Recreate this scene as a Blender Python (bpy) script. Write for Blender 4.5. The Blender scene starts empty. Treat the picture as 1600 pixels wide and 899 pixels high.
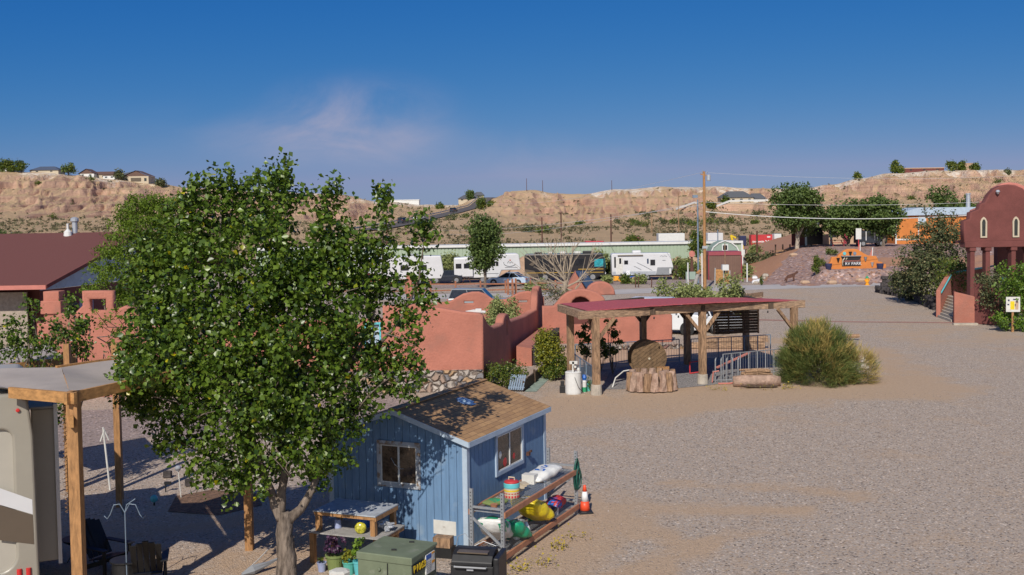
import bpy, math, random
import numpy as np
from mathutils import Vector, Matrix, noise
R = math.radians
PI = math.pi
S = bpy.context.scene
C = S.collection
random.seed(7)

# ---------------------------------------------------------------- camera, sky, sun, exposure
CAM_H = 7.5
FPX = 1700.0
ROT = Matrix.Rotation(R(90 - 2.5), 3, 'X') @ Matrix.Rotation(R(-0.9), 3, 'Z')
cd = bpy.data.cameras.new('camera')
cam = bpy.data.objects.new('camera', cd)
C.objects.link(cam)
cam.location = (0, 0, CAM_H)
cam.rotation_euler = ROT.to_euler()
cd.sensor_width = 36
cd.lens = 36 * FPX / 1600
cd.shift_y = -39.3 / 1600
cd.clip_start = 0.5
cd.clip_end = 6000
S.camera = cam
SUN_AZ, SUN_EL = 14.0, 38.0
w = bpy.data.worlds.new("World")
S.world = w
w.use_nodes = True
nt = w.node_tree
bg = nt.nodes['Background']
sky = nt.nodes.new('ShaderNodeTexSky')
sky.sky_type = 'NISHITA'
sky.sun_disc = False
sky.sun_elevation = R(SUN_EL)
sky.sun_rotation = R(180 + SUN_AZ)
sky.altitude = 1700
sky.air_density = 1.0
sky.dust_density = 0.6
sky.ozone_density = 3.0
bg.inputs[1].default_value = 0.086


def wn(kind, **kw):
    n = nt.nodes.new(kind)
    for k, v in kw.items():
        setattr(n, k, v)
    return n


tc = wn('ShaderNodeTexCoord')


def cloud(center, scale, amount, nscale, seed):
    """one patch of thin high cloud at a direction of the sky"""
    sub = wn('ShaderNodeVectorMath', operation='SUBTRACT')
    nt.links.new(tc.outputs['Generated'], sub.inputs[0])
    sub.inputs[1].default_value = center
    mul = wn('ShaderNodeVectorMath', operation='MULTIPLY')
    nt.links.new(sub.outputs[0], mul.inputs[0])
    mul.inputs[1].default_value = scale
    ln = wn('ShaderNodeVectorMath', operation='LENGTH')
    nt.links.new(mul.outputs[0], ln.inputs[0])
    fall = wn('ShaderNodeMapRange', interpolation_type='SMOOTHERSTEP')
    nt.links.new(ln.outputs['Value'], fall.inputs[0])
    fall.inputs[1].default_value = 0.0
    fall.inputs[2].default_value = 1.0
    fall.inputs[3].default_value = 1.0
    fall.inputs[4].default_value = 0.0
    mp = wn('ShaderNodeMapping')
    nt.links.new(tc.outputs['Generated'], mp.inputs[0])
    mp.inputs['Scale'].default_value = (1.0, 1.0, 2.2)
    mp.inputs['Rotation'].default_value = (0, R(-28), 0)
    mp.inputs['Location'].default_value = (seed, seed, 0)
    ns = wn('ShaderNodeTexNoise')
    nt.links.new(mp.outputs[0], ns.inputs[0])
    ns.inputs['Scale'].default_value = nscale
    ns.inputs['Detail'].default_value = 8
    ns.inputs['Roughness'].default_value = 0.6
    ns.inputs['Distortion'].default_value = 0.7
    rg = wn('ShaderNodeMapRange', interpolation_type='SMOOTHSTEP')
    nt.links.new(ns.outputs[0], rg.inputs[0])
    rg.inputs[1].default_value = 0.28
    rg.inputs[2].default_value = 0.78
    m = wn('ShaderNodeMath', operation='MULTIPLY')
    nt.links.new(fall.outputs[0], m.inputs[0])
    nt.links.new(rg.outputs[0], m.inputs[1])
    m2 = wn('ShaderNodeMath', operation='MULTIPLY')
    nt.links.new(m.outputs[0], m2.inputs[0])
    m2.inputs[1].default_value = amount
    return m2


def skydir(px, py):
    d = ROT @ Vector(((px - 800) / FPX, -(py - 410.2) / FPX, -1))
    return d.normalized()


cl = [cloud(skydir(560, 195), (7.5, 7.5, 17), 0.95, 7, 0.3), cloud(skydir(490, 220), (7, 7, 26), 0.6, 7, 1.3),
      cloud(skydir(700, 240), (5, 5, 30), 0.22, 8, 2.3), cloud(skydir(850, 268), (9, 9, 30), 0.22, 9, 4.1),
      cloud(skydir(965, 262), (16, 16, 34), 0.25, 8, 5.1), cloud(skydir(420, 225), (4, 4, 20), 0.16, 5, 3.3)]
acc = cl[0]
for c_ in cl[1:]:
    a_ = wn('ShaderNodeMath', operation='ADD')
    nt.links.new(acc.outputs[0], a_.inputs[0])
    nt.links.new(c_.outputs[0], a_.inputs[1])
    acc = a_
hs = wn('ShaderNodeCombineColor')          # deepen the clear high-desert blue, channel by channel
sep_ = wn('ShaderNodeSeparateColor')
nt.links.new(sky.outputs[0], sep_.inputs[0])
for i_, (p_, k_, mx_) in enumerate(((2.1, 0.043, 2.75), (0.9, 0.480, 4.0), (0.4, 2.36, 7.0))):
    pw = wn('ShaderNodeMath', operation='POWER')
    nt.links.new(sep_.outputs[i_], pw.inputs[0])
    pw.inputs[1].default_value = p_
    ml = wn('ShaderNodeMath', operation='MULTIPLY')
    nt.links.new(pw.outputs[0], ml.inputs[0])
    ml.inputs[1].default_value = k_
    mn = wn('ShaderNodeMath', operation='MINIMUM')
    nt.links.new(ml.outputs[0], mn.inputs[0])
    mn.inputs[1].default_value = mx_
    nt.links.new(mn.outputs[0], hs.inputs[i_])
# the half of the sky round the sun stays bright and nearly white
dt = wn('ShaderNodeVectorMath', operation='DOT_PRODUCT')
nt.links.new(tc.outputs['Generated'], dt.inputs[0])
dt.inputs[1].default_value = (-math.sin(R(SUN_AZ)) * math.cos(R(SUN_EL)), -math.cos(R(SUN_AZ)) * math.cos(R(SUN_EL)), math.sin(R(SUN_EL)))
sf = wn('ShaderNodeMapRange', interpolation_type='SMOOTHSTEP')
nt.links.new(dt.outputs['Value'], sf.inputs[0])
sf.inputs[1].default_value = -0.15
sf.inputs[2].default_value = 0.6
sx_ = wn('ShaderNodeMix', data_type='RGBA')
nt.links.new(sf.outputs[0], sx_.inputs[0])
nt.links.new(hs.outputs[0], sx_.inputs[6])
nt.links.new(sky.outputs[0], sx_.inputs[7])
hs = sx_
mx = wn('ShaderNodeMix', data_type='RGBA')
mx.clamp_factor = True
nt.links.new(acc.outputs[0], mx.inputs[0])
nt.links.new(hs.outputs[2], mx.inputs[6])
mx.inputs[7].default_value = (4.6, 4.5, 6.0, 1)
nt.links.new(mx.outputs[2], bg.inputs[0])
sl = bpy.data.lights.new('sun', 'SUN')
sl.energy = 4.3
sl.angle = R(0.5)
sl.color = (1.0, 0.93, 0.82)
sun = bpy.data.objects.new('sun', sl)
C.objects.link(sun)
sdir = Vector((-math.sin(R(SUN_AZ)) * math.cos(R(SUN_EL)), -math.cos(R(SUN_AZ)) * math.cos(R(SUN_EL)), math.sin(R(SUN_EL))))
sun.rotation_euler = sdir.to_track_quat('Z', 'Y').to_euler()
S.view_settings.view_transform = 'Standard'
S.view_settings.look = 'None'
S.view_settings.exposure = 0.0
S.view_settings.gamma = 1.0
S.render.engine = 'CYCLES'
S.cycles.max_bounces = 6
S.cycles.use_denoising = True
S.cycles.transparent_max_bounces = 8


# ---------------------------------------------------------------- survey helpers: where a bearing meets a plane
def ray(px, py):
    return ROT @ Vector(((px - 800) / FPX, -(py - 410.2) / FPX, -1))


def G(px, py, z=0.0):
    d = ray(px, py)
    t = (z - CAM_H) / d.z
    return Vector((d.x * t, d.y * t, z))


def P(px, py, Y):
    d = ray(px, py)
    t = Y / d.y
    return Vector((d.x * t, Y, CAM_H + d.z * t))


# ---------------------------------------------------------------- materials
def mat(name, col, rough=0.8, var=0.12, vs=3.0, bump=0.0, bs=40.0, metal=0.0, spec=0.5, col2=None, stretch=(1, 1, 1), dirt=None):
    m = bpy.data.materials.new(name)
    m.use_nodes = True
    t = m.node_tree
    b = t.nodes['Principled BSDF']
    b.inputs['Roughness'].default_value = rough
    b.inputs['Metallic'].default_value = metal
    b.inputs['Specular IOR Level'].default_value = spec
    tcn = t.nodes.new('ShaderNodeTexCoord')
    mp = t.nodes.new('ShaderNodeMapping')
    mp.inputs['Scale'].default_value = stretch
    t.links.new(tcn.outputs['Object'], mp.inputs[0])
    n = t.nodes.new('ShaderNodeTexNoise')
    t.links.new(mp.outputs[0], n.inputs[0])
    n.inputs['Scale'].default_value = vs
    n.inputs['Detail'].default_value = 6
    n.inputs['Roughness'].default_value = 0.65
    r = t.nodes.new('ShaderNodeValToRGB')
    t.links.new(n.outputs[0], r.inputs[0])
    c = Vector(col)
    lo = c * (1 - var * 1.6) if col2 is None else Vector(col2)
    hi = c * (1 + var)
    r.color_ramp.elements[0].position = 0.32
    r.color_ramp.elements[1].position = 0.66
    r.color_ramp.elements[0].color = (*lo, 1)
    r.color_ramp.elements[1].color = (*[min(x, 0.95) for x in hi], 1)
    out = r.outputs[0]
    if dirt:
        n3 = t.nodes.new('ShaderNodeTexNoise')
        t.links.new(tcn.outputs['Object'], n3.inputs[0])
        n3.inputs['Scale'].default_value = dirt[1]
        n3.inputs['Detail'].default_value = 8
        r3 = t.nodes.new('ShaderNodeMapRange')
        t.links.new(n3.outputs[0], r3.inputs[0])
        r3.inputs[1].default_value = dirt[2]
        r3.inputs[2].default_value = dirt[2] + 0.12
        x = t.nodes.new('ShaderNodeMix')
        x.data_type = 'RGBA'
        t.links.new(r3.outputs[0], x.inputs[0])
        t.links.new(out, x.inputs[6])
        x.inputs[7].default_value = (*dirt[0], 1)
        out = x.outputs[2]
    t.links.new(out, b.inputs['Base Color'])
    if bump:
        n2 = t.nodes.new('ShaderNodeTexNoise')
        t.links.new(mp.outputs[0], n2.inputs[0])
        n2.inputs['Scale'].default_value = bs
        n2.inputs['Detail'].default_value = 5
        bp = t.nodes.new('ShaderNodeBump')
        bp.inputs['Strength'].default_value = bump
        bp.inputs['Distance'].default_value = 0.05
        t.links.new(n2.outputs[0], bp.inputs['Height'])
        t.links.new(bp.outputs[0], b.inputs['Normal'])
    return m


def emis(name, col):
    return mat(name, col)


def leafmat(name, cols, rough=0.42, trans=0.3, spec=0.5):
    m = bpy.data.materials.new(name)
    m.use_nodes = True
    t = m.node_tree
    b = t.nodes['Principled BSDF']
    g = t.nodes.new('ShaderNodeNewGeometry')
    r = t.nodes.new('ShaderNodeValToRGB')
    t.links.new(g.outputs['Random Per Island'], r.inputs[0])
    el = r.color_ramp.elements
    el[0].color = (*cols[0][1], 1)
    el[0].position = cols[0][0]
    el[1].color = (*cols[-1][1], 1)
    el[1].position = cols[-1][0]
    for p_, c_ in cols[1:-1]:
        e = el.new(p_)
        e.color = (*c_, 1)
    t.links.new(r.outputs[0], b.inputs['Base Color'])
    b.inputs['Roughness'].default_value = rough
    b.inputs['Specular IOR Level'].default_value = spec
    tr = t.nodes.new('ShaderNodeBsdfTranslucent')
    t.links.new(r.outputs[0], tr.inputs[0])
    mxs = t.nodes.new('ShaderNodeMixShader')
    mxs.inputs[0].default_value = trans
    t.links.new(b.outputs[0], mxs.inputs[1])
    t.links.new(tr.outputs[0], mxs.inputs[2])
    t.links.new(mxs.outputs[0], t.nodes['Material Output'].inputs[0])
    return m


def node_mat(name):
    m = bpy.data.materials.new(name)
    m.use_nodes = True
    t = m.node_tree
    return m, t, t.nodes['Principled BSDF']


def mixc(t, fac, a, b):
    x = t.nodes.new('ShaderNodeMix')
    x.data_type = 'RGBA'
    for sock, v in ((0, fac), (6, a), (7, b)):
        if isinstance(v, (int, float)):
            x.inputs[sock].default_value = v
        elif isinstance(v, tuple):
            x.inputs[sock].default_value = (*v, 1)
        else:
            t.links.new(v, x.inputs[sock])
    return x.outputs[2]


def rng(t, src, a, b, c=0.0, d=1.0):
    r = t.nodes.new('ShaderNodeMapRange')
    t.links.new(src, r.inputs[0])
    for i, v in enumerate((a, b, c, d)):
        r.inputs[i + 1].default_value = v
    return r.outputs[0]


def tnoise(t, vec, scale, detail=6, rough=0.6, dist=0.0):
    n = t.nodes.new('ShaderNodeTexNoise')
    t.links.new(vec, n.inputs[0])
    n.inputs['Scale'].default_value = scale
    n.inputs['Detail'].default_value = detail
    n.inputs['Roughness'].default_value = rough
    n.inputs['Distortion'].default_value = dist
    return n.outputs[0]


def tvor(t, vec, scale, feature='F1', out='Color'):
    n = t.nodes.new('ShaderNodeTexVoronoi')
    n.feature = feature
    t.links.new(vec, n.inputs['Vector'])
    n.inputs['Scale'].default_value = scale
    return n.outputs[out]


def bumpn(t, h, strength, dist, b):
    bp = t.nodes.new('ShaderNodeBump')
    bp.inputs['Strength'].default_value = strength
    bp.inputs['Distance'].default_value = dist
    t.links.new(h, bp.inputs['Height'])
    t.links.new(bp.outputs[0], b.inputs['Normal'])


def gravel_mat(name, stone_a, stone_b, dirt_c, sc=22.0, amount=0.5, bump=0.5, zone=False):
    m, t, b = node_mat(name)
    b.inputs['Roughness'].default_value = 0.95
    b.inputs['Specular IOR Level'].default_value = 0.2
    tcn = t.nodes.new('ShaderNodeTexCoord')
    v = tcn.outputs['Object']
    cell = tvor(t, v, sc)
    sep = t.nodes.new('ShaderNodeSeparateColor')
    t.links.new(cell, sep.inputs[0])
    st = mixc(t, sep.outputs[0], stone_a, stone_b)
    bright = rng(t, sep.outputs[1], 0.93, 0.97)
    st = mixc(t, bright, st, tuple(min(x * 1.5, .75) for x in stone_a))
    dark = rng(t, sep.outputs[2], 0.12, 0.05)
    st = mixc(t, dark, st, tuple(x * 0.32 for x in stone_b))
    fine = tnoise(t, v, 9, 8, 0.75)
    dr = mixc(t, rng(t, fine, .35, .65), tuple(x * .82 for x in dirt_c), dirt_c)
    patch = tnoise(t, v, 0.33, 7, 0.62, 0.4)
    mid = tnoise(t, v, 2.1, 6, 0.7)
    ad = t.nodes.new('ShaderNodeMath')
    ad.operation = 'ADD'
    t.links.new(patch, ad.inputs[0])
    sc2 = t.nodes.new('ShaderNodeMath')
    sc2.operation = 'MULTIPLY_ADD'
    t.links.new(mid, sc2.inputs[0])
    sc2.inputs[1].default_value = 0.45
    sc2.inputs[2].default_value = -0.22
    t.links.new(sc2.outputs[0], ad.inputs[1])
    src = ad.outputs[0]
    if zone:
        at = t.nodes.new('ShaderNodeAttribute')
        at.attribute_name = 'zone'
        a2 = t.nodes.new('ShaderNodeMath')
        a2.operation = 'ADD'
        t.links.new(src, a2.inputs[0])
        t.links.new(at.outputs['Fac'], a2.inputs[1])
        src = a2.outputs[0]
    cov = rng(t, src, 0.60 - amount * .3, 0.86 - amount * .3)
    # stones show individually through the dirt
    a3 = t.nodes.new('ShaderNodeMath')
    a3.operation = 'MULTIPLY'
    t.links.new(rng(t, sep.outputs[1], 0.1, 0.5, 0.35, 1.0), a3.inputs[0])
    inv = rng(t, cov, 0, 1, 1, .16)
    t.links.new(inv, a3.inputs[1])
    col = mixc(t, a3.outputs[0], dr, st)
    big = tnoise(t, v, 0.05, 4, 0.5)
    col = mixc(t, rng(t, big, .3, .7, 0.0, .22), col, tuple(x * .8 for x in stone_a))
    t.links.new(col, b.inputs['Base Color'])
    h = tvor(t, v, sc, 'F1', 'Distance')
    h2 = t.nodes.new('ShaderNodeMath')
    h2.operation = 'MULTIPLY_ADD'
    t.links.new(fine, h2.inputs[0])
    h2.inputs[1].default_value = 1.2
    t.links.new(rng(t, h, 0, .6, 1, 0), h2.inputs[2])
    bumpn(t, h2.outputs[0], bump, 0.03, b)
    return m


M = {}
M['ground'] = gravel_mat('ground', (0.50, 0.42, 0.355), (0.345, 0.29, 0.255), (0.54, 0.375, 0.245), sc=24, amount=0.34, bump=0.7, zone=True)
M['rockslope'] = gravel_mat('rock_slope', (0.40, 0.29, 0.265), (0.20, 0.135, 0.135), (0.44, 0.22, 0.12), sc=4.5, amount=-0.35, bump=1.0, zone=True)
M['dirt'] = mat('dirt', (0.50, 0.33, 0.22), .95, .12, .8, .6, 6, col2=(0.40, 0.26, 0.17))
M['asphalt_pale'] = mat('pale_asphalt', (0.44, 0.41, 0.40), .9, .08, .5, .2, 30)
M['asphalt'] = mat('asphalt', (0.11, 0.095, 0.09), .9, .15, .4, .2, 30)
M['lot'] = gravel_mat('lot_gravel', (0.38, 0.30, 0.28), (0.22, 0.18, 0.175), (0.36, 0.27, 0.22), sc=16, amount=0.0)
M['greygravel'] = gravel_mat('grey_gravel', (0.33, 0.315, 0.31), (0.18, 0.17, 0.17), (0.27, 0.25, 0.24), sc=24, amount=-0.3)
M['adobe'] = mat('adobe', (0.43, 0.165, 0.118), .92, .10, .7, .45, 10, dirt=((0.36, 0.15, 0.11), 1.1, .56))
M['adobe_side'] = M['adobe']
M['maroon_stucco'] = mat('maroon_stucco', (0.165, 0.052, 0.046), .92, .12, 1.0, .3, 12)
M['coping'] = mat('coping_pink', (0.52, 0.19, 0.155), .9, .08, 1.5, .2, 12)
M['orange'] = mat('orange_stucco', (0.58, 0.20, 0.05), .9, .08, 1.2, .2, 12)
M['blue'] = mat('blue_paint', (0.135, 0.24, 0.40), .75, .09, 2.5, .12, 60, stretch=(6, 6, .6), dirt=((0.20, 0.29, 0.41), 2.2, .58))
M['bluetrim'] = mat('pale_blue_trim', (0.40, 0.49, 0.60), .65, .08, 3, .1, 50, dirt=((0.23, 0.26, 0.30), 5, .66))
M['white'] = mat('white_paint', (0.66, 0.66, 0.65), .5, .05, 3)
M['dirtywhite'] = mat('dirty_white', (0.62, 0.61, 0.58), .6, .08, 4, dirt=((0.35, 0.31, 0.27), 6, .62))
M['rvwhite'] = mat('rv_white', (0.62, 0.62, 0.64), .35, .03, 1)
M['rvgrey'] = mat('rv_grey', (0.25, 0.26, 0.28), .4, .06, 2)
M['rvblack'] = mat('rv_black', (0.025, 0.022, 0.024), .25, .1, 2)
M['rvtaupe'] = mat('rv_taupe', (0.31, 0.285, 0.24), .35, .04, 1.2, spec=.6)
M['rvbeige'] = mat('rv_beige', (0.42, 0.39, 0.335), .35, .04, 1.2, spec=.6)
M['rvbrown'] = mat('rv_brown', (0.115, 0.088, 0.065), .35, .04, 1.2)
M['silver'] = mat('silver', (0.50, 0.52, 0.56), .35, .05, 3, metal=.4)
M['glass'] = mat('dark_glass', (0.02, 0.022, 0.028), .08, .3, 3, spec=.8)
M['glassbrown'] = mat('brown_glass', (0.075, 0.05, 0.035), .12, .6, 7, spec=.8)
M['glasscyan'] = mat('cyan_windscreen', (0.03, 0.30, 0.36), .1, .4, 2, spec=.9)
M['tyre'] = mat('tyre', (0.022, 0.021, 0.021), .85, .2, 6)
M['rim'] = mat('rim', (0.42, 0.42, 0.43), .35, .1, 6, metal=.7)
M['black'] = mat('black_plastic', (0.018, 0.018, 0.020), .5, .2, 6)
M['blackwood'] = mat('black_painted_wood', (0.009, 0.009, 0.010), .6, .2, 6)
M['blackrock'] = mat('black_rock', (0.062, 0.052, 0.052), .9, .5, 3, .8, 9)
M['red'] = mat('red_plastic', (0.55, 0.03, 0.03), .35, .06, 4)
M['redpaint'] = mat('red_paint', (0.50, 0.04, 0.045), .5, .1, 1)
M['redorange'] = mat('cone_orange', (0.80, 0.085, 0.03), .45, .05, 4)
M['conewhite'] = mat('cone_white', (0.78, 0.78, 0.80), .4, .04, 4)
M['steel'] = mat('galvanised_steel', (0.36, 0.375, 0.40), .5, .12, 12, metal=.45)
M['railblue'] = mat('blue_grey_rail', (0.20, 0.26, 0.34), .5, .12, 8, metal=.3)
M['beamorange'] = mat('rack_beam', (0.42, 0.185, 0.10), .6, .15, 6, dirt=((0.25, 0.13, 0.085), 8, .62))
M['timber'] = mat('timber', (0.38, 0.195, 0.078), .75, .25, 5, .25, 30, stretch=(4, 4, .7))
M['timberh'] = mat('timber_beam', (0.44, 0.225, 0.08), .75, .25, 4, .25, 30, stretch=(1.5, 1.5, 3))
M['oldwood'] = mat('weathered_wood', (0.335, 0.205, 0.12), .85, .4, 5, .5, 20, stretch=(3, 3, .6), dirt=((0.17, 0.105, 0.07), 3, .58))
M['oldwoodh'] = mat('weathered_beam', (0.36, 0.235, 0.15), .85, .4, 5, .5, 20, stretch=(.8, .8, 4), dirt=((0.20, 0.13, 0.09), 2.5, .58))
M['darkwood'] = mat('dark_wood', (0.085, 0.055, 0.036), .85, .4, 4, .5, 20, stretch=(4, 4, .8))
M['greywood'] = mat('grey_wood', (0.36, 0.345, 0.33), .85, .2, 6, .4, 30, stretch=(1, 6, 1))
M['log'] = mat('petrified_log', (0.40, 0.27, 0.205), .8, .25, 4, .6, 12, dirt=((0.28, 0.17, 0.125), 3, .55))
M['fencewood'] = mat('red_fence_wood', (0.30, 0.12, 0.065), .8, .2, 4)
M['bark'] = mat('grey_bark', (0.195, 0.155, 0.125), .95, .4, 9, 1.0, 14, stretch=(1, 1, .22), col2=(0.045, 0.032, 0.025))
M['barkpale'] = mat('pale_bark', (0.42, 0.36, 0.29), .9, .3, 6, .5, 20)
M['deadwood'] = mat('dead_wood', (0.36, 0.29, 0.22), .9, .2, 4)
M['fabric'] = mat('shade_fabric', (0.37, 0.325, 0.30), .95, .06, 1.2, .15, 80)
M['roofmaroon'] = mat('maroon_shingle', (0.145, 0.050, 0.043), .9, .16, 30, .4, 30)
M['redshingle'] = mat('red_roofing', (0.42, 0.085, 0.10), .85, .16, 9, .5, 40)
M['roofgrey'] = mat('grey_tiles', (0.10, 0.105, 0.12), .8, .15, 3)
M['roofbrown'] = mat('brown_tiles', (0.13, 0.075, 0.06), .8, .15, 3)
M['cream'] = mat('cream_wall', (0.52, 0.44, 0.33), .85, .05, 2)
M['tanstucco'] = mat('tan_stucco', (0.47, 0.32, 0.22), .9, .08, 2)
M['greenmetal'] = mat('green_metal', (0.33, 0.41, 0.31), .55, .04, .3)
M['barngreen'] = mat('barn_green', (0.27, 0.35, 0.30), .7, .05, 1)
M['brownmetal'] = mat('brown_metal', (0.17, 0.095, 0.07), .6, .08, 1)
M['maroonmetal'] = mat('maroon_metal', (0.27, 0.04, 0.055), .5, .06, 1)
M['boxgreen'] = mat('utility_green', (0.155, 0.185, 0.12), .55, .10, 2.2, .06, 60, dirt=((0.215, 0.235, 0.175), 3.5, .60))
M['yellow'] = mat('yellow', (0.72, 0.50, 0.02), .5, .06, 4)
M['turq'] = mat('turquoise', (0.12, 0.50, 0.55), .5, .06, 4)
M['tealpot'] = mat('teal_pot', (0.10, 0.42, 0.36), .4, .06, 4)
M['olivepot'] = mat('olive_pot', (0.19, 0.24, 0.08), .5, .06, 4)
M['lavpot'] = mat('lavender_pot', (0.30, 0.34, 0.52), .5, .06, 4)
M['bluebag'] = mat('blue', (0.02, 0.13, 0.50), .4, .1, 6)
M['baggreen'] = mat('bag_green', (0.015, 0.33, 0.17), .35, .1, 6)
M['bagwhite'] = mat('bag_white', (0.72, 0.72, 0.70), .35, .05, 5, .4, 8)
M['bagyellow'] = mat('bag_yellow', (0.76, 0.58, 0.02), .35, .08, 5, .5, 7)
M['hose'] = mat('hose_green', (0.015, 0.10, 0.075), .4, .2, 6)
M['orangeY'] = mat('orange_yellow', (0.85, 0.36, 0.02), .5, .06, 4)
M['greenpaint'] = mat('green_paint', (0.03, 0.30, 0.14), .5, .06, 4)
M['solar'] = mat('solar_panel', (0.012, 0.035, 0.09), .15, .1, 3, spec=.8)
M['carpet'] = mat('faded_teal_mat', (0.27, 0.34, 0.29), .95, .25, 5, .3, 30)
M['carblue'] = mat('car_white_blue', (0.44, 0.55, 0.70), .25, .02, 1, spec=.8)
M['carwhite'] = mat('car_white', (0.74, 0.75, 0.77), .25, .02, 1, spec=.8)
M['cardark'] = mat('car_dark', (0.02, 0.025, 0.04), .2, .05, 1, spec=.8)
M['cargrey'] = mat('car_grey', (0.30, 0.32, 0.34), .3, .05, 1, spec=.8)
M['rust'] = mat('rusty_metal', (0.11, 0.05, 0.035), .9, .3, 6)
M['wire'] = mat('wire', (0.62, 0.62, 0.63), .5, .05, 1)
M['navy'] = mat('navy_pot', (0.03, 0.035, 0.09), .4, .1, 4)
M['concrete'] = mat('concrete', (0.42, 0.37, 0.31), .9, .15, 4, .3, 30)
M['cloth_blue'] = mat('blue_tarp', (0.02, 0.12, 0.48), .5, .1, 2)
M['brickpale'] = mat('pale_brick', (0.36, 0.30, 0.25), .9, .15, 5, .3, 10)
M['gold'] = mat('gold_paint', (0.60, 0.36, 0.05), .5, .1, 5)

# leaf materials
M['cotton'] = leafmat('cottonwood_leaf', [(0, (0.030, 0.066, 0.007)), (.45, (0.078, 0.135, 0.013)), (.93, (0.15, 0.225, 0.026)), (.991, (0.15, 0.22, 0.03)), (.994, (0.42, 0.38, 0.01))], .36, .22, .5)
M['feather'] = leafmat('feathery_leaf', [(0, (0.07, 0.13, 0.008)), (1, (0.20, 0.29, 0.02))], .6, .35)
M['mesq'] = leafmat('olive_leaf', [(0, (0.05, 0.075, 0.025)), (.6, (0.10, 0.12, 0.05)), (1, (0.26, 0.23, 0.10))], .6, .2)
M['bushg'] = leafmat('shrub_leaf', [(0, (0.045, 0.085, 0.012)), (.6, (0.10, 0.145, 0.02)), (1, (0.22, 0.23, 0.03))], .5, .25)
M['bushy'] = leafmat('yellow_shrub_leaf', [(0, (0.10, 0.13, 0.015)), (.6, (0.22, 0.23, 0.02)), (1, (0.34, 0.31, 0.03))], .5, .25)
M['bright'] = leafmat('bright_green_leaf', [(0, (0.06, 0.13, 0.012)), (1, (0.19, 0.30, 0.03))], .5, .3)
M['broom'] = leafmat('broom_twig', [(0, (0.07, 0.115, 0.03)), (.55, (0.13, 0.17, 0.035)), (1, (0.24, 0.23, 0.06))], .8, .1)
M['broomy'] = leafmat('broom_yellow_twig', [(0, (0.27, 0.22, 0.06)), (1, (0.52, 0.38, 0.12))], .8, .1)
M['fargreen'] = leafmat('far_leaf', [(0, (0.05, 0.09, 0.018)), (1, (0.13, 0.185, 0.04))], .6, .2)
M['sage'] = leafmat('sage_leaf', [(0, (0.16, 0.20, 0.06)), (1, (0.33, 0.36, 0.13))], .7, .2)
M['scrub'] = leafmat('scrub_leaf', [(0, (0.09, 0.085, 0.04)), (1, (0.22, 0.19, 0.11))], .9, .1)
M['purple'] = leafmat('purple_leaf', [(0, (0.03, 0.01, 0.03)), (1, (0.12, 0.05, 0.12))], .5, .1)


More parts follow.
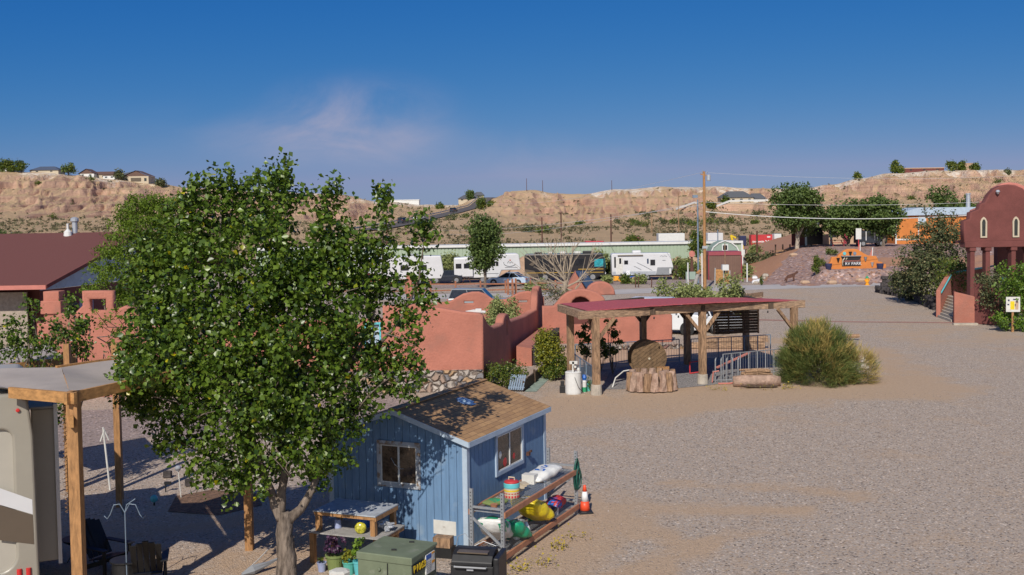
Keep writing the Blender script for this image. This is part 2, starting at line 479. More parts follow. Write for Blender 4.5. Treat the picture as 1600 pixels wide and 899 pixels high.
# ---------------------------------------------------------------- mesh helpers
class MB:
    def __init__(s):
        s.v, s.f, s.m = [], [], []

    def add(s, vs, fs, mi=0):
        o = len(s.v)
        s.v += [tuple(v) for v in vs]
        s.f += [tuple(i + o for i in f) for f in fs]
        s.m += [mi] * len(fs)
        return s

    def box(s, c, d, rz=0, mi=0, rx=0, ry=0, taper=1.0):
        mtx = Matrix.Rotation(rz, 3, 'Z') @ Matrix.Rotation(ry, 3, 'Y') @ Matrix.Rotation(rx, 3, 'X')
        vs = []
        for k in (-.5, .5):
            tp = taper if k > 0 else 1
            for a, b in ((-.5, -.5), (.5, -.5), (.5, .5), (-.5, .5)):
                vs.append(mtx @ Vector((a * d[0] * tp, b * d[1] * tp, k * d[2])) + Vector(c))
        return s.add(vs, [(0, 3, 2, 1), (4, 5, 6, 7), (0, 1, 5, 4), (1, 2, 6, 5), (2, 3, 7, 6), (3, 0, 4, 7)], mi)

    def bb(s, x0, x1, y0, y1, z0, z1, mi=0):
        return s.box(((x0 + x1) / 2, (y0 + y1) / 2, (z0 + z1) / 2), (x1 - x0, y1 - y0, z1 - z0), mi=mi)

    def bar(s, p, q, w_, h=None, mi=0):
        p, q = Vector(p), Vector(q)
        h = h or w_
        d = (q - p).normalized()
        up = Vector((0, 0, 1)) if abs(d.z) < .95 else Vector((0, 1, 0))
        a = d.cross(up).normalized() * w_ / 2
        b = a.cross(d).normalized() * h / 2
        vs = [p - a - b, p + a - b, p + a + b, p - a + b, q - a - b, q + a - b, q + a + b, q - a + b]
        return s.add(vs, [(0, 3, 2, 1), (4, 5, 6, 7), (0, 1, 5, 4), (1, 2, 6, 5), (2, 3, 7, 6), (3, 0, 4, 7)], mi)

    def tube(s, pts, r, n=8, mi=0, rough=0.0, cap=True):
        pts = [Vector(p) for p in pts]
        if isinstance(r, (int, float)):
            r = [r] * len(pts)
        vs, fs = [], []
        prev = None
        for i, p in enumerate(pts):
            d = (pts[min(i + 1, len(pts) - 1)] - pts[max(i - 1, 0)]).normalized()
            if prev is None:
                a = d.orthogonal().normalized()
            else:
                a = (prev - d * prev.dot(d))
                a = a.normalized() if a.length > 1e-4 else d.orthogonal().normalized()
            prev = a
            b = d.cross(a)
            for k in range(n):
                t = 2 * PI * k / n
                rr = r[i] * (1 + rough * random.uniform(-1, 1))
                vs.append(p + (a * math.cos(t) + b * math.sin(t)) * rr)
        for i in range(len(pts) - 1):
            for k in range(n):
                k2 = (k + 1) % n
                fs.append((i * n + k, i * n + k2, (i + 1) * n + k2, (i + 1) * n + k))
        if cap:
            fs.append(tuple(range(n - 1, -1, -1)))
            fs.append(tuple((len(pts) - 1) * n + k for k in range(n)))
        return s.add(vs, fs, mi)

    def lathe(s, prof, c=(0, 0, 0), n=20, mi=0, rot=None):
        vs, fs = [], []
        for r, z in prof:
            for k in range(n):
                t = 2 * PI * k / n
                v = Vector((r * math.cos(t), r * math.sin(t), z))
                if rot is not None:
                    v = rot @ v
                vs.append(v + Vector(c))
        for i in range(len(prof) - 1):
            for k in range(n):
                k2 = (k + 1) % n
                fs.append((i * n + k, i * n + k2, (i + 1) * n + k2, (i + 1) * n + k))
        fs.append(tuple(range(n - 1, -1, -1)))
        fs.append(tuple((len(prof) - 1) * n + k for k in range(n)))
        return s.add(vs, fs, mi)

    def prism(s, poly, y0, y1, mi=0):
        n = len(poly)
        vs = [(x, y0, z) for x, z in poly] + [(x, y1, z) for x, z in poly]
        fs = [tuple(range(n)), tuple(range(2 * n - 1, n - 1, -1))]
        for i in range(n):
            j = (i + 1) % n
            fs.append((j, i, i + n, j + n))
        return s.add(vs, fs, mi)

    def build(s, name, m, parent=None, bevel=0, smooth=False, loc=None, rz=0):
        me = bpy.data.meshes.new(name)
        me.from_pydata(s.v, [], s.f)
        ms = m if isinstance(m, (list, tuple)) else [m]
        for x in ms:
            me.materials.append(M[x] if isinstance(x, str) else x)
        if len(ms) > 1:
            me.polygons.foreach_set('material_index', s.m)
        if smooth:
            me.polygons.foreach_set('use_smooth', [True] * len(me.polygons))
        me.update()
        o = bpy.data.objects.new(name, me)
        C.objects.link(o)
        if parent is not None:
            o.parent = parent
        if loc is not None:
            o.location = loc
            o.rotation_euler[2] = rz
        if bevel:
            bv = o.modifiers.new('bevel', 'BEVEL')
            bv.width = bevel
            bv.segments = 2
            bv.limit_method = 'ANGLE'
        return o


def tag(o, label=None, cat=None, group=None, kind=None):
    if label:
        o['label'] = label
    if cat:
        o['category'] = cat
    if group:
        o['group'] = group
    if kind:
        o['kind'] = kind
    return o


def thing(name, label, cat, loc=(0, 0, 0), rz=0, group=None):
    o = bpy.data.objects.new(name, None)
    C.objects.link(o)
    o.location = loc
    o.rotation_euler[2] = rz
    o.empty_display_size = .2
    return tag(o, label, cat, group)


def dup(root, loc, rz, label, scale=None):
    r = root.copy()
    C.objects.link(r)
    r.location = loc
    r.rotation_euler[2] = rz
    r['label'] = label
    if scale:
        r.scale = scale
    for ch in list(root.children):
        c = ch.copy()
        C.objects.link(c)
        c.parent = r
        for g in list(ch.children):
            d = g.copy()
            C.objects.link(d)
            d.parent = c
    return r


def slab(name, outlines, thick, m, parent=None, bevel=0.0, loc=(0, 0, 0), rz=0, res=2):
    """upright slab in the local XZ plane cut from 2D outlines; later outlines are openings"""
    cu = bpy.data.curves.new(name, 'CURVE')
    cu.dimensions = '2D'
    cu.fill_mode = 'BOTH'
    cu.extrude = max(thick / 2 - bevel, 0.001)
    cu.bevel_depth = bevel
    cu.bevel_resolution = res
    for ol in outlines:
        sp = cu.splines.new('POLY')
        sp.points.add(len(ol) - 1)
        for p, (x, z) in zip(sp.points, ol):
            p.co = (x, z, 0, 1)
        sp.use_cyclic_u = True
    tmp = bpy.data.objects.new('tmp', cu)
    C.objects.link(tmp)
    me = bpy.data.meshes.new_from_object(tmp.evaluated_get(bpy.context.evaluated_depsgraph_get()))
    bpy.data.objects.remove(tmp)
    bpy.data.curves.remove(cu)
    me.transform(Matrix.Rotation(R(90), 4, 'X'))
    me.name = name
    me.materials.clear()
    me.materials.append(M[m])
    o = bpy.data.objects.new(name, me)
    C.objects.link(o)
    o.parent = parent
    o.location = loc
    o.rotation_euler[2] = rz
    return o


def text(name, s, size, m, parent, loc, rz=0, ext=.004, rx=90, align='CENTER'):
    cu = bpy.data.curves.new(name, 'FONT')
    cu.body = s
    cu.size = size
    cu.extrude = ext
    cu.align_x = align
    tmp = bpy.data.objects.new('tmp', cu)
    C.objects.link(tmp)
    me = bpy.data.meshes.new_from_object(tmp.evaluated_get(bpy.context.evaluated_depsgraph_get()))
    bpy.data.objects.remove(tmp)
    me.transform(Matrix.Rotation(R(rx), 4, 'X'))
    me.materials.clear()
    me.materials.append(M[m])
    me.name = name
    o = bpy.data.objects.new(name, me)
    C.objects.link(o)
    o.parent = parent
    o.location = loc
    o.rotation_euler[2] = rz
    return o


def arc(cx, cz, r, a0, a1, n=12, rz_=None):
    rz_ = rz_ or r
    return [(cx + r * math.cos(R(a0 + (a1 - a0) * i / n)), cz + rz_ * math.sin(R(a0 + (a1 - a0) * i / n))) for i in range(n + 1)]


def npmesh(name, V, T, m, parent=None, loc=None):
    me = bpy.data.meshes.new(name)
    me.vertices.add(len(V))
    me.vertices.foreach_set('co', V.astype(np.float32).ravel())
    k = T.shape[1]
    me.loops.add(len(T) * k)
    me.loops.foreach_set('vertex_index', T.astype(np.int32).ravel())
    me.polygons.add(len(T))
    me.polygons.foreach_set('loop_start', np.arange(0, len(T) * k, k, dtype=np.int32))
    me.polygons.foreach_set('loop_total', np.full(len(T), k, dtype=np.int32))
    me.materials.append(M[m] if isinstance(m, str) else m)
    me.update(calc_edges=True)
    me.validate()
    o = bpy.data.objects.new(name, me)
    C.objects.link(o)
    o.parent = parent
    if loc is not None:
        o.location = loc
    return o


def leaf_arrays(clusters, n, size, seed, spread=0.16, twigs=None, shell=2.4, up=.45, out=.5, width=.42, jitter=.35):
    g = np.random.default_rng(seed)
    cl_ = np.array(clusters, float)
    if cl_.shape[1] == 4:
        cl_ = np.column_stack([cl_, cl_[:, 3], cl_[:, 3]])
    wgt = (cl_[:, 3] * cl_[:, 4] * cl_[:, 5]) ** (0.72)
    wgt /= wgt.sum()
    twigs = twigs or max(8, n // 14)
    ci = g.choice(len(cl_), twigs, p=wgt)
    d = g.normal(size=(twigs, 3))
    d /= np.linalg.norm(d, axis=1)[:, None]
    rr = g.random(twigs) ** (1 / shell)
    tp = cl_[ci, :3] + d * rr[:, None] * cl_[ci, 3:6]
    ti = g.integers(0, twigs, n)
    p = tp[ti] + g.normal(size=(n, 3)) * spread
    nrm = g.normal(size=(n, 3)) + d[ti] * out + np.array([0, 0, up])
    nrm /= np.linalg.norm(nrm, axis=1)[:, None]
    t = g.normal(size=(n, 3)) + np.array([0, 0, -.35])
    t -= nrm * (t * nrm).sum(1)[:, None]
    t /= np.linalg.norm(t, axis=1)[:, None]
    b = np.cross(nrm, t)
    s = (size * (1 + jitter * g.uniform(-1, 1, n)))[:, None]
    V = np.empty((n, 4, 3))
    V[:, 0] = p - t * s * .5
    V[:, 1] = p - t * s * .08 + b * s * width + nrm * s * .12
    V[:, 2] = p + t * s * .5
    V[:, 3] = p - t * s * .08 - b * s * width + nrm * s * .12
    base = np.arange(n)[:, None] * 4
    T = np.concatenate([base + np.array([[0, 1, 2]]), base + np.array([[0, 2, 3]])])
    return V.reshape(-1, 3), T


def leaves(name, clusters, n, size, m, parent=None, seed=1, **kw):
    V, T = leaf_arrays(clusters, n, size, seed, **kw)
    return npmesh(name, V, T, m, parent)


def blades(name, n, fn, m, parent=None, seed=1):
    """grass-like blades: fn(g) gives base, tip, width"""
    g = random.Random(seed)
    V, T = [], []
    for i in range(n):
        b, t, w_ = fn(g)
        b, t = Vector(b), Vector(t)
        mid = (b + t) / 2 + Vector((0, 0, (t - b).length * .08))
        sd = Vector((g.uniform(-1, 1), g.uniform(-1, 1), g.uniform(-.3, .3))).normalized() * w_
        k = len(V)
        V += [b - sd, b + sd, mid + sd * .8, mid - sd * .8, t]
        T += [(k, k + 1, k + 2), (k, k + 2, k + 3), (k + 3, k + 2, k + 4)]
    return npmesh(name, np.array([tuple(v) for v in V]), np.array(T), m, parent)


def limb(mb, a, b, r0, r1, wob=.08, n=6, k=8, rough=.06):
    a, b = Vector(a), Vector(b)
    L = (b - a).length
    pts, rs = [], []
    for i in range(n + 1):
        t = i / n
        o = Vector((random.uniform(-1, 1), random.uniform(-1, 1), random.uniform(-.5, .5))) * wob * L * math.sin(PI * t)
        pts.append(a.lerp(b, t) + o)
        rs.append(r0 + (r1 - r0) * t)
    mb.tube(pts, rs, k, rough=rough)
    return pts


def auto_tree(name, label, cat, loc, h, wd, m='fargreen', seed=1, n=2500, leaf=.3, trunk=.25, group=None, bark='bark', crown0=.25, lobes=9, dy=None, spread=None):
    rnd = random.Random(seed)
    t = thing(name, label, cat, loc, 0, group)
    cls = []
    dy = dy or wd
    for i in range(lobes):
        a = rnd.uniform(0, 2 * PI)
        q = rnd.uniform(.15, .62)
        zz = crown0 + (1 - crown0) * rnd.uniform(.15, .85)
        shrink = 1 - abs((zz - crown0) / (1 - crown0) - .42) * .9
        cls.append((math.cos(a) * q * wd / 2 * shrink, math.sin(a) * q * dy / 2 * shrink, zz * h, wd * rnd.uniform(.17, .27), dy * rnd.uniform(.17, .27), h * rnd.uniform(.10, .17)))
    cls.append((0, 0, h * (crown0 + (1 - crown0) * .45), wd * .3, dy * .3, h * (1 - crown0) * .38))
    leaves('crown', cls, n, leaf, m, t, seed, spread=spread or leaf * .9, shell=3.2)
    mb = MB()
    mb.tube([(0, 0, -.1), (0.02 * wd, 0, h * .2), (0, .02 * wd, h * (crown0 + .15))], [trunk, trunk * .8, trunk * .5], 8, rough=.08)
    for c in cls[:6]:
        limb(mb, (0, 0, h * crown0 * .7), c[:3], trunk * .5, trunk * .12, k=5, n=4)
    mb.build('trunk', bark, t)
    return t


def shrub(name, label, cat, loc, wd, h, m='bushg', seed=1, n=900, leaf=.12, group=None, dy=None, lobes=7):
    rnd = random.Random(seed)
    dy = dy or wd
    t = thing(name, label, cat, loc, 0, group)
    cls = [(0, 0, h * .42, wd * .36, dy * .36, h * .42)]
    for i in range(lobes):
        a = rnd.uniform(0, 2 * PI)
        q = rnd.uniform(.3, .75)
        cls.append((math.cos(a) * q * wd / 2, math.sin(a) * q * dy / 2, h * rnd.uniform(.2, .72), wd * rnd.uniform(.14, .24), dy * rnd.uniform(.14, .24), h * rnd.uniform(.16, .26)))
    leaves('foliage', cls, n, leaf, m, t, seed, spread=leaf * .9, shell=3.0)
    mb = MB()
    for c in cls[1:6]:
        limb(mb, (0, 0, -.05), c[:3], .03 + wd * .008, .01, k=5, n=3)
    mb.build('stem', 'bark', t)
    return t


def grid(name, fn, us, vs, m, kind='structure', parent=None, smooth=True, label=None):
    V = [fn(u, v) for v in vs for u in us]
    nu = len(us)
    F = [(j * nu + i, j * nu + i + 1, (j + 1) * nu + i + 1, (j + 1) * nu + i) for j in range(len(vs) - 1) for i in range(nu - 1)]
    me = bpy.data.meshes.new(name)
    me.from_pydata([tuple(p) for p in V], [], F)
    me.materials.append(M[m] if isinstance(m, str) else m)
    if smooth:
        me.polygons.foreach_set('use_smooth', [True] * len(me.polygons))
    me.update()
    o = bpy.data.objects.new(name, me)
    C.objects.link(o)
    o.parent = parent
    if kind and parent is None:
        o['kind'] = kind
    if label:
        o['label'] = label
    return o


def lin(a, b, n):
    return [a + (b - a) * i / (n - 1) for i in range(n)]

# ================================================================ TERRAIN
def sm(x, a, b):
    t = max(0.0, min(1.0, (x - a) / (b - a)))
    return t * t * (3 - 2 * t)


def nz(x, y, z=0.0, o=4):
    return noise.fractal(Vector((x, y, z)), 1.0, 2.0, o)


def seg_d(x, y, a, b):
    vx, vy = b[0] - a[0], b[1] - a[1]
    t = max(0, min(1, ((x - a[0]) * vx + (y - a[1]) * vy) / (vx * vx + vy * vy)))
    return math.hypot(x - a[0] - t * vx, y - a[1] - t * vy)


def zone(x, y):
    """how bare and dusty the ground is: + dirt, - loose gravel"""
    z = -.06
    # dusty verge in front of the timber shelter and round the broom bush
    z += .38 * (1 - sm(seg_d(x, y, (-1, 40), (8, 44)), 1.0, 5.5))
    z += .34 * (1 - sm(seg_d(x, y, (8, 44.5), (17, 45)), 0.5, 4.0))
    # by the shed and rack
    z += .25 * (1 - sm(seg_d(x, y, (0.8, 23), (2.2, 28)), .4, 2.2))
    # wheel tracks that curve across the yard
    for a, b in (((1.6, 28), (5.2, 22.2)), ((2.0, 22.0), (5.0, 25.0)), ((0.5, 21), (3.2, 22.6)), ((4.2, 30), (9, 28.5)), ((3.5, 27.2), (7.0, 27.0))):
        z += .33 * (1 - sm(seg_d(x, y, a, b) + .25 * nz(x * 1.5, y * 1.5, 0, 3), .10, .75))
    # camp site to the left
    if x < -2.0 and y < 35:
        z += .22 * sm(-x, 2.0, 4.0) * (1 - sm(y, 27, 31))
    z += .30 * (1 - sm(min(seg_d(x, y, (15, 45), (18, 50)), seg_d(x, y, (18, 50), (18.5, 58)), seg_d(x, y, (18.5, 58), (14, 64))), .6, 3.0))
    if x > 17:
        z += .22 * (1 - sm(abs(x - 26), 2, 7)) * sm(y, 50, 66)
    if y > 60:
        z -= .12 * sm(y, 60, 72)
    return z


gx = lin(-400, -62, 24) + lin(-60, 60, 201) + lin(62, 400, 24)
gy = lin(-60, 14, 10) + lin(15, 60, 91) + lin(61, 215, 80)
ground = grid('ground', lambda u, v: (u, v, 0.0), gx, gy, 'ground', smooth=False)
at = ground.data.attributes.new('zone', 'FLOAT', 'POINT')
at.data.foreach_set('value', [zone(u, v) for v in gy for u in gx])

YS = [180, 240, 330, 430, 500, 560, 610, 650]
COL = {-400: [405, 387, 362, 345, 330, 305, 280, 264], 0: [405, 387, 360, 347, 331, 307, 283, 268], 60: [405, 387, 360, 347, 332, 308, 284, 270],
       120: [405, 387, 360, 347, 333, 312, 289, 275], 180: [405, 387, 360, 348, 334, 314, 293, 280], 240: [405, 387, 360, 348, 335, 318, 299, 287],
       300: [405, 387, 361, 349, 337, 322, 305, 294], 420: [405, 387, 362, 350, 339, 325, 311, 300], 520: [405, 387, 362, 350, 340, 328, 315, 303],
       600: [405, 387, 361, 347, 338, 331, 324, 316], 680: [405, 387, 361, 346, 338, 331, 326, 321], 740: [405, 387, 362, 348, 339, 331, 325, 320],
       765: [405, 387, 363, 352, 342, 330, 318, 309], 800: [405, 387, 363, 354, 345, 328, 308, 298], 830: [405, 388, 363, 354, 345, 328, 308, 297],
       870: [405, 388, 363, 354, 344, 329, 312, 302], 910: [405, 388, 364, 353, 343, 330, 314, 304], 960: [405, 388, 364, 352, 342, 328, 309, 297],
       1040: [405, 388, 364, 351, 338, 324, 306, 292], 1120: [405, 388, 363, 348, 336, 322, 306, 292], 1200: [405, 388, 361, 345, 332, 318, 305, 294],
       1250: [405, 387, 359, 342, 330, 316, 304, 295], 1300: [403, 385, 356, 340, 326, 312, 298, 288], 1340: [402, 382, 352, 336, 322, 307, 291, 279],
       1400: [400, 378, 348, 331, 315, 299, 282, 270], 1460: [398, 374, 345, 328, 311, 296, 280, 267], 1600: [395, 370, 343, 325, 308, 293, 277, 266],
       1800: [395, 370, 343, 325, 308, 293, 277, 266], 2100: [395, 370, 343, 325, 308, 293, 277, 266]}
CK = sorted(COL)


def interp(x, xs, ys):
    if x <= xs[0]:
        return ys[0]
    for i in range(len(xs) - 1):
        if x <= xs[i + 1]:
            t = (x - xs[i]) / (xs[i + 1] - xs[i])
            return ys[i] + (ys[i + 1] - ys[i]) * t
    return ys[-1]


def hill_h(px, Y, rough=True):
    px = max(-399, min(2099, px))
    i = max(j for j in range(len(CK)) if CK[j] <= px)
    a, b = CK[i], CK[min(i + 1, len(CK) - 1)]
    t = 0 if a == b else (px - a) / (b - a)
    t = t * t * (3 - 2 * t)
    Yc = min(Y, 650)
    ya, yb = interp(Yc, YS, COL[a]), interp(Yc, YS, COL[b])
    py = ya + (yb - ya) * t
    z = P(px, py, Yc).z
    if Y > 650:
        z -= (Y - 650) * .004
    if rough:
        X = (px - 800) / FPX * Y
        k = sm(Y, 440, 520) * (1 - sm(Y, 628, 650))
        k *= 1 - .75 * sm(px, 560, 640) * (1 - sm(px, 745, 790))
        # gullies cut down the bluff faces, mesa edges and spurs
        wv = X + 9 * nz(X * .02, Y * .02, 5, 3)
        rid = 1 - abs(nz(wv * .05, Y * .006, 1, 6)) * 2.4
        z += k * 4.0 * (rid - .62)
        rid2 = 1 - abs(nz(wv * .17, Y * .02, 8, 5)) * 2.4
        z += k * 1.2 * (rid2 - .6)
        z += k * .9 * nz(X * .16, Y * .05, 3, 5)
        lay = math.sin(z * 1.35 + nz(X * .01, Y * .01, 9, 2) * 2.5)
        z += k * .85 * lay
        z += sm(Y, 200, 300) * (1 - k) * (.55 * nz(X * .025, Y * .02, 2, 4)) * (1 - sm(Y, 635, 650) * .7)
        z += sm(Y, 628, 652) * .55 * nz(X * .06, 3.3, 6, 4)
    return z


def road_px(Y):
    return interp(Y, [330, 400, 470, 540, 600, 640, 665], [575, 628, 672, 706, 733, 752, 768])


def hill_surface(px, Y):
    z = hill_h(px, Y)
    if 320 < Y < 665 and 540 < px < 800:
        d = abs(px - road_px(Y)) * Y / FPX
        k = 1 - sm(d, 7, 16)
        z = z * (1 - k) + (hill_h(road_px(Y), Y, False)) * k
    if 1090 < px < 1225 and 540 < Y < 610:
        k = sm(px, 1100, 1118) * (1 - sm(px, 1204, 1220)) * sm(Y, 556, 566) * (1 - sm(Y, 592, 608))
        z = z * (1 - k) + P(1156, 317, 568).z * k
    return z


def hpt(px, Y, dz=0.0):
    p = P(px, 300, Y)
    return Vector((p.x, Y, hill_surface(px, Y) + dz))


# hillside material: banded clay, tan flats, pinkish gullied bluffs
m_, t_, b_ = node_mat('badland_clay')
b_.inputs['Roughness'].default_value = .95
b_.inputs['Specular IOR Level'].default_value = .1
tcn = t_.nodes.new('ShaderNodeTexCoord')
v_ = tcn.outputs['Object']
mp_ = t_.nodes.new('ShaderNodeMapping')
t_.links.new(v_, mp_.inputs[0])
mp_.inputs['Scale'].default_value = (.012, .012, .8)
strata = tnoise(t_, mp_.outputs[0], 1.0, 7, .65, .25)
n1 = tnoise(t_, v_, .035, 7, .62)
n2 = tnoise(t_, v_, .22, 8, .7)
n3 = tnoise(t_, v_, .9, 6, .7)
gm = t_.nodes.new('ShaderNodeNewGeometry')
sp_ = t_.nodes.new('ShaderNodeSeparateXYZ')
t_.links.new(gm.outputs['Normal'], sp_.inputs[0])
steep = rng(t_, sp_.outputs[2], .97, .78)
fl0 = None
flat = mixc(t_, rng(t_, n1, .35, .65), (0.63, 0.44, 0.27), (0.52, 0.37, 0.225))
flat = mixc(t_, rng(t_, n2, .45, .72, 0, .45), flat, (0.42, 0.31, 0.20))
cliff = mixc(t_, rng(t_, strata, .38, .62), (0.67, 0.44, 0.31), (0.50, 0.30, 0.22))
cliff = mixc(t_, rng(t_, n2, .5, .75, 0, .7), cliff, (0.70, 0.48, 0.34))
cliff = mixc(t_, rng(t_, n3, .58, .70, 0, .55), cliff, (0.38, 0.24, 0.17))
col = mixc(t_, steep, flat, cliff)
ca_ = t_.nodes.new('ShaderNodeAttribute')
ca_.attribute_name = 'caprock'
cn_ = t_.nodes.new('ShaderNodeMath')
cn_.operation = 'MULTIPLY'
t_.links.new(ca_.outputs['Fac'], cn_.inputs[0])
t_.links.new(rng(t_, n2, .42, .56), cn_.inputs[1])
col = mixc(t_, cn_.outputs[0], col, (0.80, 0.70, 0.60))
t_.links.new(col, b_.inputs['Base Color'])
bumpn(t_, n3, .9, 1.5, b_)
M['clay'] = m_

hy = lin(178, 430, 34) + lin(436, 652, 130) + [660, 680, 720, 800, 1000, 1400]
hx = lin(-400, -20, 40) + lin(-17, 1620, 700) + lin(1630, 2100, 40)
hl_ = grid('hills', lambda u, v: (P(u, 300, v).x, v, hill_surface(u, v)), hx, hy, 'clay')
at = hl_.data.attributes.new('caprock', 'FLOAT', 'POINT')
at.data.foreach_set('value', [sm(v, 622, 640) * sm(nz(u * .012, v * .01, 11, 3), -.12, .10) * (1 - sm(abs(u - 745), 20, 45) * 0) for v in hy for u in hx])

# pale caprock ledges along the mesa rim
ry = lin(330, 664, 60)
V, F = [], []
for i, Y in enumerate(ry):
    a = hpt(road_px(Y), Y, .35)
    for s_ in (-4.2, 4.2):
        V.append((a.x + s_, Y, a.z))
F = [(2 * i, 2 * i + 1, 2 * i + 3, 2 * i + 2) for i in range(len(ry) - 1)]
tag(MB().add(V, F).build('hill_road', 'asphalt'), kind='structure')
gr = MB()
for i in range(len(ry) - 1):
    a = Vector(V[2 * i]) + Vector((-.6, 0, .55))
    b = Vector(V[2 * i + 2]) + Vector((-.6, 0, .55))
    gr.bar(a, b, .2, .45)
    if i % 2 == 0:
        gr.bar(a - Vector((0, 0, 1)), a, .2)
tag(gr.build('guard_rail', 'silver'), 'pale guard rail running up beside the hill road', 'guard rail')

# scrub on the hills and desert flats: nobody could count it
g_ = np.random.default_rng(5)
pts = []
while len(pts) < 5200:
    px = g_.uniform(-60, 1680)
    Y = 205 + 440 * g_.random() ** .85
    if 320 < Y < 665 and abs(px - road_px(Y)) * Y / FPX < 8:
        continue
    dens = .5 + nz(px * .01, Y * .012, 4, 3)
    if g_.random() > dens * (1.25 if Y < 460 else .38):
        continue
    p = hpt(px, Y)
    r = g_.uniform(.35, 1.0) * (1.5 if g_.random() < .07 else 1)
    pts.append((p.x, p.y, p.z + r * .25, r, r, r * .55))
V, T = leaf_arrays(pts, 52000, .62, 8, spread=.2, twigs=26000, up=1.0)
tag(npmesh('desert_scrub', V, T, 'scrub'), 'low brown scrub dotted over the desert hillside', 'scrub', kind='stuff')

# lot behind the split rail fence, street, slope beside the sign
def sheet(name, pts, z, m, label=None):
    v = [(p[0], p[1], z) for p in pts]
    return tag(MB().add(v, [tuple(range(len(v)))]).build(name, m), kind='structure', label=label)


def strip(name, a, b, z, m, n=24, wob=.5):
    """ribbon between two polylines of ground pixels"""
    V, F = [], []
    for i in range(n):
        t = i / (n - 1)
        for k, pl in enumerate((a, b)):
            xs = [p[0] for p in pl]
            x = xs[0] + (xs[-1] - xs[0]) * t
            y = interp(x, xs, [p[1] for p in pl])
            q = G(x, y)
            V.append((q.x, q.y + wob * nz(q.x * .15, k * 7 + 1.5, 0, 3), z))
    F = [(2 * i, 2 * i + 1, 2 * i + 3, 2 * i + 2) for i in range(n - 1)]
    return tag(MB().add(V, F).build(name, m), kind='structure')


strip('rv_lot', [(380, 457), (900, 447), (1180, 442)], [(380, 440), (900, 433.5), (1180, 429)], .008, 'lot')
strip('street', [(840, 464), (960, 460), (1100, 455.5), (1430, 445)], [(840, 458), (960, 453), (1100, 448), (1430, 439)], .012, 'asphalt_pale', wob=.25)
strip('side_road', [(380, 473), (720, 467), (860, 463)], [(380, 464), (720, 459), (860, 457)], .016, 'asphalt_pale', wob=.25)
M['redline'] = mat('red_dust', (0.36, 0.19, 0.15), .95, .2, 3)
strip('dust_line', [(1170, 500.6), (1330, 504), (1620, 506.5)], [(1170, 499), (1330, 502.5), (1620, 505)], .01, 'redline', n=60, wob=.12)
strip('yard_patch', [(500, 722), (640, 640)][::1], [(500, 640), (640, 600)], .008, 'lot')
strip('camp_lane', [(-40, 735), (180, 690), (330, 682), (560, 650)], [(-40, 650), (180, 640), (330, 632), (560, 622)], .008, 'lot', n=40, wob=1.0)
sheet('sand_bed', [G(x, y) for x, y in ((730, 560), (735, 500), (850, 485), (850, 560))], .006, 'dirt')


def berm_z(px, Y):
    h = 2.0 * math.exp(-((Y - 133) / 3.2) ** 2)
    h *= sm(px, 540, 700) * (1 - sm(px, 1130, 1180))
    return h * (1 + .3 * nz(px * .02, Y * .2, 2, 3)) + .3 * h * nz(px * .08, Y * .5, 7, 4) - .02


grid('dirt_berm', lambda u, v: (P(u, 400, v).x, v, berm_z(u, v)), lin(520, 1200, 150), lin(126, 139, 26), 'dirt')


def slope_h(px, Y):
    t = sm(Y, 106.5 + 4 * sm(px, 1240, 1160), 138)
    lx = sm(px, 1150, 1262)
    rise = 2.75 * lx
    h = rise * (t ** .9)
    # terrace on which the orange sign wall stands
    k = sm(px, 1262, 1290) * (1 - sm(px, 1395, 1425)) * sm(Y, 110.5, 112.5) * (1 - sm(Y, 117, 120))
    h = h * (1 - k) + 1.35 * k
    return h + lx * .16 * nz(px * .05, Y * .3, 3, 4) * sm(Y, 106.5, 109) - .03


def slope_pt(px, Y, dz=0.0):
    p = P(px, 400, Y)
    return Vector((p.x, Y, slope_h(px, Y) + dz))


def slope_zone(px, Y):
    z = -.25
    edge = 1176 + 2.35 * (Y - 107) + 10 * nz(Y * .3, 4, 4, 3)
    z += .95 * (1 - sm(px, edge - 5, edge + 7))
    z += .75 * sm(Y, 117.5, 119) * (1 - sm(Y, 125, 128)) * sm(px, 1268, 1300)
    z += .6 * (1 - sm(abs(Y - 108 - 1.2 * nz(px * .03, 1, 1, 2)), .5, 1.1)) * sm(px, 1205, 1225) * (1 - sm(px, 1300, 1320))
    z += .5 * (1 - sm(math.hypot((px - 1262) / 26, (Y - 113.2) / 1.6), .5, 1.1))
    return z


_ux, _vy = lin(1140, 2100, 300), lin(105.5, 150, 80) + [160, 180, 200, 230]
rs_ = grid('rock_slope', lambda u, v: (P(u, 400, v).x, v, slope_h(u, v)), _ux, _vy, 'rockslope')
at = rs_.data.attributes.new('zone', 'FLOAT', 'POINT')
at.data.foreach_set('value', [slope_zone(u, v) for v in _vy for u in _ux])
# pebbles lying in the yard close to the camera
g_ = np.random.default_rng(11)
N = 16000
yy = 20.5 + 24 * g_.random(N) ** 1.25
xx = yy * g_.uniform(-.16, .49, N)
rr = g_.uniform(.008, .020, N) * (1 + .8 * (g_.random(N) < .03))
base = np.array([[1, 0, 0], [-.5, .87, 0], [-.5, -.87, 0], [0, 0, .8]])
ang = g_.uniform(0, 2 * PI, N)
ca, sa = np.cos(ang), np.sin(ang)
V = np.empty((N, 4, 3))
for i in range(4):
    bx, by, bz = base[i]
    V[:, i, 0] = xx + rr * (bx * ca - by * sa) * g_.uniform(.7, 1.3, N)
    V[:, i, 1] = yy + rr * (bx * sa + by * ca) * g_.uniform(.7, 1.3, N)
    V[:, i, 2] = .001 + rr * bz
bi = np.arange(N)[:, None] * 4
T = np.concatenate([bi + np.array([[0, 1, 3]]), bi + np.array([[1, 2, 3]]), bi + np.array([[2, 0, 3]])])
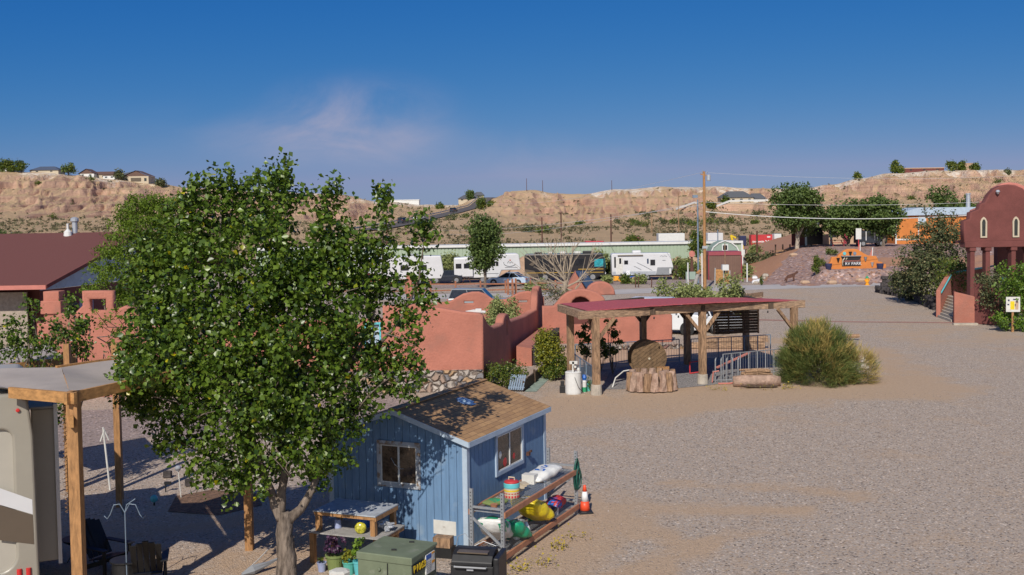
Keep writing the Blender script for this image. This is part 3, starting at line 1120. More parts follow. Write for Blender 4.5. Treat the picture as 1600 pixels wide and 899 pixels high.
pm = leafmat('pebble', [(0, (0.13, 0.11, 0.11)), (.5, (0.29, 0.24, 0.21)), (.9, (0.40, 0.32, 0.27)), (1, (0.62, 0.55, 0.50))], .9, 0)
tag(npmesh('gravel_pebbles', V.reshape(-1, 3), T, pm), 'loose pebbles scattered over the gravel yard', 'gravel', kind='stuff')

# ================================================================ BLUE SHED
SH = (-1.10, 24.3, 0)
SHR = R(-24.5)
W_, L_, EV, AP = 3.64, 4.54, 2.42, 3.0


def shed_pt(x, y, z=0.0):
    return Vector((SH[0] + x * math.cos(SHR) - y * math.sin(SHR), SH[1] + x * math.sin(SHR) + y * math.cos(SHR), z))


shed = thing('garden_shed', 'small blue wooden shed with brown shingled gable roof in the foreground', 'shed', SH, SHR)
mb = MB()
# siding boards on all four sides
x = -W_
while x < -.01:
    x1 = min(x + .2, 0)
    def top(v):
        return EV + (AP - EV) * (1 - abs(v + W_ / 2) / (W_ / 2)) - .02
    a, b = x + .006, x1 - .006
    pts = [(a, 0), (b, 0), (b, top(b))]
    if a < -W_ / 2 < b:
        pts.append((-W_ / 2, top(-W_ / 2)))
    pts.append((a, top(a)))
    mb.prism(pts, -.012, .03)
    mb.prism(pts, L_ - .03, L_ + .012)
    x = x1
y = 0
while y < L_ - .01:
    y1 = min(y + .2, L_)
    mb.bb(-.03, .012, y + .006, y1 - .006, 0, EV)
    mb.bb(-W_ - .012, -W_ + .03, y + .006, y1 - .006, 0, EV)
    y = y1
mb.prism([(-W_ + .02, 0.01), (-.02, 0.01), (-.02, EV - .04), (-W_ / 2, AP - .06), (-W_ + .02, EV - .04)], .01, L_ - .01)
mb.build('wall', 'blue', shed)
m_, t_, b_ = node_mat('brown_shingles')
tcn = t_.nodes.new('ShaderNodeTexCoord')
mp_ = t_.nodes.new('ShaderNodeMapping')
t_.links.new(tcn.outputs['Object'], mp_.inputs[0])
mp_.inputs['Rotation'].default_value = (0, 0, R(90))
br = t_.nodes.new('ShaderNodeTexBrick')
t_.links.new(mp_.outputs[0], br.inputs[0])
for k, v in (('Color1', (0.46, 0.27, 0.125, 1)), ('Color2', (0.33, 0.185, 0.085, 1)), ('Mortar', (0.13, 0.075, 0.04, 1))):
    br.inputs[k].default_value = v
br.inputs['Scale'].default_value = 1
br.inputs['Mortar Size'].default_value = .007
br.inputs['Brick Width'].default_value = .32
br.inputs['Row Height'].default_value = .14
br.inputs['Bias'].default_value = -.1
sn = tnoise(t_, tcn.outputs['Object'], 3.0, 6, .6)
cc = mixc(t_, rng(t_, sn, .4, .7, 0, .5), br.outputs[0], (0.33, 0.20, 0.11))
gn = tnoise(t_, tcn.outputs['Object'], 90, 3, .7)
cc = mixc(t_, rng(t_, gn, .45, .7, 0, .35), cc, (0.12, 0.07, 0.04))
t_.links.new(cc, b_.inputs['Base Color'])
b_.inputs['Roughness'].default_value = .92
bumpn(t_, br.outputs['Fac'], -.6, .01, b_)
M['shingle'] = m_
OH = .13
sl_ = (AP - EV) / (W_ / 2)
mb = MB()
for s in (-1, 1):
    xr = -W_ / 2
    xe = xr + s * (W_ / 2 + OH)
    ze = EV - sl_ * OH
    vs = []
    for yy_ in (-OH, L_ + OH):
        vs += [(xr, yy_, AP + .06), (xe, yy_, ze + .06), (xe, yy_, ze + .02), (xr, yy_, AP + .02)]
    mb.add(vs, [(0, 1, 2, 3), (7, 6, 5, 4), (0, 4, 5, 1), (1, 5, 6, 2), (2, 6, 7, 3), (3, 7, 4, 0)])
rf = mb.build('roof', 'shingle', shed)
MB().bb(-W_ / 2 - .12, -W_ / 2 + .12, -OH, L_ + OH, AP + .055, AP + .078).build('ridge_cap', 'shingle', rf)
mb = MB()
for s in (-1, 1):
    for yy_ in (-OH - .022, L_ + OH + .002):
        xr = -W_ / 2
        xe = xr + s * (W_ / 2 + OH + .01)
        ze = EV - sl_ * OH
        vs = [(xr, yy_, AP + .05), (xe, yy_, ze + .05), (xe, yy_, ze - .07), (xr, yy_, AP - .07)]
        vs += [(a, b + .02, c) for a, b, c in vs]
        mb.add(vs, [(0, 1, 2, 3), (7, 6, 5, 4), (0, 4, 5, 1), (1, 5, 6, 2), (2, 6, 7, 3), (3, 7, 4, 0)])
    xe = -W_ / 2 + s * (W_ / 2 + OH)
    mb.bb(min(xe, xe + s * .02), max(xe, xe + s * .02), -OH, L_ + OH, EV - sl_ * OH - .07, EV - sl_ * OH + .05)
mb.build('fascia', 'bluetrim', shed)
for cx_, cy_ in ((0, 0), (0, L_), (-W_, 0), (-W_, L_)):
    sx, sy = (1 if cx_ == 0 else -1), (-1 if cy_ == 0 else 1)
    q = MB()
    q.bb(*sorted((cx_ + sx * .014, cx_ + sx * .034)), *sorted((cy_ + sy * .034, cy_ - sy * .10)), 0, EV - .08)
    q.bb(*sorted((cx_ + sx * .012, cx_ - sx * .09)), *sorted((cy_ + sy * .014, cy_ + sy * .033)), 0, EV - .08)
    q.build('corner_board', 'bluetrim', shed)


def shed_window(x0, x1, z0, z1, plane, trim='bluetrim', inner='white', curtain=None):
    """plane 'front': y=0 face, 'side': x=0 face"""
    def bb(q, a, b, c, d, e0, e1):
        if plane == 'front':
            q.bb(a, b, -e1, -e0, c, d)
        else:
            q.bb(e0, e1, a, b, c, d)
        return q
    f = MB()
    tw = .095
    for a, b, c, d in ((x0, x1, z1 - tw, z1), (x0, x1, z0, z0 + tw), (x0, x0 + tw, z0 + tw, z1 - tw), (x1 - tw, x1, z0 + tw, z1 - tw)):
        bb(f, a, b, c, d, .014, .05)
    fo = f.build('window', trim, shed)
    g = MB()
    bb(g, x0 + tw, x1 - tw, z0 + tw, z1 - tw, .014, .018)
    g.build('pane', 'glassbrown', fo)
    s = MB()
    xm = (x0 + x1) / 2
    sw = .028
    for a, b, c, d in ((xm - .022, xm + .022, z0 + tw, z1 - tw), (x0 + tw, x1 - tw, z1 - tw - sw, z1 - tw), (x0 + tw, x1 - tw, z0 + tw, z0 + tw + sw),
                       (x0 + tw, x0 + tw + sw, z0 + tw + sw, z1 - tw - sw), (x1 - tw - sw, x1 - tw, z0 + tw + sw, z1 - tw - sw)):
        bb(s, a, b, c, d, .018, .036)
    s.build('sash', inner, fo)
    return fo


M['weatheredtrim'] = mat('weathered_trim', (0.42, 0.45, 0.50), .8, .1, 5, dirt=((0.24, 0.17, 0.12), 7, .5))
w1 = shed_window(-2.32, -1.17, 1.22, 2.30, 'front', 'weatheredtrim')
w1['label'] = 'weathered square window under the gable'
w2 = shed_window(1.47, 3.10, 1.27, 2.32, 'side')
q = MB()
q.tube([(-1.95, -.03, 1.9), (-1.85, -.03, 1.75), (-1.7, -.035, 1.66), (-1.62, -.03, 1.67)], .008, 5)
q.build('wire_hook', 'steel', w1)
for k, (yy_, zz_, cc_, sc_) in enumerate(((2.02, 1.52, 'red', .11), (2.55, 1.56, 'red', .08), (1.75, 1.75, 'dirtywhite', .09))):
    MB().lathe([(sc_ * .3, -sc_), (sc_, -sc_ * .3), (sc_ * .8, sc_ * .6), (sc_ * .2, sc_)], (.021, yy_, zz_), 10, rot=Matrix.Scale(.04, 3, (1, 0, 0))).build('window_sticker', cc_, w2)
MB().bb(-.86, -.28, -.024, -.0125, .24, .56).build('vent_panel', 'dirtywhite', shed)
MB().box((.05, 3.36, 1.45), (.08, .10, .09)).box((.1, 3.40, 1.51), (.05, .07, .05)).build('wall_lamp', 'rust', shed)

# crumpled blue plastic on the roof
q = MB()
rnd = random.Random(3)
n = 9
vs, fs = [], []
for j in range(n):
    for i in range(n):
        u, v = i / (n - 1) - .5, j / (n - 1) - .5
        e = 1 - max(0, math.hypot(u, v) - .42) * 2
        x_, y_ = -W_ / 2 + .62 + u * .44 + rnd.uniform(-.03, .03), 2.35 + v * .5 + rnd.uniform(-.03, .03)
        z_ = AP + .06 - sl_ * (x_ + W_ / 2) + .012 + max(0, .5 - math.hypot(u, v)) * .22 * rnd.uniform(.3, 1.1)
        vs.append((x_, y_, z_))
fs = [(j * n + i, j * n + i + 1, (j + 1) * n + i + 1, (j + 1) * n + i) for j in range(n - 1) for i in range(n - 1)
      if math.hypot(i - 3.5, j - 3.5) < 4.3]
q.add(vs, fs)
M['bluefilm'] = mat('pale_blue_plastic', (0.36, 0.50, 0.68), .3, .2, 8)
tag(q.build('plastic_sheet', 'bluefilm', loc=SH, rz=SHR), 'crumpled pale blue plastic sheet lying on the brown shed roof', 'plastic sheet')

# ---------------------------------------------------------------- storage rack beside the shed
RX0, RX1, RY0, RY1 = .56, 1.30, -.92, 3.42
rack = thing('storage_rack', 'steel storage rack with rusty orange beams along the shed side', 'rack', SH, SHR)
for xx_, yy_, hh in ((RX0, RY0, 1.62), (RX1, RY0, 1.58), (RX0, RY1, 1.62), (RX1, RY1, 1.60)):
    q = MB()
    q.bb(xx_ - .035, xx_ + .035, yy_ - .004, yy_ + .004, 0, hh)
    q.bb(xx_ - .039, xx_ - .031, yy_ + .004, yy_ + .06, 0, hh)
    q.bb(xx_ + .031, xx_ + .039, yy_ + .004, yy_ + .06, 0, hh)
    q.box((xx_, yy_ + .02, .006), (.12, .12, .01))
    p = q.build('upright', 'steel', rack)
    h = MB()
    z_ = .1
    while z_ < hh - .05:
        h.bb(xx_ - .012, xx_ + .012, yy_ - .0065, yy_ - .0042, z_, z_ + .02)
        z_ += .075
    h.build('slots', 'black', p)
for zz_ in (.14, 1.04):
    for xx_ in (RX1 + .045, RX0 - .045):
        MB().bb(xx_ - .025, xx_ + .025, RY0 + .02, RY1 + .05, zz_, zz_ + .12).build('beam', 'beamorange', rack)
for yy_ in (RY0, RY1):
    for a, b in (((RX0, .34), (RX1, .34)), ((RX0, 1.22), (RX1, 1.22)), ((RX0, 1.0), (RX1, .40)) if yy_ == RY0 else ((RX0, .40), (RX1, 1.0))):
        MB().bar((a[0], yy_ + .03, a[1]), (b[0], yy_ + .03, b[1]), .035, .05).build('brace', 'steel', rack)
for zz_ in (.225, 1.125):
    q = MB()
    n_ = 46
    for i in range(n_):
        y_ = RY0 + .1 + (RY1 - RY0 - .15) * i / (n_ - 1)
        q.bar((RX0 - .03, y_, zz_), (RX1 + .03, y_, zz_), .007)
    for i in range(9):
        x_ = RX0 + (RX1 - RX0) * i / 8
        q.bar((x_, RY0 + .08, zz_ + .008), (x_, RY1 - .03, zz_ + .008), .007)
    for k in range(4):
        y_ = RY0 + .12 + k * 1.38
        q.bb(RX0 - .04, RX1 + .04, y_ - .03, y_ + .03, zz_ - .02, zz_ - .004)
    q.build('wire_shelf', 'steel', rack)


def sack(name, label, loc, sx, sy, sz, m, rz=0, ry=0, rx=0, seed=1, bands=(), group=None, tex=None):
    rnd = random.Random(seed)
    t = thing(name, label, 'bag', shed_pt(*loc), SHR, group)
    mtx = Matrix.Rotation(rz, 3, 'Z') @ Matrix.Rotation(ry, 3, 'Y') @ Matrix.Rotation(rx, 3, 'X')

    def shp(a, b, f=1.0):
        """pillow surface point, a along length, b around"""
        prof = (1 - abs(a) ** 5) ** .5 * .86 + .14 if abs(a) < 1 else .14
        ca, sa = math.cos(b), math.sin(b)
        p = 2.8
        r = (abs(ca) ** p + abs(sa) ** p) ** (-1 / p)
        flat = .30 + .70 * (1 - abs(a) ** 3)
        wr = 1 + .10 * math.sin(6 * a + 2 * b + seed) + .07 * math.sin(13 * a * ca + seed) + .05 * math.sin(19 * a + 5 * b)
        return mtx @ Vector((a * sx / 2, ca * r * sy / 2 * prof ** .12 * (1 + .035 * math.sin(9 * a + seed)) * f, sa * r * sz / 2 * flat * wr * (.35 + .65 * prof) * f + (sz / 2)))
    def surf(a0, a1, f, n=14, k=24, b0=0, b1=2 * PI, closed=True):
        vs, fs = [], []
        for i in range(n + 1):
            for j in range(k if closed else k + 1):
                vs.append(shp(a0 + (a1 - a0) * i / n, b0 + (b1 - b0) * j / k, f))
        kk = k if closed else k + 1
        for i in range(n):
            for j in range(k):
                fs.append((i * kk + j, i * kk + (j + 1) % kk, (i + 1) * kk + (j + 1) % kk, (i + 1) * kk + j))
        if closed:
            fs.append(tuple(range(kk - 1, -1, -1)))
            fs.append(tuple(n * kk + j for j in range(kk)))
        return vs, fs
    vs, fs = surf(-1, 1, 1.0)
    MB().add(vs, fs).build('bag_body', m, t, smooth=True)
    for (a0, a1, b0, b1, mm) in bands:
        vs, fs = surf(a0, a1, 1.012, 6, 12, R(b0), R(b1), closed=False)
        MB().add(vs, fs).build('printed_panel', mm, t, smooth=True)
    return t


sack('soil_bag', 'green and white potting soil bag leaning on the near end of the rack', (.90, -.46, .50), 1.0, .66, .36, 'bagwhite', rz=R(100), ry=R(32), seed=2,
     bands=((-.95, -.30, -60, 240, 'baggreen'), (.62, .95, -60, 240, 'baggreen'), (-.2, .5, 20, 60, 'baggreen'), (-.1, .4, 95, 130, 'baggreen')))
sack('soil_bag', 'teal green soil bag slumped behind the near rack upright', (1.12, .02, .40), 0.8, .58, .30, 'baggreen', rz=R(85), ry=R(34), seed=5, bands=((-.3, .3, 60, 120, 'bagwhite'),))
sack('soil_bag', 'bulging yellow soil bag in the middle of the lower rack shelf', (.98, 1.30, .46), 1.05, .74, .42, 'bagyellow', rz=R(80), ry=R(30), seed=8, bands=((.05, .55, 70, 150, 'redpaint'), (-.55, -.35, 20, 160, 'olivepot')))
sack('salt_bag', 'white plastic bag with blue printing on the far end of the upper rack shelf', (.93, 2.25, 1.15), 1.05, .52, .26, 'bagwhite', rz=R(78), ry=R(-8), seed=11, bands=((-.3, -.1, 60, 120, 'bluebag'), (0, .5, 75, 100, 'bluebag')))
sack('seed_bag', 'red and blue bag at the far end of the lower rack shelf', (1.0, 2.85, .27), .52, .38, .30, 'redpaint', rz=R(82), ry=R(-10), seed=14, bands=((-.98, -.1, -60, 240, 'bluebag'),))
sack('mulch_bag', 'dark bag behind the yellow one on the lower rack shelf', (.95, 2.1, .27), .7, .5, .26, 'black', rz=R(80), seed=17, bands=((-.2, .3, 60, 120, 'greenpaint'),))
sack('feed_bag', 'small lime and brown bag at the near end of the upper rack shelf', (.88, -.35, 1.15), .56, .34, .14, 'bushdummy' if 'bushdummy' in M else 'olivepot', rz=R(70), seed=21, bands=((-.6, .1, 60, 140, 'greenpaint'), (.3, .8, 60, 120, 'bagwhite')))

t = thing('water_cooler', 'round cream and red picnic cooler with teal lid on the upper rack shelf', 'cooler', shed_pt(.95, .36, 1.145), SHR)
MB().lathe([(.165, 0), (.175, .03), (.175, .23), (.17, .25)], n=28).build('tank', 'cream', t, smooth=False)
MB().lathe([(.177, .235), (.183, .25), (.183, .33), (.176, .345)], n=28).build('collar', 'turq', t)
MB().lathe([(.174, .345), (.165, .375), (.11, .40), (.05, .41)], n=28).build('lid', 'redpaint', t, smooth=True)
MB().tube([(-.07, 0, .40), (-.07, 0, .46), (.07, 0, .46), (.07, 0, .40)], .016, 8).build('handle', 'cream', t)
MB().lathe([(.178, .165), (.1785, .20)], n=28).build('label_band', 'yellow', t)
q = MB()
for a in range(-150, 10, 22):
    for z0, hh in ((.05, .05), (.12, .022)):
        c_, s_ = math.cos(R(a)), math.sin(R(a))
        q.box((c_ * .178, s_ * .178, z0), (.004, .045, hh), rz=R(a))
q.build('lettering', 'redpaint', t)

q = MB().bb(-.16, .16, -.11, .11, 0, .22)
tag(q.build('carton', 'dirtywhite', loc=shed_pt(.80, 1.72, 1.142), rz=SHR), 'white cardboard carton beside the white bag on the upper rack shelf', 'carton')
t = thing('bucket', 'grey bucket with jugs in it on the lower rack shelf', 'bucket', shed_pt(1.02, .52, .235), SHR)
MB().lathe([(.13, 0), (.165, .34), (.172, .345), (.16, .345), (.125, .02)], n=20).build('tub', 'rvgrey', t)
t = thing('spray_bottle', 'white jug with blue cap in the middle of the rack', 'jug', shed_pt(1.08, .30, .235), SHR)
MB().lathe([(.07, 0), (.08, .02), (.08, .22), (.03, .30), (.03, .34)], n=14).build('bottle_body', 'bagwhite', t)
MB().lathe([(.035, .34), (.035, .40)], n=12).build('cap', 'bluebag', t)
t = thing('funnel_jug', 'white jug with conical top beside the grey bucket on the lower rack shelf', 'jug', shed_pt(1.18, .62, .235), SHR)
MB().lathe([(.10, 0), (.10, .04), (.085, .16), (.03, .30), (.02, .31)], n=14).build('bottle_body', 'conewhite', t)
t = thing('spray_can', 'lime green bottle lying behind the yellow bag on the rack', 'bottle', shed_pt(.78, 1.75, .235), SHR)
MB().lathe([(.06, 0), (.06, .2), (.025, .26), (.025, .30)], n=12).build('bottle_body', 'bright' if False else 'greenpaint', t)
t = thing('green_bottle', 'dark green bottle beside the white jug with blue cap on the rack', 'bottle', shed_pt(.92, .22, .235), SHR)
MB().lathe([(.05, 0), (.055, .2), (.02, .28), (.02, .33)], n=12).build('bottle_body', 'hose', t)
MB().lathe([(.024, .33), (.024, .36)], n=10).build('cap', 'black', t)
q = MB()
for i in range(5):
    q.box((.02 * i, .03 * i, .02 + .035 * i), (.16, .24, .03), rz=.2 * i)
tag(q.build('seed_packets', 'cream', loc=shed_pt(.85, .95, 1.142), rz=SHR), 'small pile of cream packets between the cooler and the carton', 'packets')
tag(MB().lathe([(.055, 0), (.08, .12), (.085, .13), (.07, .13)], n=14).build('clay_pot', 'beamorange', loc=shed_pt(1.02, -.72, 1.142)), 'small clay pot at the near end of the upper rack shelf', 'flower pot')
tag(MB().lathe([(.10, 0), (.10, .16), (.105, .17), (.09, .17)], n=16).build('paint_tin', 'silver', loc=shed_pt(1.12, 2.45, .235)), 'silver paint tin on the lower rack shelf before the red and blue bag', 'tin')
tag(MB().tube([(0, 0, .02), (.1, .5, .03), (.05, 1.0, .02)], .012, 5).box((.04, 1.1, .03), (.12, .18, .02)).build('garden_trowel', 'rust', loc=shed_pt(.75, .8, .235), rz=SHR), 'rusty long trowel lying on the lower rack shelf', 'trowel')
q = MB()
for i in range(9):
    a = i * .7
    r = .30 + .03 * math.sin(i * 2.3)
    pts = []
    for k in range(17):
        th = 2 * PI * k / 16
        pts.append((.03 * math.sin(i + th), .02 * i - .08 + .11 * math.cos(th) * (1 + .2 * math.sin(i * 1.7)), .95 - .33 + .40 * math.sin(th) * (1 - .05 * i) - .02 * i))
    q.tube(pts, .014, 6)
tag(q.build('garden_hose', 'hose', loc=shed_pt(RX1 + .05, RY1 + .0, .42), rz=SHR, smooth=True), 'dark green garden hose coiled over the far rack upright', 'hose')

# ---------------------------------------------------------------- traffic cone
p = G(914, 801)
t = thing('traffic_cone', 'orange traffic cone with white collar and black base on the gravel', 'traffic cone', p, R(10))
MB().box((0, 0, .02), (.36, .36, .04)).lathe([(.185, .0), (.185, .05), (.15, .07)], n=8).build('base', 'black', t, bevel=.008)
MB().lathe([(.135, .05), (.098, .30), (.094, .30)], n=24).build('lower_cone', 'redorange', t, smooth=True)
MB().lathe([(.099, .295), (.058, .54)], n=24).build('white_collar', 'conewhite', t, smooth=True)
MB().lathe([(.0585, .538), (.032, .69), (.020, .70)], n=24).build('cone_tip', 'redorange', t, smooth=True)

# ---------------------------------------------------------------- utility cabinet (pad mounted)
def from_top(px, py, z):
    return G(px, py, z)


zt = 1.12
a = from_top(643, 872, zt)
b = from_top(556, 861, zt)
c = from_top(691.5, 848, zt)
ux = (a - b).normalized()
uy = Vector((-ux.y, ux.x, 0))
cw = (a - b).length
cdp = (c - a).dot(uy)
ang = math.atan2(ux.y, ux.x)
cab = thing('utility_cabinet', 'olive green utility cabinet in front of the blue shed', 'utility box', (b.x, b.y, 0), ang)
MB().bb(.02, cw - .02, .02, cdp - .02, .05, zt - .05).build('cabinet_body', 'boxgreen', cab, bevel=.02)
MB().add([(0, 0, zt - .16), (cw, 0, zt - .16), (cw, cdp, zt - .06), (0, cdp, zt - .06), (0, 0, zt - .01), (cw, 0, zt - .01), (cw, cdp, zt), (0, cdp, zt)],
         [(0, 3, 2, 1), (4, 5, 6, 7), (0, 1, 5, 4), (1, 2, 6, 5), (2, 3, 7, 6), (3, 0, 4, 7)]).build('lid', 'boxgreen', cab, bevel=.018)
MB().bb(cw * .56, cw * .57, -.003, .03, .06, zt - .17).build('door_seam', 'black', cab)
MB().bb(-.05, cw + .05, -.05, cdp + .05, -.02, .06).build('pad', 'concrete', cab)
MB().lathe([(.03, 0), (.03, .03), (.02, .035)], (cw * .42, .012, zt - .30), 12, rot=Matrix.Rotation(R(90), 3, 'X')).build('lock', 'boxgreen', cab)
for xx_, yy_ in ((cw * .55, cdp * .28), (cw * .62, cdp * .80)):
    MB().box((xx_, yy_, zt + .012), (.10, .022, .03), rz=R(20)).build('lift_lug', 'black', cab)
plate = MB().bb(cw + .001, cw + .004, .05, .48, zt - .30, zt - .145)
text('stencil_number', 'P1069', .20, 'yellow', cab, (cw + .006, .06, zt - .32), rz=R(90), align='LEFT')
dk = MB().bb(cw - .019, cw + .0035, .05, .50, zt - .34, zt - .17).build('number_backing', 'black', cab)
st = MB().bb(cw - .019, cw + .004, .56, .92, zt - .50, zt - .12).build('warning_sticker', 'bagwhite', cab)
MB().bb(cw + .004, cw + .006, .57, .78, zt - .22, zt - .13).build('blue_heading', 'bluebag', st)
MB().bb(cw + .004, cw + .006, .80, .91, zt - .16, zt - .125).build('orange_strip', 'orangeY', st)
MB().bb(cw + .004, cw + .006, .80, .91, zt - .34, zt - .29).build('orange_strip', 'orangeY', st)
q = MB()
for i in range(6):
    for j in range(3):
        q.bb(cw + .004, cw + .0055, .58 + j * .065, .63 + j * .065, zt - .28 - i * .035, zt - .27 - i * .035)
q.build('fine_print', 'rvgrey', st)

# ---------------------------------------------------------------- black slatted storage / grill chest between cabinet and rack
p = Vector((-1.22, 20.75, 0))
t = thing('barbecue_grill', 'black barbecue grill with side shelf between the green cabinet and the rack', 'grill', p, SHR + R(12))
MB().bb(.02, .86, -.30, .24, .08, .86).build('firebox', 'black', t, bevel=.02)
q = MB()
q.prism([(-.32, .86), (.27, .86), (.27, .98), (.18, 1.10), (-.02, 1.12), (-.22, 1.04), (-.32, .93)], 0, .80)
q.v = [(y_ + .04, x_ - 0, z_) for (x_, y_, z_) in q.v]
q.build('hood', 'black', t, bevel=.015)
MB().bb(.14, .74, -.24, .06, 1.075, 1.10).build('hood_panel', 'rvbrown', t)
MB().bb(.88, .99, -.40, .30, .10, 1.06).build('side_shelf', 'black', t, bevel=.03)
MB().tube([(.12, -.36, .86), (.12, -.40, .86), (.74, -.40, .86), (.74, -.36, .86)], .018, 8).build('handle', 'rvgrey', t)
MB().box((.42, -.35, .80), (.13, .02, .035)).build('badge', 'silver', t)
MB().tube([(-.05, .30, .9), (.0, .34, 1.22), (.14, .36, 1.28), (.30, .34, 1.10)], .008, 5).tube([(.25, .36, 1.0), (.5, .42, 1.12), (.75, .40, 1.05), (.9, .36, 1.1)], .007, 5).build('cable', 'steel', t)
tag(MB().bb(-.2, .2, -.13, .13, 0, .22).build('wooden_crate', 'oldwood', loc=(*shed_pt(-.22, -.75)[:2], .22), rz=SHR + R(8)), 'worn tan wooden crate stacked behind the green cabinet', 'crate')
tag(MB().bb(-.24, .24, -.16, .16, 0, .22).build('crate_stand', 'blackwood', loc=shed_pt(-.22, -.75), rz=SHR + R(8)), 'dark stand under the tan crate behind the green cabinet', 'stand')

M['limeglass'] = mat('lime_glass', (0.50, 0.46, 0.05), .2, .5, 14)
# ---------------------------------------------------------------- two-tier potting bench
p0 = G(494, 797, 1.18)
p1 = G(585, 806, 1.18)
ux = (p1 - p0).normalized()
bl = (p1 - p0).length
ang = math.atan2(ux.y, ux.x)
bd = 1.0
t = bench = thing('potting_bench', 'two-tier timber potting bench with grey top against the blue shed', 'bench', (p0.x, p0.y, 0), ang)
M['benchtop'] = mat('grey_bench_top', (0.40, 0.43, 0.47), .7, .15, 6)
MB().bb(-.05, bl + .05, -.05, bd, 1.155, 1.18).build('top', 'benchtop', t)
MB().bb(bl + .02, bl + .05, -.03, bd - .02, 1.06, 1.153).bb(-.04, bl + .02, -.03, 0, 1.08, 1.153).build('apron', 'timber', t)
MB().bb(-.22, bl + .20, -.12, bd, .70, .725).build('lower_shelf', 'greywood', t)
MB().bb(bl + .15, bl + .19, -.11, bd - .02, .62, .698).build('apron', 'timber', t)
for xx_, yy_, o_ in ((0.03, .05, -.16), (bl - .05, .05, .06), (.03, bd - .08, -.16), (bl - .05, bd - .08, .06)):
    MB().bb(xx_ - .055, xx_ + .055, yy_ - .055, yy_ + .055, .726, 1.155).build('leg', 'timber', t)
    MB().bb(xx_ - .055 + o_, xx_ + .055 + o_, yy_ - .055, yy_ + .055, 0, .70).build('leg', 'timber', t)


def bpt(x, y, z):
    return bench.matrix_basis @ Vector((x, y, z)) if False else Vector((p0.x + x * math.cos(ang) - y * math.sin(ang), p0.y + x * math.sin(ang) + y * math.cos(ang), z))


def pot(name, label, loc, r, h, m, cat='flower pot', plant=None, pm='bushg', n=120, ph=.3, lf=.06):
    t = thing(name, label, cat, loc)
    MB().lathe([(r * .72, 0), (r * .96, h * .88), (r * 1.06, h * .88), (r * 1.06, h), (r * .92, h), (r * .85, h * .8)], n=20).build('pot', m, t, smooth=False)
    if plant:
        leaves('plant', [(0, 0, h + ph * .45, r * 1.15, r * 1.15, ph * .55)], n, lf, pm, t, seed=int(r * 1000), spread=.03)
    return t


tag(MB().lathe([(.085, 0), (.065, .17), (.072, .18), (.06, .18)], n=18).build('small_pot', 'lavpot', loc=bpt(.32, .35, .727)), 'pale blue upturned pot on the lower bench shelf', 'flower pot')
tag(MB().lathe([(.12, 0), (.14, .12), (.12, .22), (.07, .26)], n=16).build('blue_jar', 'bluebag', loc=bpt(.86, .62, .727)), 'deep blue jar at the back of the bench shelf', 'jar')
q = MB()
q.lathe([(.03, -.045), (.09, -.04), (.125, -.01), (.125, .01), (.09, .04), (.03, .045)], (0, 0, .125), 22, rot=Matrix.Rotation(R(80), 3, 'X'))
tag(q.build('glass_ball', 'limeglass', loc=bpt(1.03, .10, .727), smooth=True), 'lime yellow glass disc ornament standing on the bench shelf', 'ornament')
q = MB()
rnd = random.Random(5)
for i in range(26):
    q.box((rnd.uniform(-.13, .13), rnd.uniform(-.1, .1), rnd.uniform(.02, .16)), (.10, .08, .03), rz=rnd.uniform(0, 3), rx=rnd.uniform(-1, 1))
tag(q.build('crumpled_plastic', 'silver', loc=bpt(bl + .02, .48, .75)), 'crumpled clear plastic on the right end of the bench shelf', 'plastic')
a = G(503, 893)
pot('plant_pot', 'small lavender pot by the left bench leg', a, .10, .20, 'lavpot', plant=1, n=30, ph=.12)
a = G(524, 892)
pot('plant_pot', 'large olive green pot with purple flowering plant under the bench', a, .20, .36, 'olivepot', plant=1, pm='purple', n=260, ph=.4, lf=.07)
a = G(546, 897)
pot('plant_pot', 'turquoise pot with lime green plant under the bench', a, .14, .28, 'tealpot', plant=1, pm='bushy', n=160, ph=.26, lf=.06)
a = G(562, 899)
pot('plant_pot', 'pale turquoise pot half behind the green cabinet', (a.x, a.y - .02, 0), .13, .32, 'turq', plant=1, pm='bright', n=160, ph=.55, lf=.08)
a = G(531, 925)
t = thing('meter_box', 'pale green lidded box on the ground before the turquoise pot', 'box', (a.x, a.y, 0), R(-10))
MB().lathe([(.20, 0), (.20, .36)], n=8).build('box_body', 'sagebox' if 'sagebox' in M else 'dirtywhite', t)
MB().lathe([(.22, .36), (.22, .42), (.15, .45)], n=8).build('lid', 'dirtywhite', t)

# ================================================================ MAIN COTTONWOOD TREE
TB = G(447, 905)
TR = thing('cottonwood_tree', 'large leafy cottonwood in the left foreground with forked grey trunk', 'tree', TB)


def tp(px, py, Y):
    return P(px, py, Y) - TB


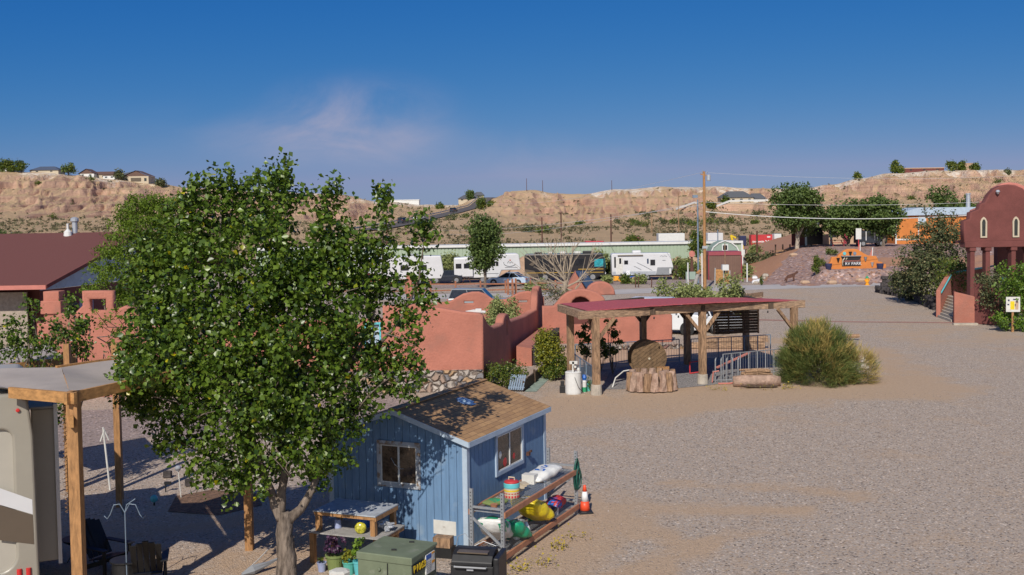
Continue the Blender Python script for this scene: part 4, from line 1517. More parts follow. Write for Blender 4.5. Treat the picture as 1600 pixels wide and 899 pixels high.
Yt = TB.y
cl_px = [  # bearing, depth offset, radius in metres
    (345, 300, .3, .50), (335, 345, .5, .75), (435, 285, 0, .42), (430, 330, .2, .65), (300, 320, .6, .50), (285, 360, .5, .65), (515, 320, -.1, .40), (510, 360, .0, .60),
    (400, 400, -.4, 1.05), (320, 420, -.2, .95), (260, 400, .4, .70), (250, 440, .2, .75), (245, 500, .1, .78), (230, 560, .1, .62), (235, 610, .0, .60),
    (480, 410, -.5, .85), (550, 400, -.2, .60), (575, 350, .0, .36), (350, 500, -.7, 1.15), (440, 500, -.8, 1.2), (520, 490, -.5, .95), (575, 470, .0, .60),
    (598, 330, .1, .24), (600, 400, .1, .42), (605, 450, .2, .40), (650, 400, .2, .34), (662, 365, .2, .22), (655, 440, .3, .32), (655, 470, .3, .40), (640, 500, .2, .36),
    (300, 580, -.4, .95), (390, 600, -.9, 1.1), (470, 600, -.8, 1.05), (540, 570, -.4, .80), (600, 540, .1, .52), (635, 555, .1, .42), (620, 590, .1, .42),
    (280, 650, -.2, .75), (340, 680, -.4, .85), (420, 680, -.6, .80), (490, 680, -.5, .80), (540, 650, -.1, .60), (575, 620, .1, .42), (340, 735, -.2, .52),
    (400, 745, -.3, .42), (432, 722, .5, .40), (365, 755, -.1, .38), (330, 748, .1, .34), (455, 715, -.5, .34), (490, 732, .1, .34), (520, 705, .0, .42), (205, 560, .3, .42), (205, 600, .3, .46), (222, 630, .3, .42), (215, 585, -1.8, .34), (270, 700, .1, .40), (500, 765, .2, .22),
    (560, 430, .6, .6), (450, 450, .9, .9), (350, 560, 1.0, .9), (450, 620, .9, .9), (540, 540, .8, .7), (300, 500, 1.2, .8), (240, 540, .9, .6), (400, 330, .9, .7)]
cls = []
for (x, y, dy, r) in cl_px:
    q = tp(x, y, Yt + dy)
    cls.append((q.x, q.y, q.z, r * .95, r * .95, r))
random.seed(12)
# thin upright shoots that break the outline
for (x, y) in ((345, 262), (352, 280), (435, 256), (440, 272), (505, 300), (520, 295), (512, 335), (595, 298), (600, 312), (597, 345), (665, 350), (668, 385), (660, 330), (290, 300), (310, 292),
               (470, 290), (395, 300), (550, 330), (640, 520), (668, 480), (660, 560), (655, 590), (640, 610), (600, 640), (560, 660), (190, 540), (182, 590), (230, 640)):
    q = tp(x, y, Yt + random.uniform(-.1, .5))
    cls.append((q.x, q.y, q.z, .17, .17, .24))
leaves('crown', cls, 50000, .100, 'cotton', TR, seed=21, spread=.10, shell=2.7, up=.5, out=.55, width=.42, twigs=2700, jitter=.5)
random.seed(31)
mb = MB()
f0 = tp(447, 800, Yt)
_tp = [Vector((0, 0, -.15)), tp(448, 870, Yt), tp(444, 835, Yt), f0]
_pp = [_tp[min(2, int(i / 5))].lerp(_tp[min(2, int(i / 5)) + 1], (i % 5) / 5) for i in range(15)] + [f0]
mb.tube(_pp, [.215 - .004 * i for i in range(16)], 20, rough=.085)
ends = []
def branch(px_list, r0, r1, k=8, rough=.1):
    pts = [tp(*q) for q in px_list]
    fine = []
    for a, b in zip(pts[:-1], pts[1:]):
        fine += [a.lerp(b, j / 3) + Vector((random.uniform(-.012, .012), random.uniform(-.012, .012), 0)) for j in range(3)]
    fine.append(pts[-1])
    rs = [r0 + (r1 - r0) * (i / (len(fine) - 1)) ** .8 for i in range(len(fine))]
    mb.tube(fine, rs, 12, rough=rough)
    return pts
b1 = branch([(440, 812, Yt), (430, 790, Yt), (422, 765, Yt), (412, 740, Yt), (395, 690, Yt - .1), (370, 620, Yt - .1), (350, 540, Yt), (345, 440, Yt + .1), (345, 330, Yt + .2)], .115, .02)
b2 = branch([(437, 808, Yt), (440, 770, Yt), (445, 740, Yt), (438, 700, Yt + .1), (442, 640, Yt), (450, 560, Yt), (440, 460, Yt), (436, 350, Yt), (435, 290, Yt)], .11, .02)
b3 = branch([(452, 812, Yt), (470, 795, Yt), (485, 770, Yt), (497, 740, Yt + .1), (520, 690, Yt + .1), (560, 640, Yt + .1), (600, 600, Yt + .2), (640, 560, Yt + .2)], .11, .025)
b4 = branch([(495, 745, Yt), (520, 640, Yt), (530, 520, Yt), (515, 400, Yt), (512, 320, Yt)], .08, .015)
b5 = branch([(530, 600, Yt), (575, 520, Yt + .1), (598, 430, Yt + .1), (598, 330, Yt + .1)], .05, .01)
b6 = branch([(575, 560, Yt), (625, 500, Yt + .2), (655, 440, Yt + .2), (664, 360, Yt + .2)], .045, .01)
b7 = branch([(405, 720, Yt), (350, 650, Yt - .1), (290, 580, Yt), (230, 540, Yt + .2)], .08, .015)
b8 = branch([(412, 745, Yt), (340, 720, Yt), (280, 690, Yt + .1)], .04, .012)
b9 = branch([(370, 620, Yt), (300, 500, Yt + .3), (265, 420, Yt + .4)], .06, .012)
for (ax, ay, bx, by) in ((400, 670, 452, 745), (455, 745, 430, 700), (352, 600, 335, 585), (470, 690, 500, 640), (425, 640, 440, 590), (560, 640, 610, 590), (240, 620, 300, 640), (600, 520, 650, 540), (330, 450, 300, 470), (500, 480, 560, 450), (300, 655, 350, 640)):
    limb(mb, tp(ax, ay, Yt - .9), tp(bx, by, Yt - 1.05), .016, .007, k=5, n=4, wob=.12)
mb.build('trunk', 'bark', TR, smooth=True)

# white rope hanks and fallen stakes at the tree foot
tag(MB().tube([G(378, 905), G(385, 895) + Vector((0, 0, .05)), G(402, 885) + Vector((0, 0, .12)), G(425, 868) + Vector((0, 0, .22))], .012, 5).build('garden_stake', 'dirtywhite'), 'thin pale stake lying by the tree foot', 'stake')
a = G(395, 898)
t = thing('folded_umbrella', 'grey folded garden umbrella lying left of the cottonwood trunk', 'umbrella', a, R(40))
MB().tube([(-.25, 0, .06), (0, 0, .10), (.35, 0, .16), (.62, 0, .22)], [.03, .10, .05, .02], 8, rough=.2).build('canopy', 'rvgrey', t)
MB().tube([(.6, 0, .21), (.95, 0, .30)], .013, 6).build('pole', 'steel', t)

M['mulch'] = mat('mulch', (0.20, 0.115, 0.07), .95, .4, 8, .8, 25)
# ================================================================ SHADE CANOPIES AND CAMP SITE (left)
CZ = 4.35
cA = G(110, 622, CZ)
D0 = G(388, 862)
cD = Vector((D0.x, D0.y, CZ))
cC = G(178, 566, CZ)
cB = G(96, 578, CZ)
t = thing('shade_canopy', 'large tan shade canopy on brown timber posts beside the caravan', 'shade canopy', (0, 0, 0))


def sag(name, q, m, parent, dip=.14, n=14, up=.06):
    a, b, c, d = q
    def f(u, v):
        p = (a.lerp(b, u)).lerp(d.lerp(c, u), v)
        z = p.z + up - dip * math.sin(PI * u) * math.sin(PI * v) + .03 * math.sin(9 * u + 3 * v) * math.sin(PI * v) + .012 * math.sin(31 * v + 4 * u)
        return (p.x, p.y, z)
    return grid(name, f, lin(0, 1, n), lin(0, 1, n), m, kind=None, parent=parent)


def bezcl(p, q):
    return p + (p - q).normalized() * .12


left_near = cA + Vector((-1.25, .55, .02))
left_far = cB + Vector((-3.4, -.35, 0))
sag('fabric', (left_near, cA, cB, left_far), 'fabric', t, .10)
sag('fabric', (cA, cD, cC, cB), 'fabric', t, .16)
for a, b in ((cA, cD), (cA, left_near), (cB, cC), (cC, cD), (cA + Vector((0, 0, -.42)), cB + Vector((0, 0, -.42)))):
    MB().bar(bezcl(a, b), bezcl(b, a), .07, .20).build('beam', 'timberh', t)
for a, r_ in ((cA, .20), (D0, .17), (G(185, 794), .16), (G(110, 797), .15)):
    MB().bb(a.x - r_ / 2, a.x + r_ / 2, a.y - r_ / 2 + .13, a.y + r_ / 2 + .13, 0, CZ + (.10 if a is cA else -.02)).build('post', 'timber', t)
# rope lashing down the near post
q = MB()
for k in range(26):
    z_ = 4.15 - k * .075
    q.tube([(cA.x - .13, cA.y + .02, z_), (cA.x - .16, cA.y + .0, z_ + .02), (cA.x - .13, cA.y + .24, z_ + .03)], .008, 4)
q.build('lashing', 'oldwood', t)

c2a, c2b = G(-40, 582, 3.65), G(104, 564, 3.65)
c2c, c2d = c2b + Vector((-1.6, 2.6, .12)), c2a + Vector((-2.4, 2.2, .15))
t = thing('shade_canopy', 'grey shade canopy further back with one diagonal timber beam', 'shade canopy', (0, 0, 0))
sag('fabric', (c2a, c2b, c2c, c2d), 'fabric', t, .12)
MB().bar(c2a, c2b + (c2b - c2a).normalized() * .25, .10, .22).build('beam', 'timberh', t)
MB().bar(c2b + Vector((.1, -.1, -.35)), c2c + Vector((0, 0, -.4)), .10, .20).build('beam', 'timberh', t)
MB().bb(c2b.x - .1, c2b.x + .1, c2b.y - .1, c2b.y + .1, 0, 3.9).build('post', 'timber', t)
MB().bb(c2c.x - .1, c2c.x + .1, c2c.y - .1, c2c.y + .1, 0, 3.6).build('post', 'timber', t)

# ---- fifth wheel caravan, rear end at the left frame edge
RZ = 4.25
rc = P(45, 613, 20.3)
RVA = R(24)                      # its length runs back and left
t = thing('fifth_wheel_caravan', 'beige and brown fifth-wheel caravan seen from behind at the left edge', 'caravan', (rc.x, rc.y, 0), RVA)
Wd = 2.5
# local: x from -Wd..0 (rear width), y back
body = [(-Wd, .62), (-.05, .62), (.0, .80), (-.02, RZ - .75), (-.08, RZ - .12), (-.22, RZ), (-Wd + .2, RZ), (-Wd, RZ - .2)]
MB().prism(body, .06, 5.3).build('body', 'rvbeige', t, bevel=.05)
# moulded rear cap: raised taupe border with a lighter sunken field
rim_o = [(-Wd, .58), (-.04, .58), (.03, .80), (0, RZ - .75), (-.07, RZ - .10), (-.24, RZ + .02), (-Wd + .2, RZ + .02), (-Wd, RZ - .2)]
rim_i = [(-Wd + .3, .95)] + arc(-.62, 1.30, .36, -90, 0, 6) + arc(-.50, RZ - .78, .24, 0, 90, 6) + [(-Wd + .3, RZ - .54)]
slab('rear_cap', [rim_o, rim_i], .16, 'rvtaupe', t, .05, (0, 0.0, 0))
MB().bb(-Wd + .2, -.22, .0, .05, .9, RZ - .45).build('rear_panel', 'rvbeige', t)
wn_ = slab('rear_window', [arc(-1.55, 2.35, .75, 0, 360, 3)[:0] + [(-2.2, 1.75), (-1.0, 1.75), (-.86, 1.9), (-.86, 3.0), (-1.0, 3.2), (-2.2, 3.2)]], .04, 'glass', t, .01, (0, -.03, 0))
MB().add([(-.62, -.085, 2.62), (-.005, -.085, 2.30), (-.005, -.085, 2.02), (-.62, -.085, 2.30)], [(0, 3, 2, 1)]).build('white_stripe', 'rvwhite', t)
MB().add([(-.62, -.086, 2.29), (-.005, -.086, 2.01), (.0, -.086, 1.45), (-.62, -.086, 1.62)], [(0, 3, 2, 1)]).build('brown_swoosh', 'rvbrown', t)
for xx_ in (-.11, -.27):
    h = MB().tube([(xx_, -.09, .72), (xx_, -.09, 1.02)], .045, 10).build('tail_light', 'red', t)
MB().lathe([(.035, 0), (.035, .03), (.02, .035)], (-.20, -.09, RZ - .24), 12, rot=Matrix.Rotation(R(90), 3, 'X')).build('marker_light', 'red', t)
so = MB().bb(.02, .48, 1.0, 4.6, .78, RZ - .42).build('slide_out', 'rvtaupe', t, bevel=.03)
MB().bb(.43, .50, .95, 4.65, .72, RZ - .34).build('slide_edge', 'silver', so)
MB().bb(-.02, .46, .98, 4.6, RZ - .42, RZ - .38).build('slide_awning', 'rvgrey', so)
for yy_ in (3.0, 4.1):
    for xx_ in (-.18, -Wd + .18):
        w_ = MB().lathe([(.38, -.12), (.38, .12)], (xx_, yy_, .38), 24, rot=Matrix.Rotation(R(90), 3, 'Y')).build('wheel', 'tyre', t)
        MB().lathe([(.22, -.13), (.22, .13)], (xx_, yy_, .38), 16, rot=Matrix.Rotation(R(90), 3, 'Y')).build('rim', 'rim', w_)
MB().bb(-Wd + .1, -.1, .1, .35, .42, .60).build('bumper', 'black', t)
for xx_ in (-.35, -Wd + .35):
    MB().bb(xx_ - .04, xx_ + .04, .4, .48, 0, .62).build('stabiliser_leg', 'steel', t)

# ---- camp furniture
def adirondack(name, label, loc, rz, group=None):
    t = thing(name, label, 'chair', loc, rz, group)
    q = MB()
    for i in range(5):
        x_ = -.24 + i * .12
        q.add([(x_ - .05, .12, .34), (x_ + .05, .12, .34), (x_ + .06, .52, 1.00 + .04 * (2 - abs(i - 2))), (x_ - .06, .52, 1.00 + .04 * (2 - abs(i - 2))),
               (x_ - .05, .14, .33), (x_ + .05, .14, .33), (x_ + .06, .54, .99 + .04 * (2 - abs(i - 2))), (x_ - .06, .54, .99 + .04 * (2 - abs(i - 2)))],
              [(0, 1, 2, 3), (7, 6, 5, 4), (0, 4, 5, 1), (1, 5, 6, 2), (2, 6, 7, 3), (3, 7, 4, 0)])
    q.build('backrest', 'blackwood', t)
    q = MB()
    for i in range(5):
        q.box((0, -.36 + i * .12, .40 - i * .025), (.58, .10, .02), rx=R(-12))
    q.build('seat', 'blackwood', t)
    for s in (-1, 1):
        MB().bb(s * .33 - .02, s * .33 + .02, -.42, -.34, 0, .58).build('leg', 'blackwood', t)
        MB().bar((s * .31, -.38, .36), (s * .31, .55, .03), .03, .10).build('leg', 'blackwood', t)
        MB().bb(s * .34 - .07, s * .34 + .07, -.46, .36, .58, .602).build('armrest', 'blackwood', t)
    return t


adirondack('garden_chair', 'black wooden slatted garden chair nearest the timber post under the canopy', G(165, 893), R(60))
adirondack('garden_chair', 'black wooden slatted garden chair with rounded back right of the plant hook pole', G(232, 915), R(-165))
t = thing('fire_table', 'dark round side table between the black garden chairs', 'table', G(196, 908))
MB().lathe([(.26, 0), (.26, .42), (.30, .43), (.30, .46)], n=20).build('drum', 'black', t)
t = thing('dish_planter', 'dark pointed planter dish left of the near timber post', 'planter', G(125, 880))
MB().tube([(-.3, .05, 0), (0, 0, .42), (.3, .05, 0)], .012, 6).tube([(0, .3, 0), (0, 0, .42), (0, -.3, 0)], .012, 6).build('stand', 'black', t)
MB().lathe([(.05, .34), (.34, .52), (.36, .56)], n=16).build('dish', 'black', t)
t = thing('plant_hook_pole', 'thin grey shepherd hook pole with curved arms in front of the chairs', 'hook pole', G(199, 925))
hp = MB()
hp.tube([(0, 0, 0), (0, 0, 1.62), (.04, 0, 1.78), (.22, 0, 1.90)], .012, 6)
hp.build('pole', 'railblue', t)
for s in (-1, 1):
    MB().tube([(0, 0, 1.62), (s * .10, 0, 1.80), (s * .22, 0, 1.78), (s * .30, 0, 1.58), (s * .36, 0, 1.50), (s * .42, 0, 1.56)], .010, 6).build('arm', 'railblue', t)
q = MB()
a = G(172, 766)
q.tube([a, P(161, 668, a.y)], .028, 8)
q.tube([P(163, 672, a.y), P(157, 690, a.y - .05)], .022, 8).tube([P(161, 668, a.y), P(170, 688, a.y + .05)], .022, 8)
tag(q.build('white_pole', 'dirtywhite'), 'tall white pole with a forked top on the camp gravel', 'pole')
for (px, py, lab) in ((283, 778, 'solar stake light with round cap right of the white pole'),):
    t = thing('stake_light', lab, 'garden light', G(px, py))
    MB().tube([(0, 0, 0), (-.06, 0, .78)], .014, 6).build('stake', 'dirtywhite', t)
    MB().lathe([(.05, .74), (.085, .80), (.085, .84), (.04, .88)], (-.06, 0, 0), 12).build('lamp_cap', 'silver', t)
t = thing('gazing_ball', 'teal glazed ball on a short stand by the far camp post', 'ornament', G(241, 790))
MB().lathe([(.03, 0), (.02, .1)], n=8).build('stand', 'black', t)
MB().lathe([(.02, .08), (.085, .12), (.10, .18), (.085, .24), (.02, .28)], n=14).build('ball', 'turq', t, smooth=True)
tag(MB().tube([(0, 0, 0), (0, 0, .22)], .02, 6).box((.06, 0, .25), (.18, .08, .07)).build('spot_light', 'black', loc=G(259, 769)), 'small black ground spotlight near the teal ball', 'spotlight')
t = thing('metal_flower', 'grey metal flower ornament at the base of the far camp post', 'ornament', G(192, 806))
q = MB()
for i in range(7):
    a_ = i * .9
    q.tube([(0, 0, 0), (.06 * math.cos(a_), .06 * math.sin(a_), .25), (.16 * math.cos(a_), .16 * math.sin(a_), .38)], .012, 5)
q.build('petal', 'rvgrey', t)
tag(sheet('mulch_bed', [G(x, y) for x, y in ((225, 800), (262, 772), (330, 762), (420, 775), (440, 810), (350, 835))], .010, 'darkmulch') if False else
    sheet('mulch_bed', [G(x, y) for x, y in ((262, 800), (275, 776), (330, 766), (400, 772), (410, 790), (340, 806))], .012, 'mulch'), kind='structure')
for i, (x, y) in enumerate(((262, 747), (296, 760))):
    tag(MB().box((0, 0, .11), (.24, .16, .2), rz=.4 * i).build('edging_stone', 'blackrock', loc=G(x, y), bevel=.03), ('dark edging stone in front of the camp lane' if i == 0 else 'dark edging stone beside the solar stake light'), 'stone')

# saplings between camp and adobe
def sapling(label, pts, n, seed, leaf=.09, m='cotton'):
    """pts: bearings (x,y,radius_m,depth)"""
    x0, y0, r0, Y0 = pts[0]
    b = Vector((P(x0, y0, Y0).x, Y0, 0))
    t = thing('young_cottonwood', label, 'tree', b)
    cl_ = []
    for (x, y, r, Y) in pts:
        q = P(x, y, Y) - b
        cl_.append((q.x, q.y, q.z, r, r, r * 1.2))
    leaves('crown', cl_, n, leaf, m, t, seed, spread=leaf, shell=2.4)
    q = MB()
    q.tube([(0, 0, -.05), (0.02, 0, cl_[0][2] * .6), (0, 0, cl_[0][2] + .5)], [.05, .04, .02], 7)
    for c in cl_[1:]:
        limb(q, (0, 0, max(.4, c[2] * .5)), c[:3], .025, .008, k=5, n=3)
    q.build('trunk', 'bark', t)


sapling('leafy young cottonwood left of the pink adobe wall behind the grey canopy', [(45, 540, .50, 29), (20, 520, .38, 29), (52, 490, .28, 29), (48, 472, .16, 29), (70, 530, .38, 29), (90, 540, .34, 29), (10, 545, .45, 29), (85, 505, .2, 29), (60, 600, .5, 29), (88, 640, .42, 29), (92, 610, .34, 29)], 2700, 41)
sapling('slim young cottonwood in front of the framed adobe opening', [(118, 530, .36, 31), (108, 490, .22, 31), (112, 470, .14, 31), (125, 510, .26, 31), (100, 525, .3, 31), (130, 545, .26, 31), (140, 500, .13, 31)], 1300, 43)
t = thing('spreading_ash', 'low spreading ash branches poking over the tan canopy', 'tree', G(215, 640))
cl_ = [tuple(P(x, y, 33) - G(215, 640)) + (r, r, r * .5) for x, y, r in ((150, 487, .22), (165, 500, .22), (180, 490, .20), (185, 520, .22), (160, 510, .16), (215, 500, .3), (205, 530, .3), (170, 540, .14), (165, 560, .12), (225, 610, .3), (205, 640, .35), (235, 640, .35))]
leaves('crown', cl_, 900, .13, 'feather', t, 44, spread=.08, width=.18)
q = MB()
for c in cl_:
    limb(q, (0, 0, 2.0), c[:3], .03, .008, k=5, n=4)
q.tube([(0, 0, -.1), (0, 0, 2.1)], .09, 8)
q.build('trunk', 'bark', t)

# ================================================================ ADOBE GARDEN WALLS
K0 = Vector((-1.36, 46.2, 0))
K1 = Vector((1.8, 65, 0))


def wall_z(px, py, Y):
    return P(px, py, Y).z


adobe = thing('adobe_wall', 'long pink adobe garden wall with stepped side wall and rounded arches', 'wall', (0, 0, 0))
# front wall, in the XZ plane at Y=46.2
def fx(px):
    return P(px, 500, 46.2).x
front = [(-1.36, .93), (-1.36, 3.2), (fx(748), 3.25), (fx(720), 3.33), (fx(683), 3.52), (fx(660), 3.50), (fx(640), 3.1), (fx(560), 3.05), (fx(420), 3.0), (fx(250), 3.0), (fx(215), 3.2)]
front += [(fx(212), 3.5), (fx(206), 3.72), (fx(196), 3.80), (fx(187), 3.70), (fx(182), 3.45), (fx(179), 3.5), (fx(174), 3.88), (fx(174), 4.46), (fx(132), 4.46), (fx(132), 3.88), (fx(121), 3.6), (fx(112), 3.35), (fx(104), 3.55), (fx(92), 3.5), (fx(76), 3.1), (fx(60), 3.1), (fx(60), .0), (fx(250), .0), (fx(250), .93)]
h1 = [(fx(137.5), 3.62), (fx(168.5), 3.62), (fx(168.5), 4.28), (fx(137.5), 4.28)]
h2 = [(fx(84), 2.9), (fx(99), 2.9), (fx(99), 3.25), (fx(84), 3.25)]
hw = [[(fx(a), c), (fx(b), c), (fx(b), d), (fx(a), d)] for a, b, c, d in ((484, 512, 2.75, 3.3), (569, 595, 1.95, 3.0))]
hw[0] = [(fx(484), 2.2), (fx(512), 2.2), (fx(512), 2.85), (fx(484), 2.85)]
slab('wall', [front, h1, h2] + hw, .42, 'adobe', adobe, .09, (0, 46.41, 0))
for (a, b, c, d) in ((484, 512, 2.2, 2.85), (569, 595, 1.95, 3.0)):
    x0, x1 = fx(a), fx(b)
    q = MB()
    for e in ((x0, x1, d - .07, d + .02), (x0, x1, c - .02, c + .07), (x0, x0 + .07, c + .07, d - .07), (x1 - .07, x1, c + .07, d - .07), ((x0 + x1) / 2 - .03, (x0 + x1) / 2 + .03, c + .07, d - .07)):
        q.bb(e[0], e[1], 46.16, 46.22, e[2], e[3])
    fr = q.build('window_frame', 'turq', adobe)
    MB().bb(x0, x1, 46.3, 46.32, c, d).build('pane', 'bluetrim', fr)
# side wall runs back from the corner
sd = (K1 - K0)
SL = sd.length
sang = math.atan2(sd.y, sd.x)


def st(px):
    u = (px - 800) / FPX
    t_ = (K0.x - u * K0.y) / (u * sd.y - sd.x)
    return t_ * SL
prof = [(0, 0.25), (0, 3.2), (.35, 3.22), (.8, 3.0), (1.4, 2.7), (2.1, 2.5), (3.0, 2.32), (4.6, 2.26), (5.3, 2.28)] + arc(6.35, 2.3, .85, 180, 0, 8, .34) + \
       [(7.6, 2.16), (12.0, 1.98), (16.6, 1.95), (16.9, 2.4), (17.2, 2.95)] + arc(18.0, 2.75, .8, 165, 10, 8, .45) + [(19.06, 2.6), (19.06, .2)]
slot = [(6.25, 1.6), (6.75, 1.6), (6.75, 2.35), (6.5, 2.5), (6.25, 2.35)]
slit = [(17.7, 1.8), (18.35, 1.8), (18.35, 2.75), (18.02, 2.95), (17.7, 2.75)]
o = slab('side_wall', [prof, slot, slit], .42, 'adobe', adobe, .09, (K0.x - .205 * math.cos(sang - R(90)) , K0.y + .2, 0), sang)
# back wall
def bx(px):
    return P(px, 470, 65).x
back = [(bx(600), 0), (bx(600), 2.1), (bx(640), 2.15), (bx(690), 2.25), (bx(705), 2.32), (bx(715), 2.55)] + [(bx(725), 2.75), (bx(738), 2.85), (bx(748), 2.85), (bx(758), 2.72), (bx(768), 2.42), (bx(778), 2.36), (bx(792), 2.38), (bx(800), 2.55), (bx(812), 2.78), (bx(825), 2.85), (bx(838), 2.72), (bx(848), 2.5), (bx(848), 0)]
hb = [[(bx(a), c), (bx(b), c), (bx(b), d), (bx(a), d)] for a, b, c, d in ((723, 742, 2.16, 2.46), (808, 826, 2.16, 2.46))]
slab('back_wall', [back] + hb, .42, 'adobe', adobe, .09, (0, 65.1, 0))
MB().lathe([(.12, -.02), (.12, .03), (.05, .06)], (bx(773), 64.85, 2.22), 10, rot=Matrix.Rotation(R(90), 3, 'X')).build('wall_lamp', 'white', adobe)
# arch wall right of the courtyard and lower run under the shelter
def ax(px):
    return P(px, 500, 63).x
aw = [(ax(850), .05), (ax(850), 2.1), (ax(866), 2.1), (ax(872), 2.35), (ax(878), 2.62)] + [(ax(886), 2.86), (ax(897), 3.02), (ax(908), 3.07), (ax(920), 3.02), (ax(932), 2.85), (ax(941), 2.6), (ax(945), 2.3), (ax(950), 1.9), (ax(965), 1.82), (ax(1036), 1.82), (ax(1047), 1.5), (ax(1047), .05)]
ah = [(ax(890), 1.0), (ax(925), 1.0), (ax(925), 2.3)] + [(ax(922), 2.55), (ax(915), 2.74), (ax(907), 2.8), (ax(899), 2.74), (ax(893), 2.55), (ax(890), 2.3)]
slab('arch_wall', [aw, ah], .5, 'adobe', adobe, .10, (0, 63, 0))
MB().bb(ax(888), ax(927), 63.4, 63.46, 1.0, 2.9).build('gate', 'roofmaroon', adobe)
slab('coping_hump', [[(0, 0)] + arc(.85, 0, .85, 180, 0, 10, .7)], .6, 'adobe', adobe, .1, (P(917, 460, 70).x, 70, P(917, 459, 70).z))
# stone plinth (front) made of rubble
m_, t_, b_ = node_mat('rubble_stone')
tcn = t_.nodes.new('ShaderNodeTexCoord')
v_ = tcn.outputs['Object']
dn = t_.nodes.new('ShaderNodeTexNoise')
t_.links.new(v_, dn.inputs[0])
dn.inputs['Scale'].default_value = 3
mxv = t_.nodes.new('ShaderNodeVectorMath')
mxv.operation = 'MULTIPLY_ADD'
t_.links.new(dn.outputs['Color'], mxv.inputs[0])
mxv.inputs[1].default_value = (.18, .18, .18)
t_.links.new(v_, mxv.inputs[2])
cellc = tvor(t_, mxv.outputs[0], 3.4)
ed = tvor(t_, mxv.outputs[0], 3.4, 'DISTANCE_TO_EDGE', 'Distance')
sp2 = t_.nodes.new('ShaderNodeSeparateColor')
t_.links.new(cellc, sp2.inputs[0])
rp = t_.nodes.new('ShaderNodeValToRGB')
t_.links.new(sp2.outputs[0], rp.inputs[0])
rp.color_ramp.interpolation = 'CONSTANT'
rp.color_ramp.elements[0].color = (0.33, 0.24, 0.19, 1)
rp.color_ramp.elements[1].color = (0.40, 0.35, 0.31, 1)
rp.color_ramp.elements[1].position = .25
for p_, c_ in ((.45, (0.20, 0.19, 0.20)), (.6, (0.44, 0.29, 0.17)), (.72, (0.27, 0.15, 0.13)), (.85, (0.48, 0.42, 0.37))):
    e = rp.color_ramp.elements.new(p_)
    e.color = (*c_, 1)
cc = mixc(t_, rng(t_, ed, .02, .07), (0.19, 0.15, 0.125), rp.outputs[0])
t_.links.new(cc, b_.inputs['Base Color'])
b_.inputs['Roughness'].default_value = .9
bumpn(t_, rng(t_, ed, 0, .2), 1.0, .12, b_)
M['rubble'] = m_
MB().bb(fx(252), -1.30, 46.05, 46.75, 0, .93).build('stone_base', 'rubble', adobe)
MB().bb(fx(252), -1.24, 46.0, 46.78, .93, .97).build('ledge', 'adobe', adobe) if False else None
# dark rock planter and sloping ledge along the side wall
rk = thing('rock_planter', 'low planter wall of upright black rocks along the pink side wall', 'planter wall', (0, 0, 0))
q = MB()
rnd = random.Random(9)
for i in range(60):
    s_ = 8.0 + i * .18
    b0 = K0 + sd.normalized() * s_ + Vector((1.05, -.15, 0))
    q.box((b0.x + rnd.uniform(-.05, .05), b0.y, .46), (.16 + rnd.uniform(0, .05), .22, .9 + rnd.uniform(-.08, .1)), rz=rnd.uniform(0, .8), rx=rnd.uniform(-.1, .1))
q.build('rock_face', 'blackrock', rk)
b0, b1 = K0 + sd.normalized() * 7.6, K0 + sd.normalized() * 18.6
MB().add([(b0.x + .25, b0.y, 1.0), (b0.x + 1.0, b0.y - .1, .88), (b1.x + 1.0, b1.y - .1, .90), (b1.x + .25, b1.y, 1.0), (b0.x + .25, b0.y, .0), (b0.x + 1.0, b0.y - .1, .0), (b1.x + 1.0, b1.y - .1, .0), (b1.x + .25, b1.y, .0)],
         [(0, 1, 2, 3), (1, 0, 4, 5), (2, 1, 5, 6), (3, 2, 6, 7), (0, 3, 7, 4)]).build('ledge', 'adobe', rk)
# timber edging and teal mat by the bushes
t = thing('timber_edging', 'low dark timber edging boards beside the teal mat', 'edging', (0, 0, 0))
MB().bar(G(818, 612) + Vector((0, 0, .22)), G(862, 574) + Vector((0, 0, .22)), .08, .44).build('board', 'darkwood', t)
for x_, y_ in ((835, 598), (850, 586)):
    g = G(x_, y_)
    MB().bb(g.x - .05, g.x + .05, g.y - .14, g.y - .05, 0, .6).build('post', 'darkwood', t)
o = MB().add([tuple(G(x, y, .014)) for x, y in ((820, 612), (838, 612), (862, 588), (846, 585))], [(0, 1, 2, 3)]).build('ground_mat', 'carpet')
tag(o, 'faded teal mat lying on the dirt by the timber edging', 'mat')
p = G(812, 612)
q = MB()
for i in range(7):
    q.box((-.3 + i * .1, 0, .38), (.07, .02, .74), rx=R(-38))
q.box((0, -.12, .18), (.72, .03, .06), rx=R(-38)).box((0, .16, .58), (.72, .03, .06), rx=R(-38))
tag(q.build('slatted_panel', 'railblue', loc=p + Vector((-.1, .1, .0)), rz=R(-18)), 'grey slatted panel leaning behind the blue shed by the bush', 'panel')  # a slatted panel propped up by the bush, not a pallet
tag(MB().tube([(-.45, 0, 0), (-.1, 0, .05), (.4, 0, 0)], [.06, .09, .05], 7, rough=.2).box((.1, 0, .1), (.25, .14, .12)).build('bone_ornament', 'white', loc=P(744, 489, 46.6) + Vector((0, 0, .02))), 'white bleached bone lying on top of the pink wall corner', 'ornament')

